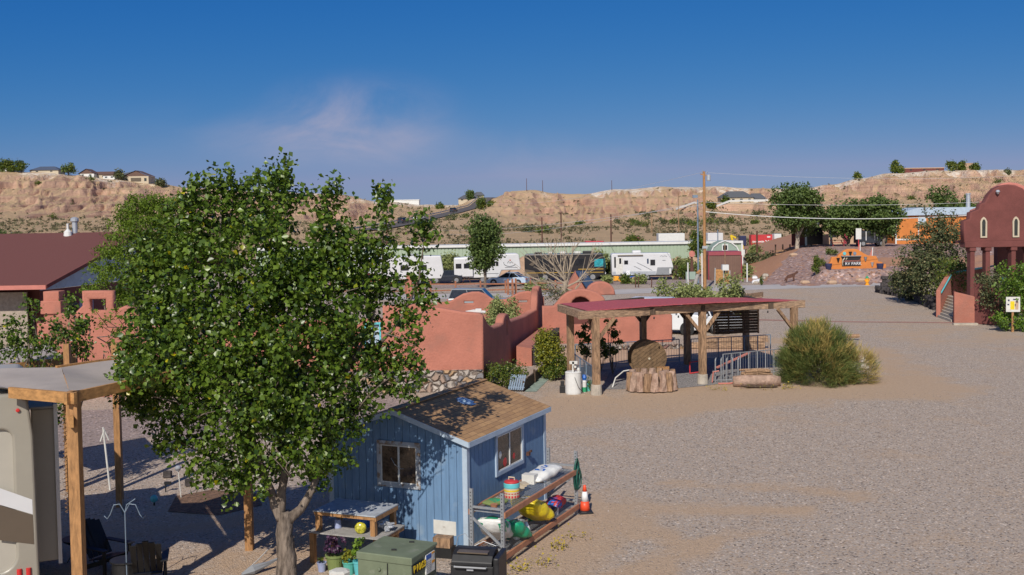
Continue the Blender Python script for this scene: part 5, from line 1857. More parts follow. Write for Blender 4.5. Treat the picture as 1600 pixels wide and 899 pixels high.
# ---- triangular adobe gable carrying a solar panel
t = thing('solar_shed', 'small orange-pink gabled adobe hut with tilted blue solar panel', 'hut', (0, 0, 0))
Yh = 76
tri = [P(*q, Yh) for q in ((888, 452), (900, 425), (925, 452))]
a, b, c = [Vector((q.x, 0, q.z)) for q in (P(878, 462, Yh), P(900, 424, Yh), P(926, 462, Yh))]
MB().prism([(a.x, 0), (c.x, 0), (c.x, c.z), (b.x, b.z), (a.x, a.z)], Yh, Yh + 1.2).build('wall', 'adobe', t)
pp = [P(900, 423.5, Yh - .12), P(914, 423.5, Yh - .12), P(933, 449, Yh - .5), P(919, 452, Yh - .5)]
MB().add([tuple(q) for q in pp] + [tuple(q - Vector((.03, 0, .08))) for q in pp], [(0, 1, 2, 3), (7, 6, 5, 4), (0, 4, 5, 1), (1, 5, 6, 2), (2, 6, 7, 3), (3, 7, 4, 0)]).build('solar_panel', 'solar', t)

# courtyard planting
shrub('yarrow_bush', 'soft pale green shrub filling the adobe courtyard', 'shrub', P(808, 500, 58) * Vector((1, 1, 0)) if False else Vector((-.45, 60.6, 0)), 2.2, 3.15, 'sage', 51, 6500, .11, dy=4.4)
shrub('yarrow_bush', 'smaller sage shrub beside the pale green courtyard shrub', 'shrub', Vector((-1.35, 56.2, 0)), 2.4, 2.45, 'sage', 52, 4500, .11)
shrub('boxy_shrub', 'dark green shrub at the left end of the courtyard', 'shrub', Vector((P(684, 480, 63.5).x, 63.5, 0)), 1.4, 2.2, 'bushg', 53, 600, .12)
tag(blades('courtyard_grass', 1500, lambda g: ((lambda x, y: ((x, y, 0), (x + g.uniform(-.1, .1), y, g.uniform(.5, 1.3)), .02))(g.uniform(-4.5, 0.2), g.uniform(60.5, 64.3))), 'scrub'), 'dry grass standing inside the adobe courtyard', 'grass', kind='stuff')
shrub('euonymus_shrub', 'rounded green shrub at the corner of the stone base', 'shrub', G(785, 608), 2.15, 1.5, 'bushg', 54, 3400, .075)
shrub('golden_shrub', 'tall yellow-green shrub between pink wall and timber shelter', 'shrub', G(858, 592), 1.75, 2.75, 'bushy', 55, 5000, .085)
shrub('golden_shrub', 'lower green shrub in front of the tall yellow-green one', 'shrub', G(870, 594), 1.3, 1.35, 'bushg', 56, 2200, .08)
shrub('laurel_shrub', 'dark green shrub behind the arch by the lane', 'shrub', Vector((P(948, 470, 72).x, 72, 0)), 2.0, 2.0, 'bushg', 57, 1400, .12)

# ================================================================ TIMBER SHELTER
sh = thing('timber_shelter', 'open timber shelter with flat red roof in the middle of the yard', 'shelter', (0, 0, 0))
FL, FM, FR = G(932, 617), G(1098, 600), G(1241, 592)
HZ = 3.35
BLp, BMp, BRp = Vector((2.55, 48.3, 0)), Vector((6.26, 52.2, 0)), Vector((8.55, 53.3, 0))
BEp = Vector((11.9, 55.4, 0))
u = (FR - FL).normalized()
for p_, m in ((FL, 1), (FM, 1), (FR, 1), (BLp, 0), (BMp, 0), (BRp, 0), (BEp, 0)):
    po = MB()
    hh_ = HZ - .12 if m or p_ is BLp else HZ - .34
    po.box((p_.x, p_.y, hh_ / 2), (.27, .27, hh_), rz=.38)
    po = po.build('post', 'oldwood', sh, bevel=.02)
    if m or p_ is BLp:
        MB().lathe([(.24, 0), (.22, .42), (.20, .43)], (p_.x, p_.y, 0), 14).build('footing', 'concrete', po)
e0, e1 = FL - u * .75, FR + u * .55
r0 = Vector((2.1, 48.5, 0))
r1 = Vector((12.0, 54.9, 0))
Z = lambda v, z: Vector((v.x, v.y, z))
MB().bar(Z(e0, HZ - .02), Z(FM + u * .05, HZ - .02), .20, .34).build('front_beam', 'oldwoodh', sh, bevel=.015)
MB().bar(Z(FM + u * .055, HZ - .02), Z(e1, HZ - .02), .20, .33).build('front_beam', 'oldwoodh', sh, bevel=.015)
MB().bar(Z(e0 + u * .12 + Vector((.1, .12, 0)), HZ - .03), Z(r0, HZ - .03), .22, .32).build('end_beam', 'oldwoodh', sh, bevel=.015)
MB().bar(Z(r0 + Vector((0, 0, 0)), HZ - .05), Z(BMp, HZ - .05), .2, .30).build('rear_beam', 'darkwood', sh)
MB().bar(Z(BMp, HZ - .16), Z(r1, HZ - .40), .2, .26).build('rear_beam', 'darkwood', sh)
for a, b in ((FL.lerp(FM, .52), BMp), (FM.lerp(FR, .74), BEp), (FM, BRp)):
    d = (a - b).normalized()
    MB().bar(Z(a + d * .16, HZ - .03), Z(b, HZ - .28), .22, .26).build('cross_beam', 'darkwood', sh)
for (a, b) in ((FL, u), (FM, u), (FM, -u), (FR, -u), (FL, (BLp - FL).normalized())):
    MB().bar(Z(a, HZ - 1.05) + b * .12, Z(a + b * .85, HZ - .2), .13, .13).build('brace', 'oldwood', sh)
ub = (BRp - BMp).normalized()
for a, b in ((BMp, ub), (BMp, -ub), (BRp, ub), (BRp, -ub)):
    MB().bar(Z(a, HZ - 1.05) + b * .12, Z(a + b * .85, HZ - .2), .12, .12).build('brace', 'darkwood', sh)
# deck
fr0, fr1 = e0 + u * .35, e1 - u * .05
qs = [Z(fr0, HZ + .16), Z(fr1, HZ + .14), Z(r1, HZ - .22), Z(r0, HZ + .16)]
vs, nU = [], 40
for j in range(10):
    for i in range(nU + 1):
        p_ = qs[0].lerp(qs[1], i / nU).lerp(qs[3].lerp(qs[2], i / nU), j / 9)
        vs.append(p_ + Vector((0, 0, .10 * math.sin(PI * i / nU) + .012 * nz(i * .5, j * .8, 1, 2))))
nn = len(vs)
vs += [v - Vector((0, 0, .04)) for v in vs]
fs = []
for j in range(9):
    for i in range(nU):
        a = j * (nU + 1) + i
        fs.append((a, a + 1, a + nU + 2, a + nU + 1))
        fs.append((a + nn, a + nU + 1 + nn, a + nU + 2 + nn, a + 1 + nn))
for i in range(nU):
    fs.append((i, i + nn, i + 1 + nn, i + 1))
MB().add(vs, fs).build('roof', 'redshingle', sh)
for s_ in (.1, .28, .4, .55, .68, .86):
    a = FL.lerp(FR, s_)
    MB().lathe([(.02, 0), (.035, -.05), (.03, -.1)], (a.x, a.y + .02, HZ - .24), 8).build('lamp', 'black', sh)
# slatted screen hung from the roof
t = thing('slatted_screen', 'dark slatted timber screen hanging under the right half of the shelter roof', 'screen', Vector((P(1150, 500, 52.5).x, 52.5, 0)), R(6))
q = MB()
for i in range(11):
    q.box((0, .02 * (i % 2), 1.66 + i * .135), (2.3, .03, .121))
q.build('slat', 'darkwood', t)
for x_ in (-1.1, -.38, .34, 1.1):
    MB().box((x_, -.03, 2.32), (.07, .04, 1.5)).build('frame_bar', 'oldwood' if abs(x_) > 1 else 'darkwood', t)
# grey gravel floor and orange earth
sheet('shelter_floor', [G(x, y) for x, y in ((940, 609), (952, 583), (1010, 560), (1200, 560), (1180, 592), (1105, 603), (1060, 607))], .012, 'greygravel')
sheet('bed', [Z(Vector((a, b, 0)), 0) for a, b in ((1.8, 49.5), (6, 53.3), (13.5, 56.5), (16, 58), (8, 61.5), (2.5, 60))], .014, 'dirt')
# low stone edge in front of the arch wall
t = thing('stone_edging', 'row of rough pale stones below the pink arch wall', 'edging', (0, 0, 0))
q = MB()
rnd = random.Random(4)
for i in range(44):
    x_ = P(868, 500, 59.5).x + i * .165
    q.box((x_, 59.5 + rnd.uniform(-.1, .1), .13), (rnd.uniform(.14, .24), .22, rnd.uniform(.2, .34)), rz=rnd.uniform(0, 1), rx=rnd.uniform(-.2, .2), taper=.7)
q.build('stone', 'rubble', t)
t = thing('sleeper_wall', 'low wall of weathered railway sleepers behind the slatted screen', 'retaining wall', (0, 0, 0))
for k, (a, b, z_) in enumerate((((1098, 545), (1200, 545), .55), ((1098, 545), (1195, 545), .2), ((1070, 545), (1120, 545), .2))):
    MB().bar(Z(G(*a), z_), Z(G(*b), z_), .3, .32).build('sleeper', 'oldwoodh', t, bevel=.02)

# ---- metal pen fences under the shelter
def pen(label, p, q_, n, h=1.1, m='railblue', mesh=True, loops=False):
    p, q_ = Vector(p), Vector(q_)
    t = thing('metal_fence', label, 'fence', p)
    d = q_ - p
    for i in range(n + 1):
        a = d * (i / n)
        MB().tube([a, a + Vector((0, 0, h))], .025, 6).build('fence_post', m, t)
    MB().tube([Vector((0, 0, h)), d + Vector((0, 0, h))], .025, 6).build('top_rail', m, t)
    MB().tube([Vector((0, 0, .12)), d + Vector((0, 0, .12))], .02, 6).build('bottom_rail', m, t)
    if mesh:
        w_ = MB()
        k = int(d.length / .14)
        for i in range(k):
            a = d * (i / k)
            w_.tube([a + Vector((0, 0, .1)), a + Vector((0, 0, h))], .008, 3, cap=False)
        w_.build('wire_infill', m, t)
    return t


pen('blue-grey wire fence running back along the left side of the shelter', Vector((2.75, 49.2, 0)), FL + Vector((-.12, .15, 0)), 3, 1.15)
pen('grey wire fence along the back of the shelter behind the spool', Vector((3.0, 52.6, 0)), Vector((8.3, 54.2, 0)), 6, 1.15)
pen('wire fence along the back of the shelter below the slatted screen', Vector((8.9, 54.2, 0)), Vector((13.2, 55.6, 0)), 6, 1.15)
pen('bright steel fence between the shelter and the broom bush', G(1130, 594), G(1222, 584), 7, 1.15, 'steel')
q = MB()
tt = thing('bike_rack', 'steel looped rack standing beside the middle shelter post', 'rack', G(1118, 598), R(8))
for i in range(5):
    x_ = i * .26
    MB().tube([(x_, 0, 0), (x_, 0, .95), (x_ + .03, .06, 1.03), (x_ + .12, .25, 1.05), (x_ + .16, .5, .95), (x_ + .16, .5, 0)], .028, 7).build('hoop', 'steel', tt)
MB().tube([(0, 0, .1), (1.04, 0, .1)], .025, 6).build('base_rail', 'steel', tt)
q = MB()
q.tube([(0, 0, .04), (0, 0, .55), (.42, .05, .60), (.5, .05, .1), (0, 0, .04)], .035, 7)
tag(q.build('bike_stand', 'redpaint', loc=G(1078, 585)), 'red metal bike stand on the gravel left of the middle post', 'bike stand')
q = MB()
q.tube([(0, 0, .04), (.5, 0, .04), (.9, 0, .1)], .035, 7).tube([(-.2, .3, .05), (-.15, .3, .5), (.1, .3, .55)], .03, 7)
tag(q.build('bent_tube', 'coping', loc=G(1122, 601)), 'pink-red bent tube lying right of the middle post', 'tube')
tag(MB().bar(G(1120, 592) + Vector((0, 0, .5)), G(1171, 583) + Vector((0, 0, .95)), .12, .06).build('pink_board', 'coping'), 'long pink board leaning across the steel fence', 'board')
a = G(1183, 604)
q = MB()
rnd = random.Random(2)
q.tube([(-1.02, .05, .22), (-.6, 0, .24), (0, .02, .25), (.55, 0, .24), (.98, -.03, .22)], [.22, .25, .235, .25, .20], 14, rough=.07)
tag(q.build('petrified_log', 'log', loc=a, smooth=True), 'thick pale pinkish log lying in front of the steel fence', 'log')
q = MB()
for i in range(26):
    y_, z_ = rnd.uniform(-.25, .3), rnd.uniform(.05, .5)
    q.tube([(-.55 + rnd.uniform(-.1, .1), y_, z_), (.1, y_ + rnd.uniform(-.05, .05), z_ + rnd.uniform(-.04, .04)), (.6 + rnd.uniform(-.2, .1), y_, z_)], rnd.uniform(.03, .05), 6)
tag(q.build('firewood_pile', 'oldwood', loc=a + Vector((0.05, .55, .12))), 'stack of cut firewood branches behind the pale log', 'firewood')
q = MB()
for i in range(16):
    q.tube([(rnd.uniform(-.8, -.2), rnd.uniform(-.15, .1), rnd.uniform(.03, .12)), (0, rnd.uniform(-.2, .1), .08), (rnd.uniform(.3, .9), rnd.uniform(-.15, .15), rnd.uniform(.03, .10))], .02, 5)
tag(q.build('stick_heap', 'darkwood', loc=a + Vector((-.05, -.42, 0))), 'heap of dark sticks in front of the pale log', 'sticks')

# ---- cable spool and stump ring
t = thing('cable_spool', 'big round brown timber spool disc standing behind the stump ring', 'spool', Vector((P(1014, 560, 47.6).x, 47.6, 0)), R(8))
rt = Matrix.Rotation(R(90 - 12), 3, 'X')
ring = MB()
for i in range(12):
    xa, xb = -.80 + i * 1.6 / 12 + .006, -.80 + (i + 1) * 1.6 / 12 - .006
    up_ = [(xa + (xb - xa) * k / 4, math.sqrt(max(0, .64 - (xa + (xb - xa) * k / 4) ** 2))) for k in range(5)]
    ring.prism([(a, -b) for a, b in up_] + [(a, b) for a, b in reversed(up_)], -.025, .025)
ring.v = [(a, b, c + 1.10) for a, b, c in ring.v]
for i in range(0):
    x_ = -.8 + i * .146
    hh = math.sqrt(max(.0, .80 ** 2 - (x_ + .073 - .02) ** 2))
    if hh > .05:
        ring.box((x_ + .07, 0, 1.10), (.138, .05, hh * 2), rx=0)
ring.v = [tuple(Matrix.Rotation(R(55), 3, 'Y') @ Vector((a, b, c - 1.10)) + Vector((0, 0, 1.10))) for a, b, c in ring.v]
M['spoolwood'] = mat('spool_wood', (0.17, 0.105, 0.055), .85, .3, 5, .4, 20)
ring.build('disc', 'spoolwood', t)
rear = MB()
rear.lathe([(.25, -.35), (.25, -.02)], (0, .38, 1.10), 14, rot=Matrix.Rotation(R(90), 3, 'X'))
rear.build('core', 'darkwood', t)
MB().lathe([(.78, 0), (.78, .05)], (0, .75, 1.10), 26, rot=Matrix.Rotation(R(90), 3, 'X')).build('rear_disc', 'spoolwood', t)
MB().lathe([(.05, 0), (.05, .02)], (0, -.045, 1.10), 10, rot=Matrix.Rotation(R(90), 3, 'X')).build('hub_hole', 'cream', t)
MB().bb(-.5, .6, .1, .7, 0, .66).build('cradle', 'darkwood', t)
MB().bb(.35, .9, -.06, 0, .55, .72).build('cradle_board', 'timber', t)
t = thing('stump_ring', 'ring of upright reddish split logs standing on the gravel', 'log ring', G(1018, 611))
rnd = random.Random(6)
for i in range(17):
    a_ = 2 * PI * i / 17
    x_, y_ = .90 * math.cos(a_), .55 * math.sin(a_)
    h_ = rnd.uniform(.72, .95)
    q = MB()
    q.tube([(x_, y_, .05), (x_ + rnd.uniform(-.03, .03), y_, h_ * .5), (x_ + rnd.uniform(-.03, .03), y_, h_)], [.18, .165, .13], 7, rough=.3)
    q.build('split_log', 'log' if i % 3 else 'oldwood', t)
MB().lathe([(.5, .5), (.6, .55)], n=16).build('fill', 'darkwood', t)
tag(MB().tube([Vector(G(957, 606)) + Vector((0, 0, .02)), Vector(G(962, 603)) + Vector((0, 0, .35)), Vector(G(975, 606)) + Vector((0, 0, .72)), Vector(G(988, 606)) + Vector((0, 0, .78)), Vector(G(1002, 608)) + Vector((0, -.1, .6))], .03, 7).build('drain_hose', 'dirtywhite', smooth=True), 'white bent hose arching from the gravel to the log ring', 'hose')

# ---- white tank, small barrels and clutter by the front left post
t = thing('white_tank', 'white cylindrical tank with pump on top beside the front left post', 'tank', G(896, 615))
MB().lathe([(.33, 0), (.34, .06), (.335, .86), (.345, .90), (.30, .93)], n=26).build('tank_body', 'white', t, smooth=False)
MB().bb(-.04, .04, -.05, .05, .92, 1.34).bb(-.15, .18, -.05, .05, 1.24, 1.36).bb(.05, .13, -.03, .03, 1.08, 1.16).build('pump', 'dirtywhite', t)
MB().lathe([(.06, 0), (.07, .08), (.04, .16)], (.22, -.05, .93), 10).build('cap', 'dirtywhite', t)
MB().tube([(0, -.12, 1.2), (.05, -.34, .7), (.2, -.34, .3), (.42, -.2, .05)], .012, 5).build('cable', 'black', t)
tag(MB().bb(-.12, .12, -.1, .1, 0, .3).box((0, 0, .40), (.16, .12, .2)).build('black_battery', 'black', loc=G(879, 614), bevel=.01), 'small black battery case left of the white tank', 'battery')
t = thing('propane_bottle', 'white and green gas bottle with blue top right of the white tank', 'gas bottle', G(913, 613))
MB().lathe([(.09, 0), (.10, .05), (.10, .45), (.05, .52)], n=14).build('bottle_body', 'white', t)
MB().lathe([(.101, 0.02), (.101, .22)], n=14).build('green_band', 'greenpaint', t)
MB().lathe([(.06, .5), (.11, .62), (.06, .74)], n=10).build('valve_cap', 'bluebag', t)
tag(MB().lathe([(.13, 0), (.14, .3), (.1, .33)], n=12).build('green_crate', 'tealpot', loc=G(919, 611)), 'green tub against the shelter post', 'tub')
shrub('weed_clump', 'small bright weed growing at the foot of the front left post', 'plant', G(924, 612), .35, .6, 'bright', 58, 220, .07)
# oleander saplings inside shelter
for i, (px, Y, h, n_, lab) in enumerate(((957, 50.5, 2.6, 700, 'upright dark sapling growing behind the spool'), (914, 50.5, 2.3, 700, 'leafy sapling just inside the left end of the shelter'), (938, 51.5, 1.6, 500, 'low dark shrub inside the shelter near the left post'))):
    b_x = P(px, 550, Y).x
    t = thing('sapling', lab, 'plant', (b_x, Y, 0))
    cc_ = [(random.uniform(-.35, .35), random.uniform(-.3, .3), h * f, .22, .22, .18) for f in (.4, .5, .6, .72, .82, .93)] + [(0, 0, h * .97, .12, .12, .2)]
    leaves('foliage', cc_, n_, .12, 'bushg', t, 60 + i, spread=.06)
    q = MB()
    for c in cc_:
        limb(q, (0, 0, 0), c[:3], .02, .008, k=5, n=3)
    q.build('stem', 'bark', t)

# ---- broom bush
t = thing('broom_bush', 'large wispy green and yellow broom bush right of the shelter', 'shrub', G(1277, 598))
bc = [(-.55, 0, .85, .5), (.5, 0, .9, .55), (0, .1, 1.2, .6), (-1.0, 0, .6, .4), (1.0, 0, .55, .4), (0, -.4, .6, .5), (.55, -.5, .4, .4), (-.6, -.4, .35, .4)]


def broomf(sx, sy, sz, cx, cy, lo=.25):
    def f(g):
        a = g.uniform(0, 2 * PI)
        el = math.asin(g.uniform(-.12, 1))
        r = g.uniform(.3, 1.0) ** .5 * (1 + .16 * math.sin(3.1 * a + 2 * el) + .12 * math.sin(7 * a - 5 * el))
        d = Vector((math.cos(a) * math.cos(el), math.sin(a) * math.cos(el), math.sin(el)))
        b = Vector((cx + d.x * r * sx, cy + d.y * r * sy, max(.05, .25 + d.z * r * sz)))
        dd = (d + Vector((g.uniform(-.5, .5), g.uniform(-.5, .5), g.uniform(-.3, .4)))).normalized()
        L = g.uniform(.14, .32)
        e = b + dd * L
        return b, (e.x, e.y, max(.05, e.z)), .0075
    return f


rb = random.Random(17)
clg, cly = [], []
for i in range(330):
    a, el = rb.uniform(0, 2 * PI), math.asin(rb.uniform(-.1, 1))
    d = Vector((math.cos(a) * math.cos(el), math.sin(a) * math.cos(el), math.sin(el)))
    r = rb.uniform(.62, 1.0)
    c = Vector((d.x * 1.68 * r, d.y * 1.5 * r, .3 + d.z * 2.3 * r))
    gold = (rb.random() < .16) or (abs(c.x + .05) < .5 and c.z > 1.5 and rb.random() < .6)
    (cly if gold else clg).append((c, d))
for i in range(46):
    a, el = rb.uniform(0, 2 * PI), math.asin(rb.uniform(-.1, 1))
    d = Vector((math.cos(a) * math.cos(el), math.sin(a) * math.cos(el), math.sin(el)))
    (cly if rb.random() < .75 else clg).append((Vector((1.7 + d.x * .85, .2 + d.y * .8, .2 + d.z * 1.15)), d))


def clumpf(cs):
    def f(g):
        c, d = g.choice(cs)
        b = c + Vector((g.gauss(0, .13), g.gauss(0, .13), g.gauss(0, .13)))
        dd = (d + Vector((g.gauss(0, .45), g.gauss(0, .45), g.gauss(0, .35) + .15))).normalized()
        e = b + dd * g.uniform(.16, .38)
        return (b.x, b.y, max(.03, b.z)), (e.x, e.y, max(.03, e.z)), .0085
    return f


blades('green_twigs', 30000, clumpf(clg), 'broom', t, 5)
blades('yellow_twigs', 9500, clumpf(cly), 'broomy', t, 6)
blades('inner_twigs', 6000, broomf(1.3, 1.2, 1.8, 0, 0), 'broom', t, 8)
q = MB()
for i in range(26):
    a_ = random.uniform(0, 2 * PI)
    q.tube([(0, 0, 0), (.5 * math.cos(a_), .5 * math.sin(a_), .8), (1.0 * math.cos(a_), .9 * math.sin(a_), 1.5)], [.02, .015, .006], 5)
q.build('stem', 'darkwood', t)
# pale rocks at the bush foot
rnd = random.Random(13)
for i in range(9):
    g = G(1325 + rnd.uniform(0, 36), 550 + rnd.uniform(0, 42))
    r = rnd.uniform(.12, .26)
    q = MB()
    q.lathe([(r * .6, 0), (r, r * .4), (r * .8, r * .9), (r * .3, r * 1.15)], n=7)
    q.v = [(a * rnd.uniform(.8, 1.2), b * rnd.uniform(.8, 1.2), c) for a, b, c in q.v]
    tag(q.build('pale_rock', 'concrete', loc=g), 'one of the rough pale rocks beside the broom bush', 'rock', 'pale rocks ringing the broom bush')
tag(MB().tube([(-.5, 0, .35), (.0, .1, .55), (.45, 0, .5)], [.2, .3, .2], 8, rough=.25).build('driftwood', 'blackrock', loc=G(1308, 540)), 'dark lump of driftwood behind the broom bush', 'driftwood')
tag(MB().tube([(-.5, 0, .2), (.9, 0, .25)], [.14, .12], 8, rough=.1).build('short_log', 'oldwood', loc=G(1318, 532)), 'short sawn log end behind the broom bush', 'log')

# ================================================================ VEHICLES
def add_wheel(t, x, y, r=.33, w_=.2):
    w = MB().lathe([(r * .9, -w_ / 2), (r, -w_ * .3), (r, w_ * .3), (r * .9, w_ / 2)], (x, y, r), 22, rot=Matrix.Rotation(R(90), 3, 'X')).build('wheel', 'tyre', t)
    MB().lathe([(r * .62, -w_ / 2 - .01), (r * .62, w_ / 2 + .01)], (x, y, r), 14, rot=Matrix.Rotation(R(90), 3, 'X')).build('rim', 'rim', w)


def car(name, label, loc, rz, L, W, H, paint, kind='sedan', group=None):
    """front towards +x"""
    t = thing(name, label, 'car' if kind != 'suv' else 'car', loc, rz, group)
    h = L / 2
    belt = H * .62
    if kind == 'sedan':
        low = [(-h, .32), (-h + .02, belt * .95), (-h + .35, belt + .08), (-h * .52, belt + .05), (h * .35, belt), (h - .55, belt - .10), (h - .08, belt - .28), (h, .45), (h - .05, .25), (-h + .1, .22)]
        g = [(-h * .72, belt), (h * .42, belt - .02), (h * .02, H), (-h * .38, H - .02)]
    else:
        low = [(-h, .38), (-h + .02, belt), (-h * .5, belt + .02), (h * .42, belt), (h - .35, belt - .12), (h - .02, belt - .3), (h, .45), (h - .05, .3), (-h + .1, .28)]
        g = [(-h * .97, belt), (h * .46, belt - .02), (h * .16, H), (-h * .86, H)]
    b = MB().prism(low, -W / 2, W / 2)
    b.build('body', paint, t, bevel=.07)
    (a0, z0), (a1, z1), (a2, z2), (a3, z3) = g
    wi, wt = W / 2 - .04, W / 2 - .22
    vs = [(a0, -wi, z0), (a1, -wi, z1), (a1, wi, z1), (a0, wi, z0), (a3, -wt, z3), (a2, -wt, z2), (a2, wt, z2), (a3, wt, z3)]
    MB().add(vs, [(0, 3, 2, 1), (4, 5, 6, 7), (0, 1, 5, 4), (1, 2, 6, 5), (2, 3, 7, 6), (3, 0, 4, 7)]).build('window_glass', 'glass', t, bevel=.03)
    MB().add([(a3 + .02, -wt + .02, z3 + .005), (a2 - .02, -wt + .02, z2 + .005), (a2 - .02, wt - .02, z2 + .005), (a3 + .02, wt - .02, z3 + .005), (a3 - .06, -wt - .03, z3 - .05), (a2 + .05, -wt - .03, z2 - .05), (a2 + .05, wt + .03, z2 - .05), (a3 - .06, wt + .03, z3 - .05)],
             [(0, 1, 2, 3), (0, 4, 5, 1), (1, 5, 6, 2), (2, 6, 7, 3), (3, 7, 4, 0)]).build('roof', paint, t)
    q = MB()
    for s in (-1, 1):
        for xa, xb in ((a0, a3), (a1, a2), ((a0 + a1) / 2, (a2 + a3) / 2 - .05)):
            za = belt - .01
            q.bar((xa, s * (wi + .012), za), (xb, s * (wt + .012), H - .03), .07, .03)
    q.build('pillar', paint, t)
    for s in (-1, 1):
        MB().box((h - .06, s * (W / 2 - .28), belt - .32), (.14, .36, .13)).build('headlight', 'conewhite', t)
        MB().box((-h + .03, s * (W / 2 - .26), belt - .12), (.10, .40, .12)).build('tail_light', 'red', t)
        MB().box((h * .36, s * (W / 2 + .09), belt + .06), (.10, .18, .13)).build('mirror', paint, t)
    r = .33 if kind == 'sedan' else .38
    for x in (-h * .62, h * .62):
        for s in (-1, 1):
            MB().lathe([(r + .06, -.004), (r + .06, .004)], (x, s * (W / 2 + .002), r), 20, rot=Matrix.Rotation(R(90), 3, 'X')).build('wheel_arch', 'black', t)
            add_wheel(t, x, s * (W / 2 - .08), r)
    return t


def rv_windows(t, wins, y, m='glass'):
    for (x0, x1, z0, z1) in wins:
        f = MB().bb(x0 - .04, x1 + .04, y - .02, y, z0 - .04, z1 + .04).build('window', 'black', t)
        MB().bb(x0, x1, y - .03, y - .02, z0, z1).build('pane', m, f)


def gp(px, Y):
    return Vector((P(px, 430, Y).x, Y, 0))


YV = 122
# white fifth wheel behind the round tree
t = thing('fifth_wheel_trailer', 'white fifth-wheel trailer parked behind the small round tree', 'caravan', gp(762, YV), R(2))
MB().prism([(-3.75, .55), (1.2, .55), (1.55, 1.35), (3.6, 1.35), (3.68, 1.6), (3.5, 3.05), (3.25, 3.2), (-1.2, 3.2), (-1.3, 2.95), (-3.75, 2.80)], -1.25, 1.25).build('body', 'rvwhite', t, bevel=.10)
MB().bb(-3.72, -1.65, -1.62, -1.2, .75, 2.72).build('slide_out', 'rvwhite', t, bevel=.04)
rv_windows(t, [(-3.5, -2.95, 1.7, 2.15), (-2.6, -2.0, 1.7, 2.15)], -1.63)
rv_windows(t, [(-1.5, -1.05, 1.7, 2.2), (.2, .8, 1.9, 2.3), (.95, 1.15, 1.9, 2.3)], -1.27)
MB().bb(-.95, -.35, -1.285, -1.26, .62, 2.45).build('door', 'dirtywhite', t)
MB().bb(-3.7, 1.2, -1.28, -1.262, 1.00, 1.06).build('trim_stripe', 'rvgrey', t)
pts = [(2.45 + .68 * math.cos(R(a)), -1.29, 2.22 + .42 * math.sin(R(a))) for a in range(170, 350, 12)]
MB().tube(pts, .03, 5).tube([(1.9, -1.29, 1.68), (3.3, -1.29, 1.68)], .02, 5).tube([(2.2, -1.29, 2.15), (2.35, -1.29, 2.4), (2.45, -1.29, 2.15), (2.65, -1.29, 2.3), (2.8, -1.29, 2.15)], .025, 5).build('swoosh_emblem', 'rvgrey', t)
MB().box((2.5, -1.29, 2.48), (.14, .02, .14)).build('red_dot', 'coping', t)
MB().bb(-.6, .1, -.5, .5, 3.2, 3.4).build('roof_unit', 'dirtywhite', t, bevel=.05)
MB().bar((1.5, -1.1, .55), (2.5, -1.1, 1.3), .1).bb(-3.6, 1.3, -1.0, 1.0, .38, .55).build('chassis', 'black', t)
for x in (-.6, .25):
    add_wheel(t, x, -1.12, .36)
    add_wheel(t, x, 1.12, .36)
MB().bar((-2.9, -1.4, 0), (-2.5, -1.3, .7), .06).bar((-1.9, -1.4, 0), (-2.2, -1.3, .7), .06).build('stabiliser_leg', 'rust', t)

# black motorhome
t = thing('motorhome', 'long black and silver motorhome parked behind the dead tree', 'motorhome', gp(883, YV + .5), R(-4))
MB().prism([(-4.5, .45), (4.3, .45), (4.5, .9), (4.42, 2.5), (4.15, 3.05), (-4.4, 3.05), (-4.5, 2.9)], -1.25, 1.25).build('body', 'rvblack', t, bevel=.08)
rv_windows(t, [(-2.9, -2.0, 1.9, 2.5), (-1.2, 0, 1.9, 2.5), (1.0, 2.2, 1.8, 2.5)], -1.27)
MB().add([(-4.45, -1.27, .5), (-2.9, -1.27, .5), (-3.4, -1.27, 1.2), (-4.45, -1.27, 1.4)], [(0, 1, 2, 3)]).add([(-4.0, -1.275, 1.9), (-3.2, -1.275, 2.5), (-2.9, -1.275, 2.45), (-3.6, -1.275, 1.75)], [(0, 1, 2, 3)]).add([(-2.4, -1.275, 2.55), (-1.3, -1.275, 2.75), (-.9, -1.275, 2.65), (-1.9, -1.275, 2.5)], [(0, 1, 2, 3)]).build('silver_swoosh', 'rvbrown', t)
MB().bb(-4.4, 4.3, -1.275, -1.262, .95, 1.0).bb(1.5, 4.3, -1.275, -1.262, 1.30, 1.36).build('gold_stripe', 'gold', t)
MB().add([(4.46, -1.15, 1.45), (4.46, 1.15, 1.45), (4.40, 1.15, 2.55), (4.40, -1.15, 2.55), (4.54, -1.1, 1.5), (4.54, 1.1, 1.5), (4.47, 1.1, 2.5), (4.47, -1.1, 2.5)], [(4, 5, 6, 7), (0, 1, 5, 4), (1, 2, 6, 5), (2, 3, 7, 6), (3, 0, 4, 7)]).bb(3.3, 4.3, -1.28, -1.262, 1.6, 2.45).build('windscreen', 'glasscyan', t)
for x_, w_ in ((-1.9, .5), (-.6, .7), (1.0, .8)):
    MB().bb(x_, x_ + w_, -.5, .5, 3.05, 3.28).build('roof_unit', 'dirtywhite', t, bevel=.05)
MB().bb(-3.4, -2.6, -.5, .5, 3.05, 3.25).bb(2.0, 3.2, -.5, .5, 3.05, 3.32).build('roof_unit', 'black', t, bevel=.04)
for x in (-2.2, 3.1):
    add_wheel(t, x, -1.15, .46, .28)
    add_wheel(t, x, 1.15, .46, .28)
for s in (-.9, .9):
    MB().bb(4.46, 4.56, s - .2, s + .2, .75, .95).build('headlight', 'conewhite', t)

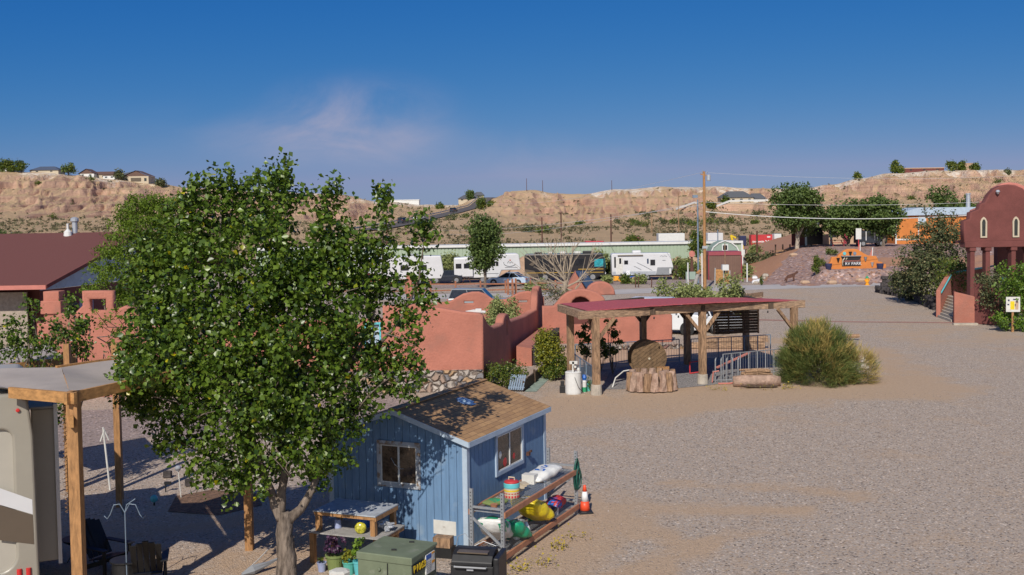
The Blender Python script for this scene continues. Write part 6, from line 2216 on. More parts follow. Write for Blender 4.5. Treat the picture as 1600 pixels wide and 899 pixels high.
# white travel trailer
t = thing('travel_trailer', 'white travel trailer with grey lower front parked right of the motorhome', 'caravan', gp(1002, YV), R(-2))
MB().prism([(-3.35, .62), (3.05, .62), (3.45, 1.45), (3.1, 3.0), (-3.3, 3.0), (-3.4, 2.8)], -1.25, 1.25).build('body', 'rvwhite', t, bevel=.07)
MB().prism([(1.5, .60), (3.07, .60), (3.46, 1.42), (1.7, 1.42)], -1.262, 1.262).build('front_guard', 'rvgrey', t)
MB().bb(-3.3, 1.5, -1.265, -1.25, .60, 1.0).build('lower_band', 'silver', t)
rv_windows(t, [(-3.05, -2.95, 1.5, 2.6), (-2.5, -2.35, 1.9, 2.45), (-1.95, -1.6, 1.85, 2.2), (.95, 1.4, 1.7, 2.25)], -1.27)
MB().bb(-2.9, -2.15, -1.285, -1.26, .70, 2.55).build('door', 'dirtywhite', t)
MB().bb(.55, .72, -1.28, -1.26, 1.85, 2.4).build('door_window', 'solar', t)
MB().tube([(-2.7, -1.32, 2.78), (.1, -1.32, 2.78)], .07, 8).build('awning_roll', 'rvbrown', t)
q = MB()
for a, b in (((-.6, 2.0), (.3, 1.55)), ((.2, 1.6), (1.1, 1.1)), ((-.9, 1.6), (-.1, 1.2))):
    q.bar((a[0], -1.275, a[1]), (b[0], -1.275, b[1]), .02, .05)
q.tube([(2.0, -1.275, 2.62), (2.15, -1.275, 2.75), (2.3, -1.275, 2.62), (2.5, -1.275, 2.72), (2.75, -1.275, 2.62)], .02, 5).bar((2.25, -1.275, 2.2), (2.6, -1.275, 2.2), .02, .06)
q.build('swoosh_emblem', 'rvgrey', t)
MB().bb(-1.0, -.05, -.5, .5, 3.0, 3.3).build('roof_unit', 'rvwhite', t, bevel=.08)
for s in (-.22, .22):
    MB().lathe([(.16, 1.0), (.17, 1.1), (.17, 1.55), (.1, 1.65)], (3.0 + .1, -.9 + s, -.3), 12).build('gas_bottle', 'white', t)
MB().bb(-3.2, 3.0, -1.0, 1.0, .45, .62).bar((3.0, 0, .5), (4.1, 0, .45), .12).build('chassis', 'black', t)
for x in (-.3, .55):
    add_wheel(t, x, -1.12, .36)
    add_wheel(t, x, 1.12, .36)
# clutter in front of the trailer
tag(MB().prism([(-1.1, 0), (1.2, 0), (1.0, .38), (-.7, .62), (-1.0, .55)], -.3, .3).build('tarp_heap', 'cloth_blue', loc=gp(990, 119.5)), 'blue tarpaulin heap in front of the white travel trailer', 'tarpaulin')
tag(MB().bb(-.3, .3, -.2, .2, 0, .35).bb(-.9, -.3, -.2, .2, .1, .6).build('yellow_toy', 'orangeY', loc=gp(971, 119.3), bevel=.04), 'yellow and lime plastic item at the left of the blue tarpaulin', 'toy')
t = thing('camp_table', 'white folding table loaded with items before the travel trailer', 'table', gp(981, 119.8))
MB().bb(-.5, .5, -.3, .3, .70, .74).build('top', 'white', t)
for sx in (-.45, .45):
    MB().bar((sx, -.25, 0), (sx, .25, .7), .04).build('leg', 'silver', t)
MB().box((0, 0, .95), (.4, .3, .4)).build('box', 'conewhite', t)

# left trailers behind the cottonwood
for k, (px, L, zh, lab) in enumerate(((598, 5.4, 2.9, 'white travel trailer half hidden behind the cottonwood'), (650, 6.2, 3.1, 'grey-topped travel trailer glimpsed through the right side of the cottonwood'))):
    t = thing('travel_trailer', lab, 'caravan', gp(px - (8 if k == 0 else 0), YV - k), R(3))
    MB().prism([(-L / 2, .6), (L / 2 - .3, .6), (L / 2, 1.3), (L / 2 - .3, zh), (-L / 2, zh)], -1.2, 1.2).build('body', 'rvwhite', t, bevel=.07)
    rv_windows(t, [(-1.6, -.8, 1.6, 2.1), (.4, 1.2, 1.6, 2.1)], -1.22)
    MB().bb(-.4, .15, -1.24, -1.2, .7, 2.4).build('door', 'dirtywhite', t)
    MB().bb(-.6, .3, -.4, .4, zh, zh + .25).build('roof_unit', 'rvgrey', t, bevel=.05)
    for x in (-.4, .4):
        add_wheel(t, x, -1.1, .34)
        add_wheel(t, x, 1.1, .34)
car('parked_car', 'dark blue car at the rear of the white fifth-wheel trailer', gp(697, YV - 1), R(185), 3.6, 1.8, 1.45, 'cardark', 'suv')
car('parked_car', 'pale blue and white sedan in front of the white fifth-wheel trailer', gp(795, YV - 6.4), R(158), 4.5, 1.8, 1.42, 'carblue')
car('parked_car', 'red car just visible through the cottonwood behind the split rail fence', gp(585, YV - 4), R(4), 4.5, 1.8, 1.35, 'redpaint')
car('parked_suv', 'grey roofed dark SUV behind the pink courtyard wall', Vector((P(748, 450, 84).x, 84, 0)), R(-8), 4.6, 1.85, 1.85, 'cargrey', 'suv')
car('parked_suv', 'white SUV half hidden by the shelter and pink wall', Vector((P(1040, 480, 67.5).x, 67.5, 0)), R(-20), 4.9, 1.95, 2.2, 'carwhite', 'suv')
car('parked_suv', 'white van seen between the middle shelter posts and the slatted screen', Vector((P(1112, 480, 68).x, 68, 0)), R(-60), 4.4, 1.9, 1.75, 'carwhite', 'suv')

# ================================================================ BUILDINGS IN THE MIDDLE DISTANCE
t = thing('metal_warehouse', 'long low pale green metal warehouse with white roof edge', 'warehouse', (0, 140, 0))
x0, x1 = P(400, 400, 140).x, P(1158, 400, 140).x
q = MB()
x = x0
i = 0
while x < x1:
    xb = min(x + .46, x1)
    q.bb(x, x + .36 if x + .36 < x1 else x1, -.0, 12, 0, 3.45)
    if xb - x > .37:
        q.bb(x + .36, xb, .06, 11.9, 0, 3.45)
    x = xb
q.build('wall', 'greenmetal', t)
q = MB()
q.add([(x0 - .2, -.25, 3.72), (x1 + .2, -.25, 3.72), (x1 + .2, 6, 3.62), (x0 - .2, 6, 3.62), (x1 + .2, 12.2, 3.5), (x0 - .2, 12.2, 3.5)], [(0, 1, 2, 3), (3, 2, 4, 5)])
q.bb(x0 - .2, x1 + .2, -.26, -.16, 3.42, 3.72)
q.build('roof', 'white', t)
MB().bb(x1 - .02, x1 + .22, -.2, .12, 0, 3.5).build('corner_trim', 'white', t)

t = thing('barn_shed', 'sage green barn-shaped shed with white trim behind the brown shed', 'shed', gp(1133, 129))
s_ = 1.0
gam = [(-1.72, 0), (1.72, 0), (1.72, 2.45), (1.35, 3.25), (.75, 3.75), (0, 4.02), (-.75, 3.75), (-1.35, 3.25), (-1.72, 2.45)]
MB().prism([(a, b) for a, b in gam], 0, 3.5).build('wall', 'barngreen', t)
q = MB()
for a, b in zip(gam[2:-1], gam[3:]):
    q.bar((a[0] * 1.03, -.05, a[1] + .03), (b[0] * 1.03, -.05, b[1] + .03), .12, .13)
q.build('trim', 'white', t)
wf = MB().bb(-.36, .36, -.08, -.01, 2.85, 3.62).build('window', 'white', t)
MB().bb(-.25, -.03, -.10, -.08, 2.95, 3.5).bb(.03, .25, -.10, -.08, 2.95, 3.5).build('pane', 'glass', wf)
t = thing('brown_shed', 'boxy brown metal shed with maroon roof edge beside the utility pole', 'shed', gp(1133, 119))
q = MB()
for i in range(15):
    q.bb(-1.75 + i * .235, -1.75 + i * .235 + .19, 0, 3, 0, 2.72)
q.bb(-1.74, 1.76, .03, 2.98, 0, 2.7)
q.build('wall', 'brownmetal', t)
MB().add([(-1.8, -.08, 2.72), (1.8, -.08, 2.72), (1.8, -.02, 3.12), (-1.8, -.02, 3.12), (-1.8, 3.1, 2.7), (1.8, 3.1, 2.7), (1.8, 3.0, 3.12), (-1.8, 3.0, 3.12)],
         [(0, 1, 2, 3), (7, 6, 5, 4), (0, 4, 5, 1), (1, 5, 6, 2), (2, 6, 7, 3), (3, 7, 4, 0)]).build('roof', 'maroonmetal', t)
MB().bb(-1.86, -1.74, -.06, .0, 0, 2.7).bb(1.74, 1.86, -.06, .0, 0, 2.7).build('corner_trim', 'maroonmetal', t)

# yard behind the warehouse: trucks, containers, machines
def boxtruck(name, label, cat, px0, px1, z0, z1, Y, m, cabm=None, dep=2.4):
    xa, xb = P(px0, 380, Y).x, P(px1, 380, Y).x
    t = thing(name, label, cat, ((xa + xb) / 2, Y, hill_h(px0, Y) if Y > 180 else 0))
    w_ = xb - xa
    MB().bb(-w_ / 2, w_ / 2, 0, dep, z0, z1).build('box', m, t, bevel=.05)
    MB().bb(-w_ / 2 + .2, w_ / 2 - .2, .1, dep - .1, z0 - .35, z0).build('chassis', 'black', t)
    if cabm:
        MB().prism([(w_ / 2 + .05, z0 - .3), (w_ / 2 + 1.9, z0 - .3), (w_ / 2 + 1.9, z0 + .8), (w_ / 2 + 1.4, z0 + 1.6), (w_ / 2 + .05, z0 + 1.7)], .1, dep - .1).build('cab', cabm, t, bevel=.05)
    for xx_ in (-w_ / 2 + .8, w_ / 2 - .8):
        for yy_ in (.1, dep - .1):
            add_wheel(t, xx_, yy_, .45, .3)
    return t


boxtruck('box_trailer', 'large white box trailer parked behind the green warehouse', 'trailer', 1029, 1070, 1.0, 4.3, 165, 'white', 'dirtywhite')
boxtruck('box_trailer', 'low white truck behind the warehouse left of the utility pole', 'truck', 1082, 1098, .9, 3.4, 165, 'carwhite', 'silver')
boxtruck('camper_trailer', 'white camper behind the warehouse right of the utility pole', 'caravan', 1106, 1130, 1.0, 4.3, 163, 'rvwhite')
boxtruck('flatbed_truck', 'low red flatbed behind the left part of the warehouse', 'truck', 915, 944, .9, 3.5, 158, 'redpaint', 'yellow')
boxtruck('dump_truck', 'maroon truck body behind the warehouse beside a green tree', 'truck', 984, 1000, 1.0, 3.9, 160, 'maroonmetal')
boxtruck('pickup_truck', 'orange and white pickup behind the warehouse', 'truck', 955, 962, .9, 3.0, 158, 'white', 'orangeY')
t = boxtruck('shipping_container', 'bright red shipping container with white lettering right of the warehouse', 'container', 1174, 1207, .45, 2.95, 240, 'redpaint')
q = MB()
q.build('dummy', 'white', t) if False else None
lt = MB()
for i in range(8):
    lt.box((-1.95 + i * .33, -.03, 1.42), (.24, .03, .30 if i % 3 else .42))
lt.build('lettering', 'white', t)
MB().bar((.82, -.03, 1.1), (1.55, -.03, 1.7), .05, .18).bar((.75, -.04, 1.7), (1.55, -.04, 1.1), .05, .18).box((1.5, -.03, 2.45), (.7, .03, .3)).build('emblem', 'white', t)
boxtruck('box_truck', 'small white box truck right of the red container', 'truck', 1210, 1221, 1.0, 3.2, 238, 'white')
t = thing('excavator', 'yellow excavator beyond the right end of the warehouse', 'digger', (P(1153, 380, 168).x, 168, 1.0))
MB().bb(-.9, .9, 0, 2, .6, 1.6).build('cab_body', 'yellow', t, bevel=.05)
MB().bb(.3, 1.3, 0, 1.2, 1.2, 2.7).build('cab', 'navy', t, bevel=.05)
MB().bar((-.6, .5, 1.4), (-1.0, .5, 2.8), .3).bar((-1.0, .5, 2.8), (-.2, .5, 2.4), .25).build('boom', 'yellow', t)
MB().bb(-1.2, 1.2, -.1, 2.1, 0, .6).build('track', 'black', t, bevel=.1)
boxtruck('flatbed_truck', 'low white and navy truck at the right corner of the warehouse', 'truck', 1154, 1164, 1.2, 2.2, 150, 'white', None)

# poles and wires
def pole(label, px, pybase, pytop, Y, r=.14, m='oldwood', base=None, cross=True, gear=False):
    b = base if base is not None else Vector((P(px, pybase, Y).x, Y, 0))
    zt = P(px, pytop, Y).z
    t = thing('utility_pole', label, 'utility pole', b)
    H_ = zt - b.z
    MB().tube([(0, 0, -.2), (0, 0, H_)], [r, r * .75], 9).build('mast', m, t)
    if cross:
        MB().bar((-.9 if not gear else -.35, 0, H_ - .25), (.9 if not gear else .55, 0, H_ - .45 if gear else H_ - .25), .10).build('crossarm', m, t)
    if gear:
        MB().lathe([(.16, -.3), (.2, -.2), (.2, .25), (.1, .32)], (.42, -.1, H_ - .62), 12).build('transformer', 'silver', t)
        MB().tube([(-.22, 0, H_ - .2), (-.1, 0, H_ + .15)], .03, 6).tube([(.1, 0, H_ - .3), (.35, 0, H_ + .02)], .03, 6).build('insulator', 'rvgrey', t)
        MB().bb(-.24, .24, -.2, -.1, 4.0, 4.25).build('junction_box', 'silver', t)
        MB().tube([(-.28, -.1, 0), (-.28, -.1, 3.6)], .06, 8).build('conduit', 'white', t)
    return t, b + Vector((0, 0, H_))


_, ptop = pole('tall brown utility pole with a transformer beside the brown shed', 1101.5, 452, 268, 104, .16, 'timber', gear=True)
t = thing('light_pole', 'slim grey metal lamp pole left of the tall utility pole', 'lamp post', gp(1091, 108))
MB().tube([(0, 0, 0), (0, 0, P(1092, 312, 108).z)], [.09, .07], 8).build('mast', 'railblue', t)
MB().box((-.25, 0, P(1092, 307, 108).z), (.5, .25, .28)).build('lamp_head', 'railblue', t)
t = thing('light_pole', 'thin grey pole rising behind the brown shed', 'lamp post', gp(1122, 140))
MB().tube([(0, 0, 0), (0, 0, 5.2)], .07, 7).build('mast', 'railblue', t)
for lab, px, pyt, Y in (('far wooden pole at the foot of the hill road', 603, 338, 210), ('far wooden pole left of the hill road bend', 670, 335, 330), ('thin far pole behind the small round tree', 846, 340, 215), ('darker far pole right of the small round tree', 876, 332, 200),
                        ('thin far pole above the left of the white travel trailer', 954, 335, 205), ('faint far pole in the middle of the hillside', 1018, 330, 330), ('far pole beside the tall utility pole', 1060, 300, 340),
                        ('dark wooden pole in front of the red container', 1183, 361, 155)):
    b_ = hpt(px, Y) if Y > 185 else Vector((P(px, 400, Y).x, Y, .9))
    pole(lab, px, 0, pyt, Y, .16, 'rust' if Y < 300 else 'oldwood', base=b_, cross=False)
for lab, px, pyt in (('thin mast standing on the skyline knob', 823, 279), ('second thin mast right of the skyline knob', 848, 282), ('thin mast on the skyline left of the tall utility pole', 956, 282)):
    b_ = hpt(px, 646)
    pole(lab, px, 0, pyt, 646, .18, 'rust', base=b_, cross=False)


def wire(label, a, b, sag_=.8, r=.03):
    a, b = Vector(a), Vector(b)
    pts = [a.lerp(b, i / 14) - Vector((0, 0, sag_ * 4 * (i / 14) * (1 - i / 14))) for i in range(15)]
    tag(MB().tube(pts, r, 4, cap=False).build('power_line', 'wire'), label, 'power line')


wire('thick pale cable running right from the tall utility pole', P(1102, 331, 104), P(1700, 320, 88), .9, .038)
wire('upper pale wire running right from the tall utility pole', P(1102, 270, 104), P(1750, 262, 150), 1.0, .014)
wire('thin wire from the tall utility pole to the far left', P(1100, 269, 104), P(760, 318, 260), 1.2, .018)
wire('second thin wire from the tall utility pole to the far left', P(1101, 314, 104), P(700, 366, 230), 1.2, .02)
wire('third thin wire from the tall utility pole to the far left', P(1101, 320, 104), P(640, 356, 330), 1.5, .024)
wire('thin wire passing behind the right trees', P(1102, 316, 104), P(1700, 305, 110), .6, .016)

# ================================================================ SMALL THINGS IN THE MIDDLE DISTANCE
# split rail fence
t = thing('split_rail_fence', 'reddish split rail fence along the far side of the lane', 'fence', (0, 0, 0))
pts = [G(x, 461.5 - (x - 480) * .009) for x in range(478, 915, 39)]
for i, p_ in enumerate(pts):
    MB().box((p_.x, p_.y, .62), (.16, .16, 1.24)).build('fence_post', 'fencewood', t)
for h_ in (.35, .95):
    for a, b in zip(pts[:-1], pts[1:]):
        MB().bar(Z(a, h_ + random.uniform(-.04, .04)), Z(b, h_ + random.uniform(-.04, .04)), .08, .12).build('rail', 'fencewood', t)
for i, (px, py) in enumerate(((794, 461), (801, 461), (806, 460))):
    tag(MB().box((0, 0, .75), (.2, .2, 1.5)).build('gate_post', 'fencewood', loc=G(px, py)), ('left', 'middle', 'right')[i] + ' post of the three red posts by the fence gap', 'post')
for i, (px, py, h_) in enumerate(((640, 468, 2.2),)):
    q = MB().bar((0, 0, 0), (0, 0, h_), .5, .3).bar((.1, 0, h_), (1.3, 0, .2), .25)
    tag(q.build('adobe_pier', 'adobe', loc=G(px, py), bevel=.05), 'pink adobe pier with sloping wing seen through the cottonwood', 'pier')
# dead tree
t = thing('dead_tree', 'leafless pale dead tree with spreading branches behind the courtyard', 'tree', Vector((P(880, 470, 70).x, 70, 0)))
q = MB()
db = Vector((P(880, 470, 70).x, 70, 0))
random.seed(77)
def dead(pl, r0, r1):
    pts = [P(x, y, 70 + dy) - db for x, y, dy in pl]
    q.tube(pts, [r0 + (r1 - r0) * i / (len(pts) - 1) for i in range(len(pts))], 6)
    for k in range(1, len(pts)):
        for _ in range(5):
            a = pts[k - 1].lerp(pts[k], random.random())
            d = (pts[k] - pts[k - 1]).normalized() + Vector((random.uniform(-.8, .8), random.uniform(-.6, .6), random.uniform(-.4, .8)))
            q.tube([a, a + d * random.uniform(.3, .7), a + d * random.uniform(.8, 1.3) + Vector((0, 0, random.uniform(-.2, .3)))], [.025, .018, .008], 4)
q.tube([(0, 0, -.1), P(882, 455, 70) - db, P(884, 440, 70) - db], [.2, .16, .14], 8)
for pl in ([(884, 445, 0), (862, 430, 0), (845, 420, .3), (831, 408, .3)], [(884, 440, 0), (868, 420, 0), (858, 406, .2), (860, 398, .2)], [(884, 440, 0), (878, 425, 0), (872, 410, 0), (866, 394, .3)], [(886, 440, 0), (890, 420, 0), (892, 400, 0), (900, 386, 0)],
           [(886, 448, 0), (903, 440, 0), (915, 425, 0), (923, 410, -.2), (926, 395, -.2)], [(884, 450, 0), (860, 442, 0), (840, 438, .4), (826, 432, .4)], [(884, 452, 0), (868, 452, 0), (850, 455, .2), (840, 450, .2)], [(886, 452, 0), (896, 455, 0), (905, 447, 0)],
           [(884, 456, 0), (872, 462, 0), (862, 470, 0)], [(884, 445, 0), (880, 418, .4), (884, 400, .5)]):
    dead(pl, .065, .018)
q.build('branches', 'deadwood', t)
leaves('sparse_leaves', [tuple(P(x, y, 70) - db) + (r, r, r * .6) for x, y, r in ((870, 455, .9), (862, 462, .7), (885, 462, .7), (855, 448, .5))], 700, .10, 'mesq', t, 5)

# round tree before the fifth wheel
auto_tree('round_tree', 'small round-headed green tree in front of the white trailers', 'tree', gp(757, 112), P(757, 337, 112).z, 4.7, 'fargreen', 101, 9000, .24, .17, crown0=.24, lobes=16)
# bushes by the caravans and berm
for i, (px, Y, wd, h, m, lab) in enumerate((
        (700, 128, 4.0, 3.4, 'sage', 'tall loose green shrub left of the white fifth-wheel trailer'), (668, 127, 3.4, 3.0, 'sage', 'sage green shrub seen at the right edge of the cottonwood'),
        (938, 125, 2.6, 4.2, 'sage', 'tall wispy green shrub beside the motorhome front'), (950, 127, 2.2, 2.6, 'bushg', 'round shrub between motorhome and travel trailer'),
        (1062, 127, 3.2, 2.6, 'sage', 'pale green shrub right of the travel trailer'), (1068, 121, 2.0, 1.7, 'bushg', 'low dark shrub right of the travel trailer nose'), (1082, 126, 2.4, 2.0, 'sage', 'sage shrub left of the utility pole'),
        (1091, 134, 2.0, 4.0, 'bushg', 'dark bush against the green warehouse left of the pole'), (950, 116, 1.3, .95, 'sage', 'tiny shrub on the sand below the motorhome front'), (979, 115.5, 1.3, .9, 'bushg', 'tiny shrub left of the sand heap'), (1000, 114.5, 1.6, 1.0, 'sage', 'tiny shrub right of the sand heap'),
        (848, 106, .9, 1.3, 'sage', 'small weed by the fence below the motorhome'), (827, 103, .8, 1.1, 'sage', 'small green weed left of the dead tree fence'),
        (990, 158, 5.0, 5.0, 'bushg', 'green bush cluster behind the warehouse roof'), (1178, 150, 2.6, 1.9, 'mesq', 'olive shrub right of the warehouse corner'), (1166, 122, 1.4, 1.6, 'sage', 'small shrub at the right of the brown shed'), (1205, 148, 3.2, 2.0, 'mesq', 'brown-green brush by the dark pole'),
        (20, 205, 11, 5.0, 'fargreen', 'green thicket showing above the maroon roof'), (1180, 178, 2.5, 2.2, 'sage', 'low green bush left of the red container'),
        (1055, 81, 3.9, 3.1, 'sage', 'big rounded sage bush left of the leaning post'), (1085, 83, 2.8, 2.3, 'sage', 'lower sage bush at the foot of the utility pole'), (1103, 80.5, 2.0, 2.1, 'sage', 'sage bush left of the back of the sign board'),
        (1138, 79, 2.2, 3.7, 'sage', 'tall sage bush right of the sign board back'), (1125, 78, 2.0, 1.8, 'sage', 'low sage bush under the sign board'), (1150, 80, 1.8, 2.4, 'mesq', 'dry olive bush at the right end of the planting island'))):
    z_ = berm_z(px, Y) if 126 < Y < 139 else (hill_h(px, Y, False) if Y > 185 else 0)
    shrub('desert_shrub', lab, 'shrub', Vector((P(px, 430, Y).x, Y, max(0, z_))), wd, h, m, 200 + i, int(350 + 150 * wd * h), .09 + Y * .0011)
t = thing('sand_heap', 'small heap of pale sand in front of the travel trailer', 'sand heap', gp(992, 116.5))
MB().lathe([(1.25, -.02), (1.0, .3), (.6, .55), (.15, .66)], n=16).build('heap', 'dirt', t, smooth=True)
for i, px in enumerate((993, 997.5, 1018)):
    tag(MB().tube([(0, 0, 0), (.03, 0, 1.05 if i < 2 else .95)], .055, 6).build('marker_post', 'rust', loc=G(px, 449.5)), ('leftmost', 'middle', 'rightmost')[i] + ' dark marker post of the three on the sand below the travel trailer', 'post')
t = thing('stump_post', 'broad dark stump post right of the travel trailer', 'post', gp(1056, 121))
MB().tube([(0, 0, 0), (0, 0, 1.6)], [.3, .22], 8, rough=.15).build('stump', 'darkwood', t)
# utility pedestals near the pole
t = thing('meter_pedestal', 'grey meter panels on posts with a small red windmill left of the utility pole', 'utility meter', gp(1079, 113))
MB().bb(-.5, .5, -.1, .1, .5, 1.3).build('meter_panel', 'barngreen', t)
for x_ in (-.45, .45):
    MB().bb(x_ - .05, x_ + .05, -.06, .06, 0, .5).build('leg', 'steel', t)
t = thing('red_windmill', 'small red ornamental windmill tower behind the meter panels', 'windmill', gp(1081, 120))
MB().tube([(0, 0, 0), (0, 0, 3.0)], [.35, .1], 4).build('tower', 'rust', t)
MB().lathe([(.35, 0), (.35, .06)], (0, -.2, 2.9), 10, rot=Matrix.Rotation(R(90), 3, 'X')).build('fan', 'coping', t)
tag(MB().tube([(0, 0, 0), (0, 0, 2.3)], .07, 7).build('white_post', 'white', loc=gp(1075, 112)), 'white vertical pipe left of the meter panels', 'pipe')
tag(MB().tube([(0, 0, 0), (0, 0, 2.0)], .075, 8).build('white_post', 'white', loc=G(1167.5, 441)), 'short white post beside the street near the rock slope', 'post')
# leaning wooden post, sign board back, bird box
p_ = G(1081, 468)
t = thing('leaning_post', 'grey weathered post leaning right on the planting island', 'post', p_)
MB().tube([(0, 0, -.1), P(1087, 440, p_.y) - p_, P(1092, 425, p_.y) - p_], [.19, .17, .14], 8, rough=.08).build('trunk_post', 'greywood', t)
MB().tube([P(1090, 428, p_.y) - p_, P(1094, 422, p_.y) - p_], [.2, .1], 7, rough=.3).build('tip', 'timber', t)
p_ = G(1131, 466)
t = thing('sign_board', 'back of an orange-tan board on three pale legs on the planting island', 'sign board', p_, R(4))
for x_ in (-.72, 0, .55):
    MB().bar((x_ * 1.15, 0, 0), (x_, .1, 2.62 if x_ < .3 else 2.4), .10).build('leg', 'greywood', t)
MB().bb(-.66, .52, .08, .12, 1.25, 2.5).build('board', 'timberh', t)
p_ = gp(1133, 86)
t = thing('bird_box', 'white bird box on a thin pole in front of the brown shed', 'bird box', p_)
MB().tube([(0, 0, 0), (0, 0, 5.0)], .035, 6).build('pole', 'oldwood', t)
MB().bb(-.25, .25, -.25, .25, 2.85, 3.3).build('box', 'white', t)
MB().bb(-.16, -.02, -.26, -.2, 2.6, 2.85).bb(.05, .16, -.26, -.2, 2.6, 2.85).build('opening', 'black', t)
# island of railway sleepers
isl = [G(x, y) for x, y in ((1068, 470), (1080, 462), (1150, 458), (1192, 461), (1190, 466), (1130, 470))]
sheet('planting_island', isl, .05, 'dirt')
t = thing('sleeper_edging', 'weathered sleeper edging round the planting island', 'edging', (0, 0, 0))
for a, b in (((1135, 470), (1165, 468)), ((1165, 468), (1191, 464))):
    MB().bar(Z(G(*a), .22), Z(G(*b), .22), .2, .44).build('sleeper', 'oldwoodh', t)

# ================================================================ SIGN WALL AND SLOPE
Ys = 114.0
sx = lambda px: P(px, 410, Ys).x
szz = lambda py: P(1338, py, Ys).z
cx = sx(1338)
prof = [(1294, 420), (1294, 413), (1298, 409), (1300, 402), (1309, 402), (1310, 399), (1314, 396), (1319, 392)] + [(1324, 390.2), (1330, 390.0), (1337, 390.4), (1341, 392.3), (1347, 396.5), (1354, 400.5), (1360, 401.5), (1367, 401.8), (1369, 405), (1370, 410), (1376, 411), (1377, 414), (1382, 414.5), (1382, 422)]
t = thing('entrance_sign', 'orange stepped entrance sign wall with dark lettered panel on the rock slope', 'sign', (cx, Ys, 0))
ol = [(sx(a) - cx, szz(b)) for a, b in prof]
slab('wall', [ol], .6, 'orange', t, .08, (0, 0, 0))
dp = MB().bb(sx(1314) - cx, sx(1343) - cx, -.36, -.30, szz(415.5), szz(400.5)).build('panel', 'rvblack', t)
MB().bb(sx(1312.5) - cx, sx(1343.5) - cx, -.52, -.30, szz(400.5), szz(399.3)).build('panel_hood', 'rvgrey', t)
text('lettering', 'Cottonwood', .34, 'coping', t, (sx(1328) - cx, -.365, szz(409.0)))
text('lettering', 'RV PARK', .44, 'conewhite', t, (sx(1331.5) - cx, -.365, szz(413.8)))
MB().tube([(sx(1318.5) - cx, -.37, szz(402.5)), (sx(1315.5) - cx, -.37, szz(406)), (sx(1314.8) - cx, -.37, szz(411)), (sx(1315.5) - cx, -.37, szz(415))], [.05, .07, .05, .02], 6).tube([(sx(1322) - cx, -.37, szz(402.6)), (sx(1320.2) - cx, -.37, szz(405.5))], [.05, .04], 6).build('agave_emblem', 'cream', t)
for a, b, mm in ((1308, 404, 'black'), (1327, 394.5, 'black'), (1350.5, 403, 'rvgrey'), (1361, 411.5, 'silver')):
    x_, z_ = sx(a) - cx, szz(b)
    MB().lathe([(.05, -.35), (.16, .05), (.18, .1)], (x_, -.38, z_), 10).build('wall_lantern', mm, t)
for a in (1318, 1334):
    MB().lathe([(.17, 0), (.17, .06)], (sx(a) - cx, -.30, szz(395.8)), 12, rot=Matrix.Rotation(R(90), 3, 'X')).build('tile_medallion', 'turq' if a == 1318 else 'railblue', t)
for i, (px, lab) in enumerate(((1288.5, 'dark glazed pot left of the orange sign wall'), (1368, 'dark glazed pot at the right end of the orange sign wall'))):
    b_ = slope_pt(px, 112.6, -.05)
    tag(MB().lathe([(.25, 0), (.34, .35), (.37, .6), (.36, .62), (.28, .5)], n=14).build('glazed_pot', 'navy', loc=(sx(px), 112.6, b_.z)), lab, 'flower pot')
for i, (px, py, lab) in enumerate(((1343, 391, 'pink windsock flag behind the top of the orange sign wall'), (1362, 401, 'pink flag on white pole behind the right step of the orange wall'))):
    Yf = 116
    b_ = Vector((P(px, 400, Yf).x, Yf, slope_h(px, Yf)))
    t = thing('garden_flag', lab, 'flag', b_)
    top_ = P(px, py - (12 if i == 0 else 14), Yf).z - b_.z
    MB().tube([(0, 0, 0), (.1, 0, top_)], .06, 6).build('pole', 'white', t)
    MB().prism([(-.35, top_ - 1.1), (0, top_ - 1.1), (.1, top_ - .05), (-.05, top_ - .3)], -.02, .02).build('cloth', 'coping', t)
tag(MB().tube([(0, 0, 0), (0, 0, 1.9)], .06, 6).build('white_post', 'white', loc=slope_pt(1320, 119)), 'white post peeping over the left top of the orange sign wall', 'post')
# hydrant
b_ = slope_pt(1354.8, 107.3)
t = thing('fire_hydrant', 'yellow fire hydrant with green cap on the rock slope', 'fire hydrant', (b_.x, b_.y, max(b_.z, .0)))
MB().lathe([(.24, 0), (.24, .06), (.15, .08), (.15, .30), (.2, .33), (.2, .38), (.15, .40), (.15, .62), (.2, .64), (.2, .68)], n=14).build('barrel', 'orangeY', t)
MB().lathe([(.17, .68), (.15, .78), (.07, .86), (.05, .93)], n=14).build('bonnet', 'greenpaint', t)
MB().lathe([(.07, -.25), (.07, .25)], (0, 0, .5), 10, rot=Matrix.Rotation(R(90), 3, 'Y')).build('nozzle', 'orangeY', t)
# coyote statue
b_ = slope_pt(1236.5, 111.5)
t = thing('coyote_statue', 'rusty metal coyote silhouette statue standing on the rock slope', 'statue', (b_.x, b_.y, b_.z), 0)
slab('body', [[(-.55, .0), (-.47, .0), (-.40, .35), (.12, .45), (.22, .0), (.30, .0), (.30, .5), (.42, .78), (.62, .88), (.78, 1.02), (.62, 1.06), (.56, 1.16), (.50, 1.04), (.30, .90), (-.40, .68), (-.66, .35), (-.72, .10), (-.62, .12), (-.55, .3)]], .08, 'rust', t, .01)
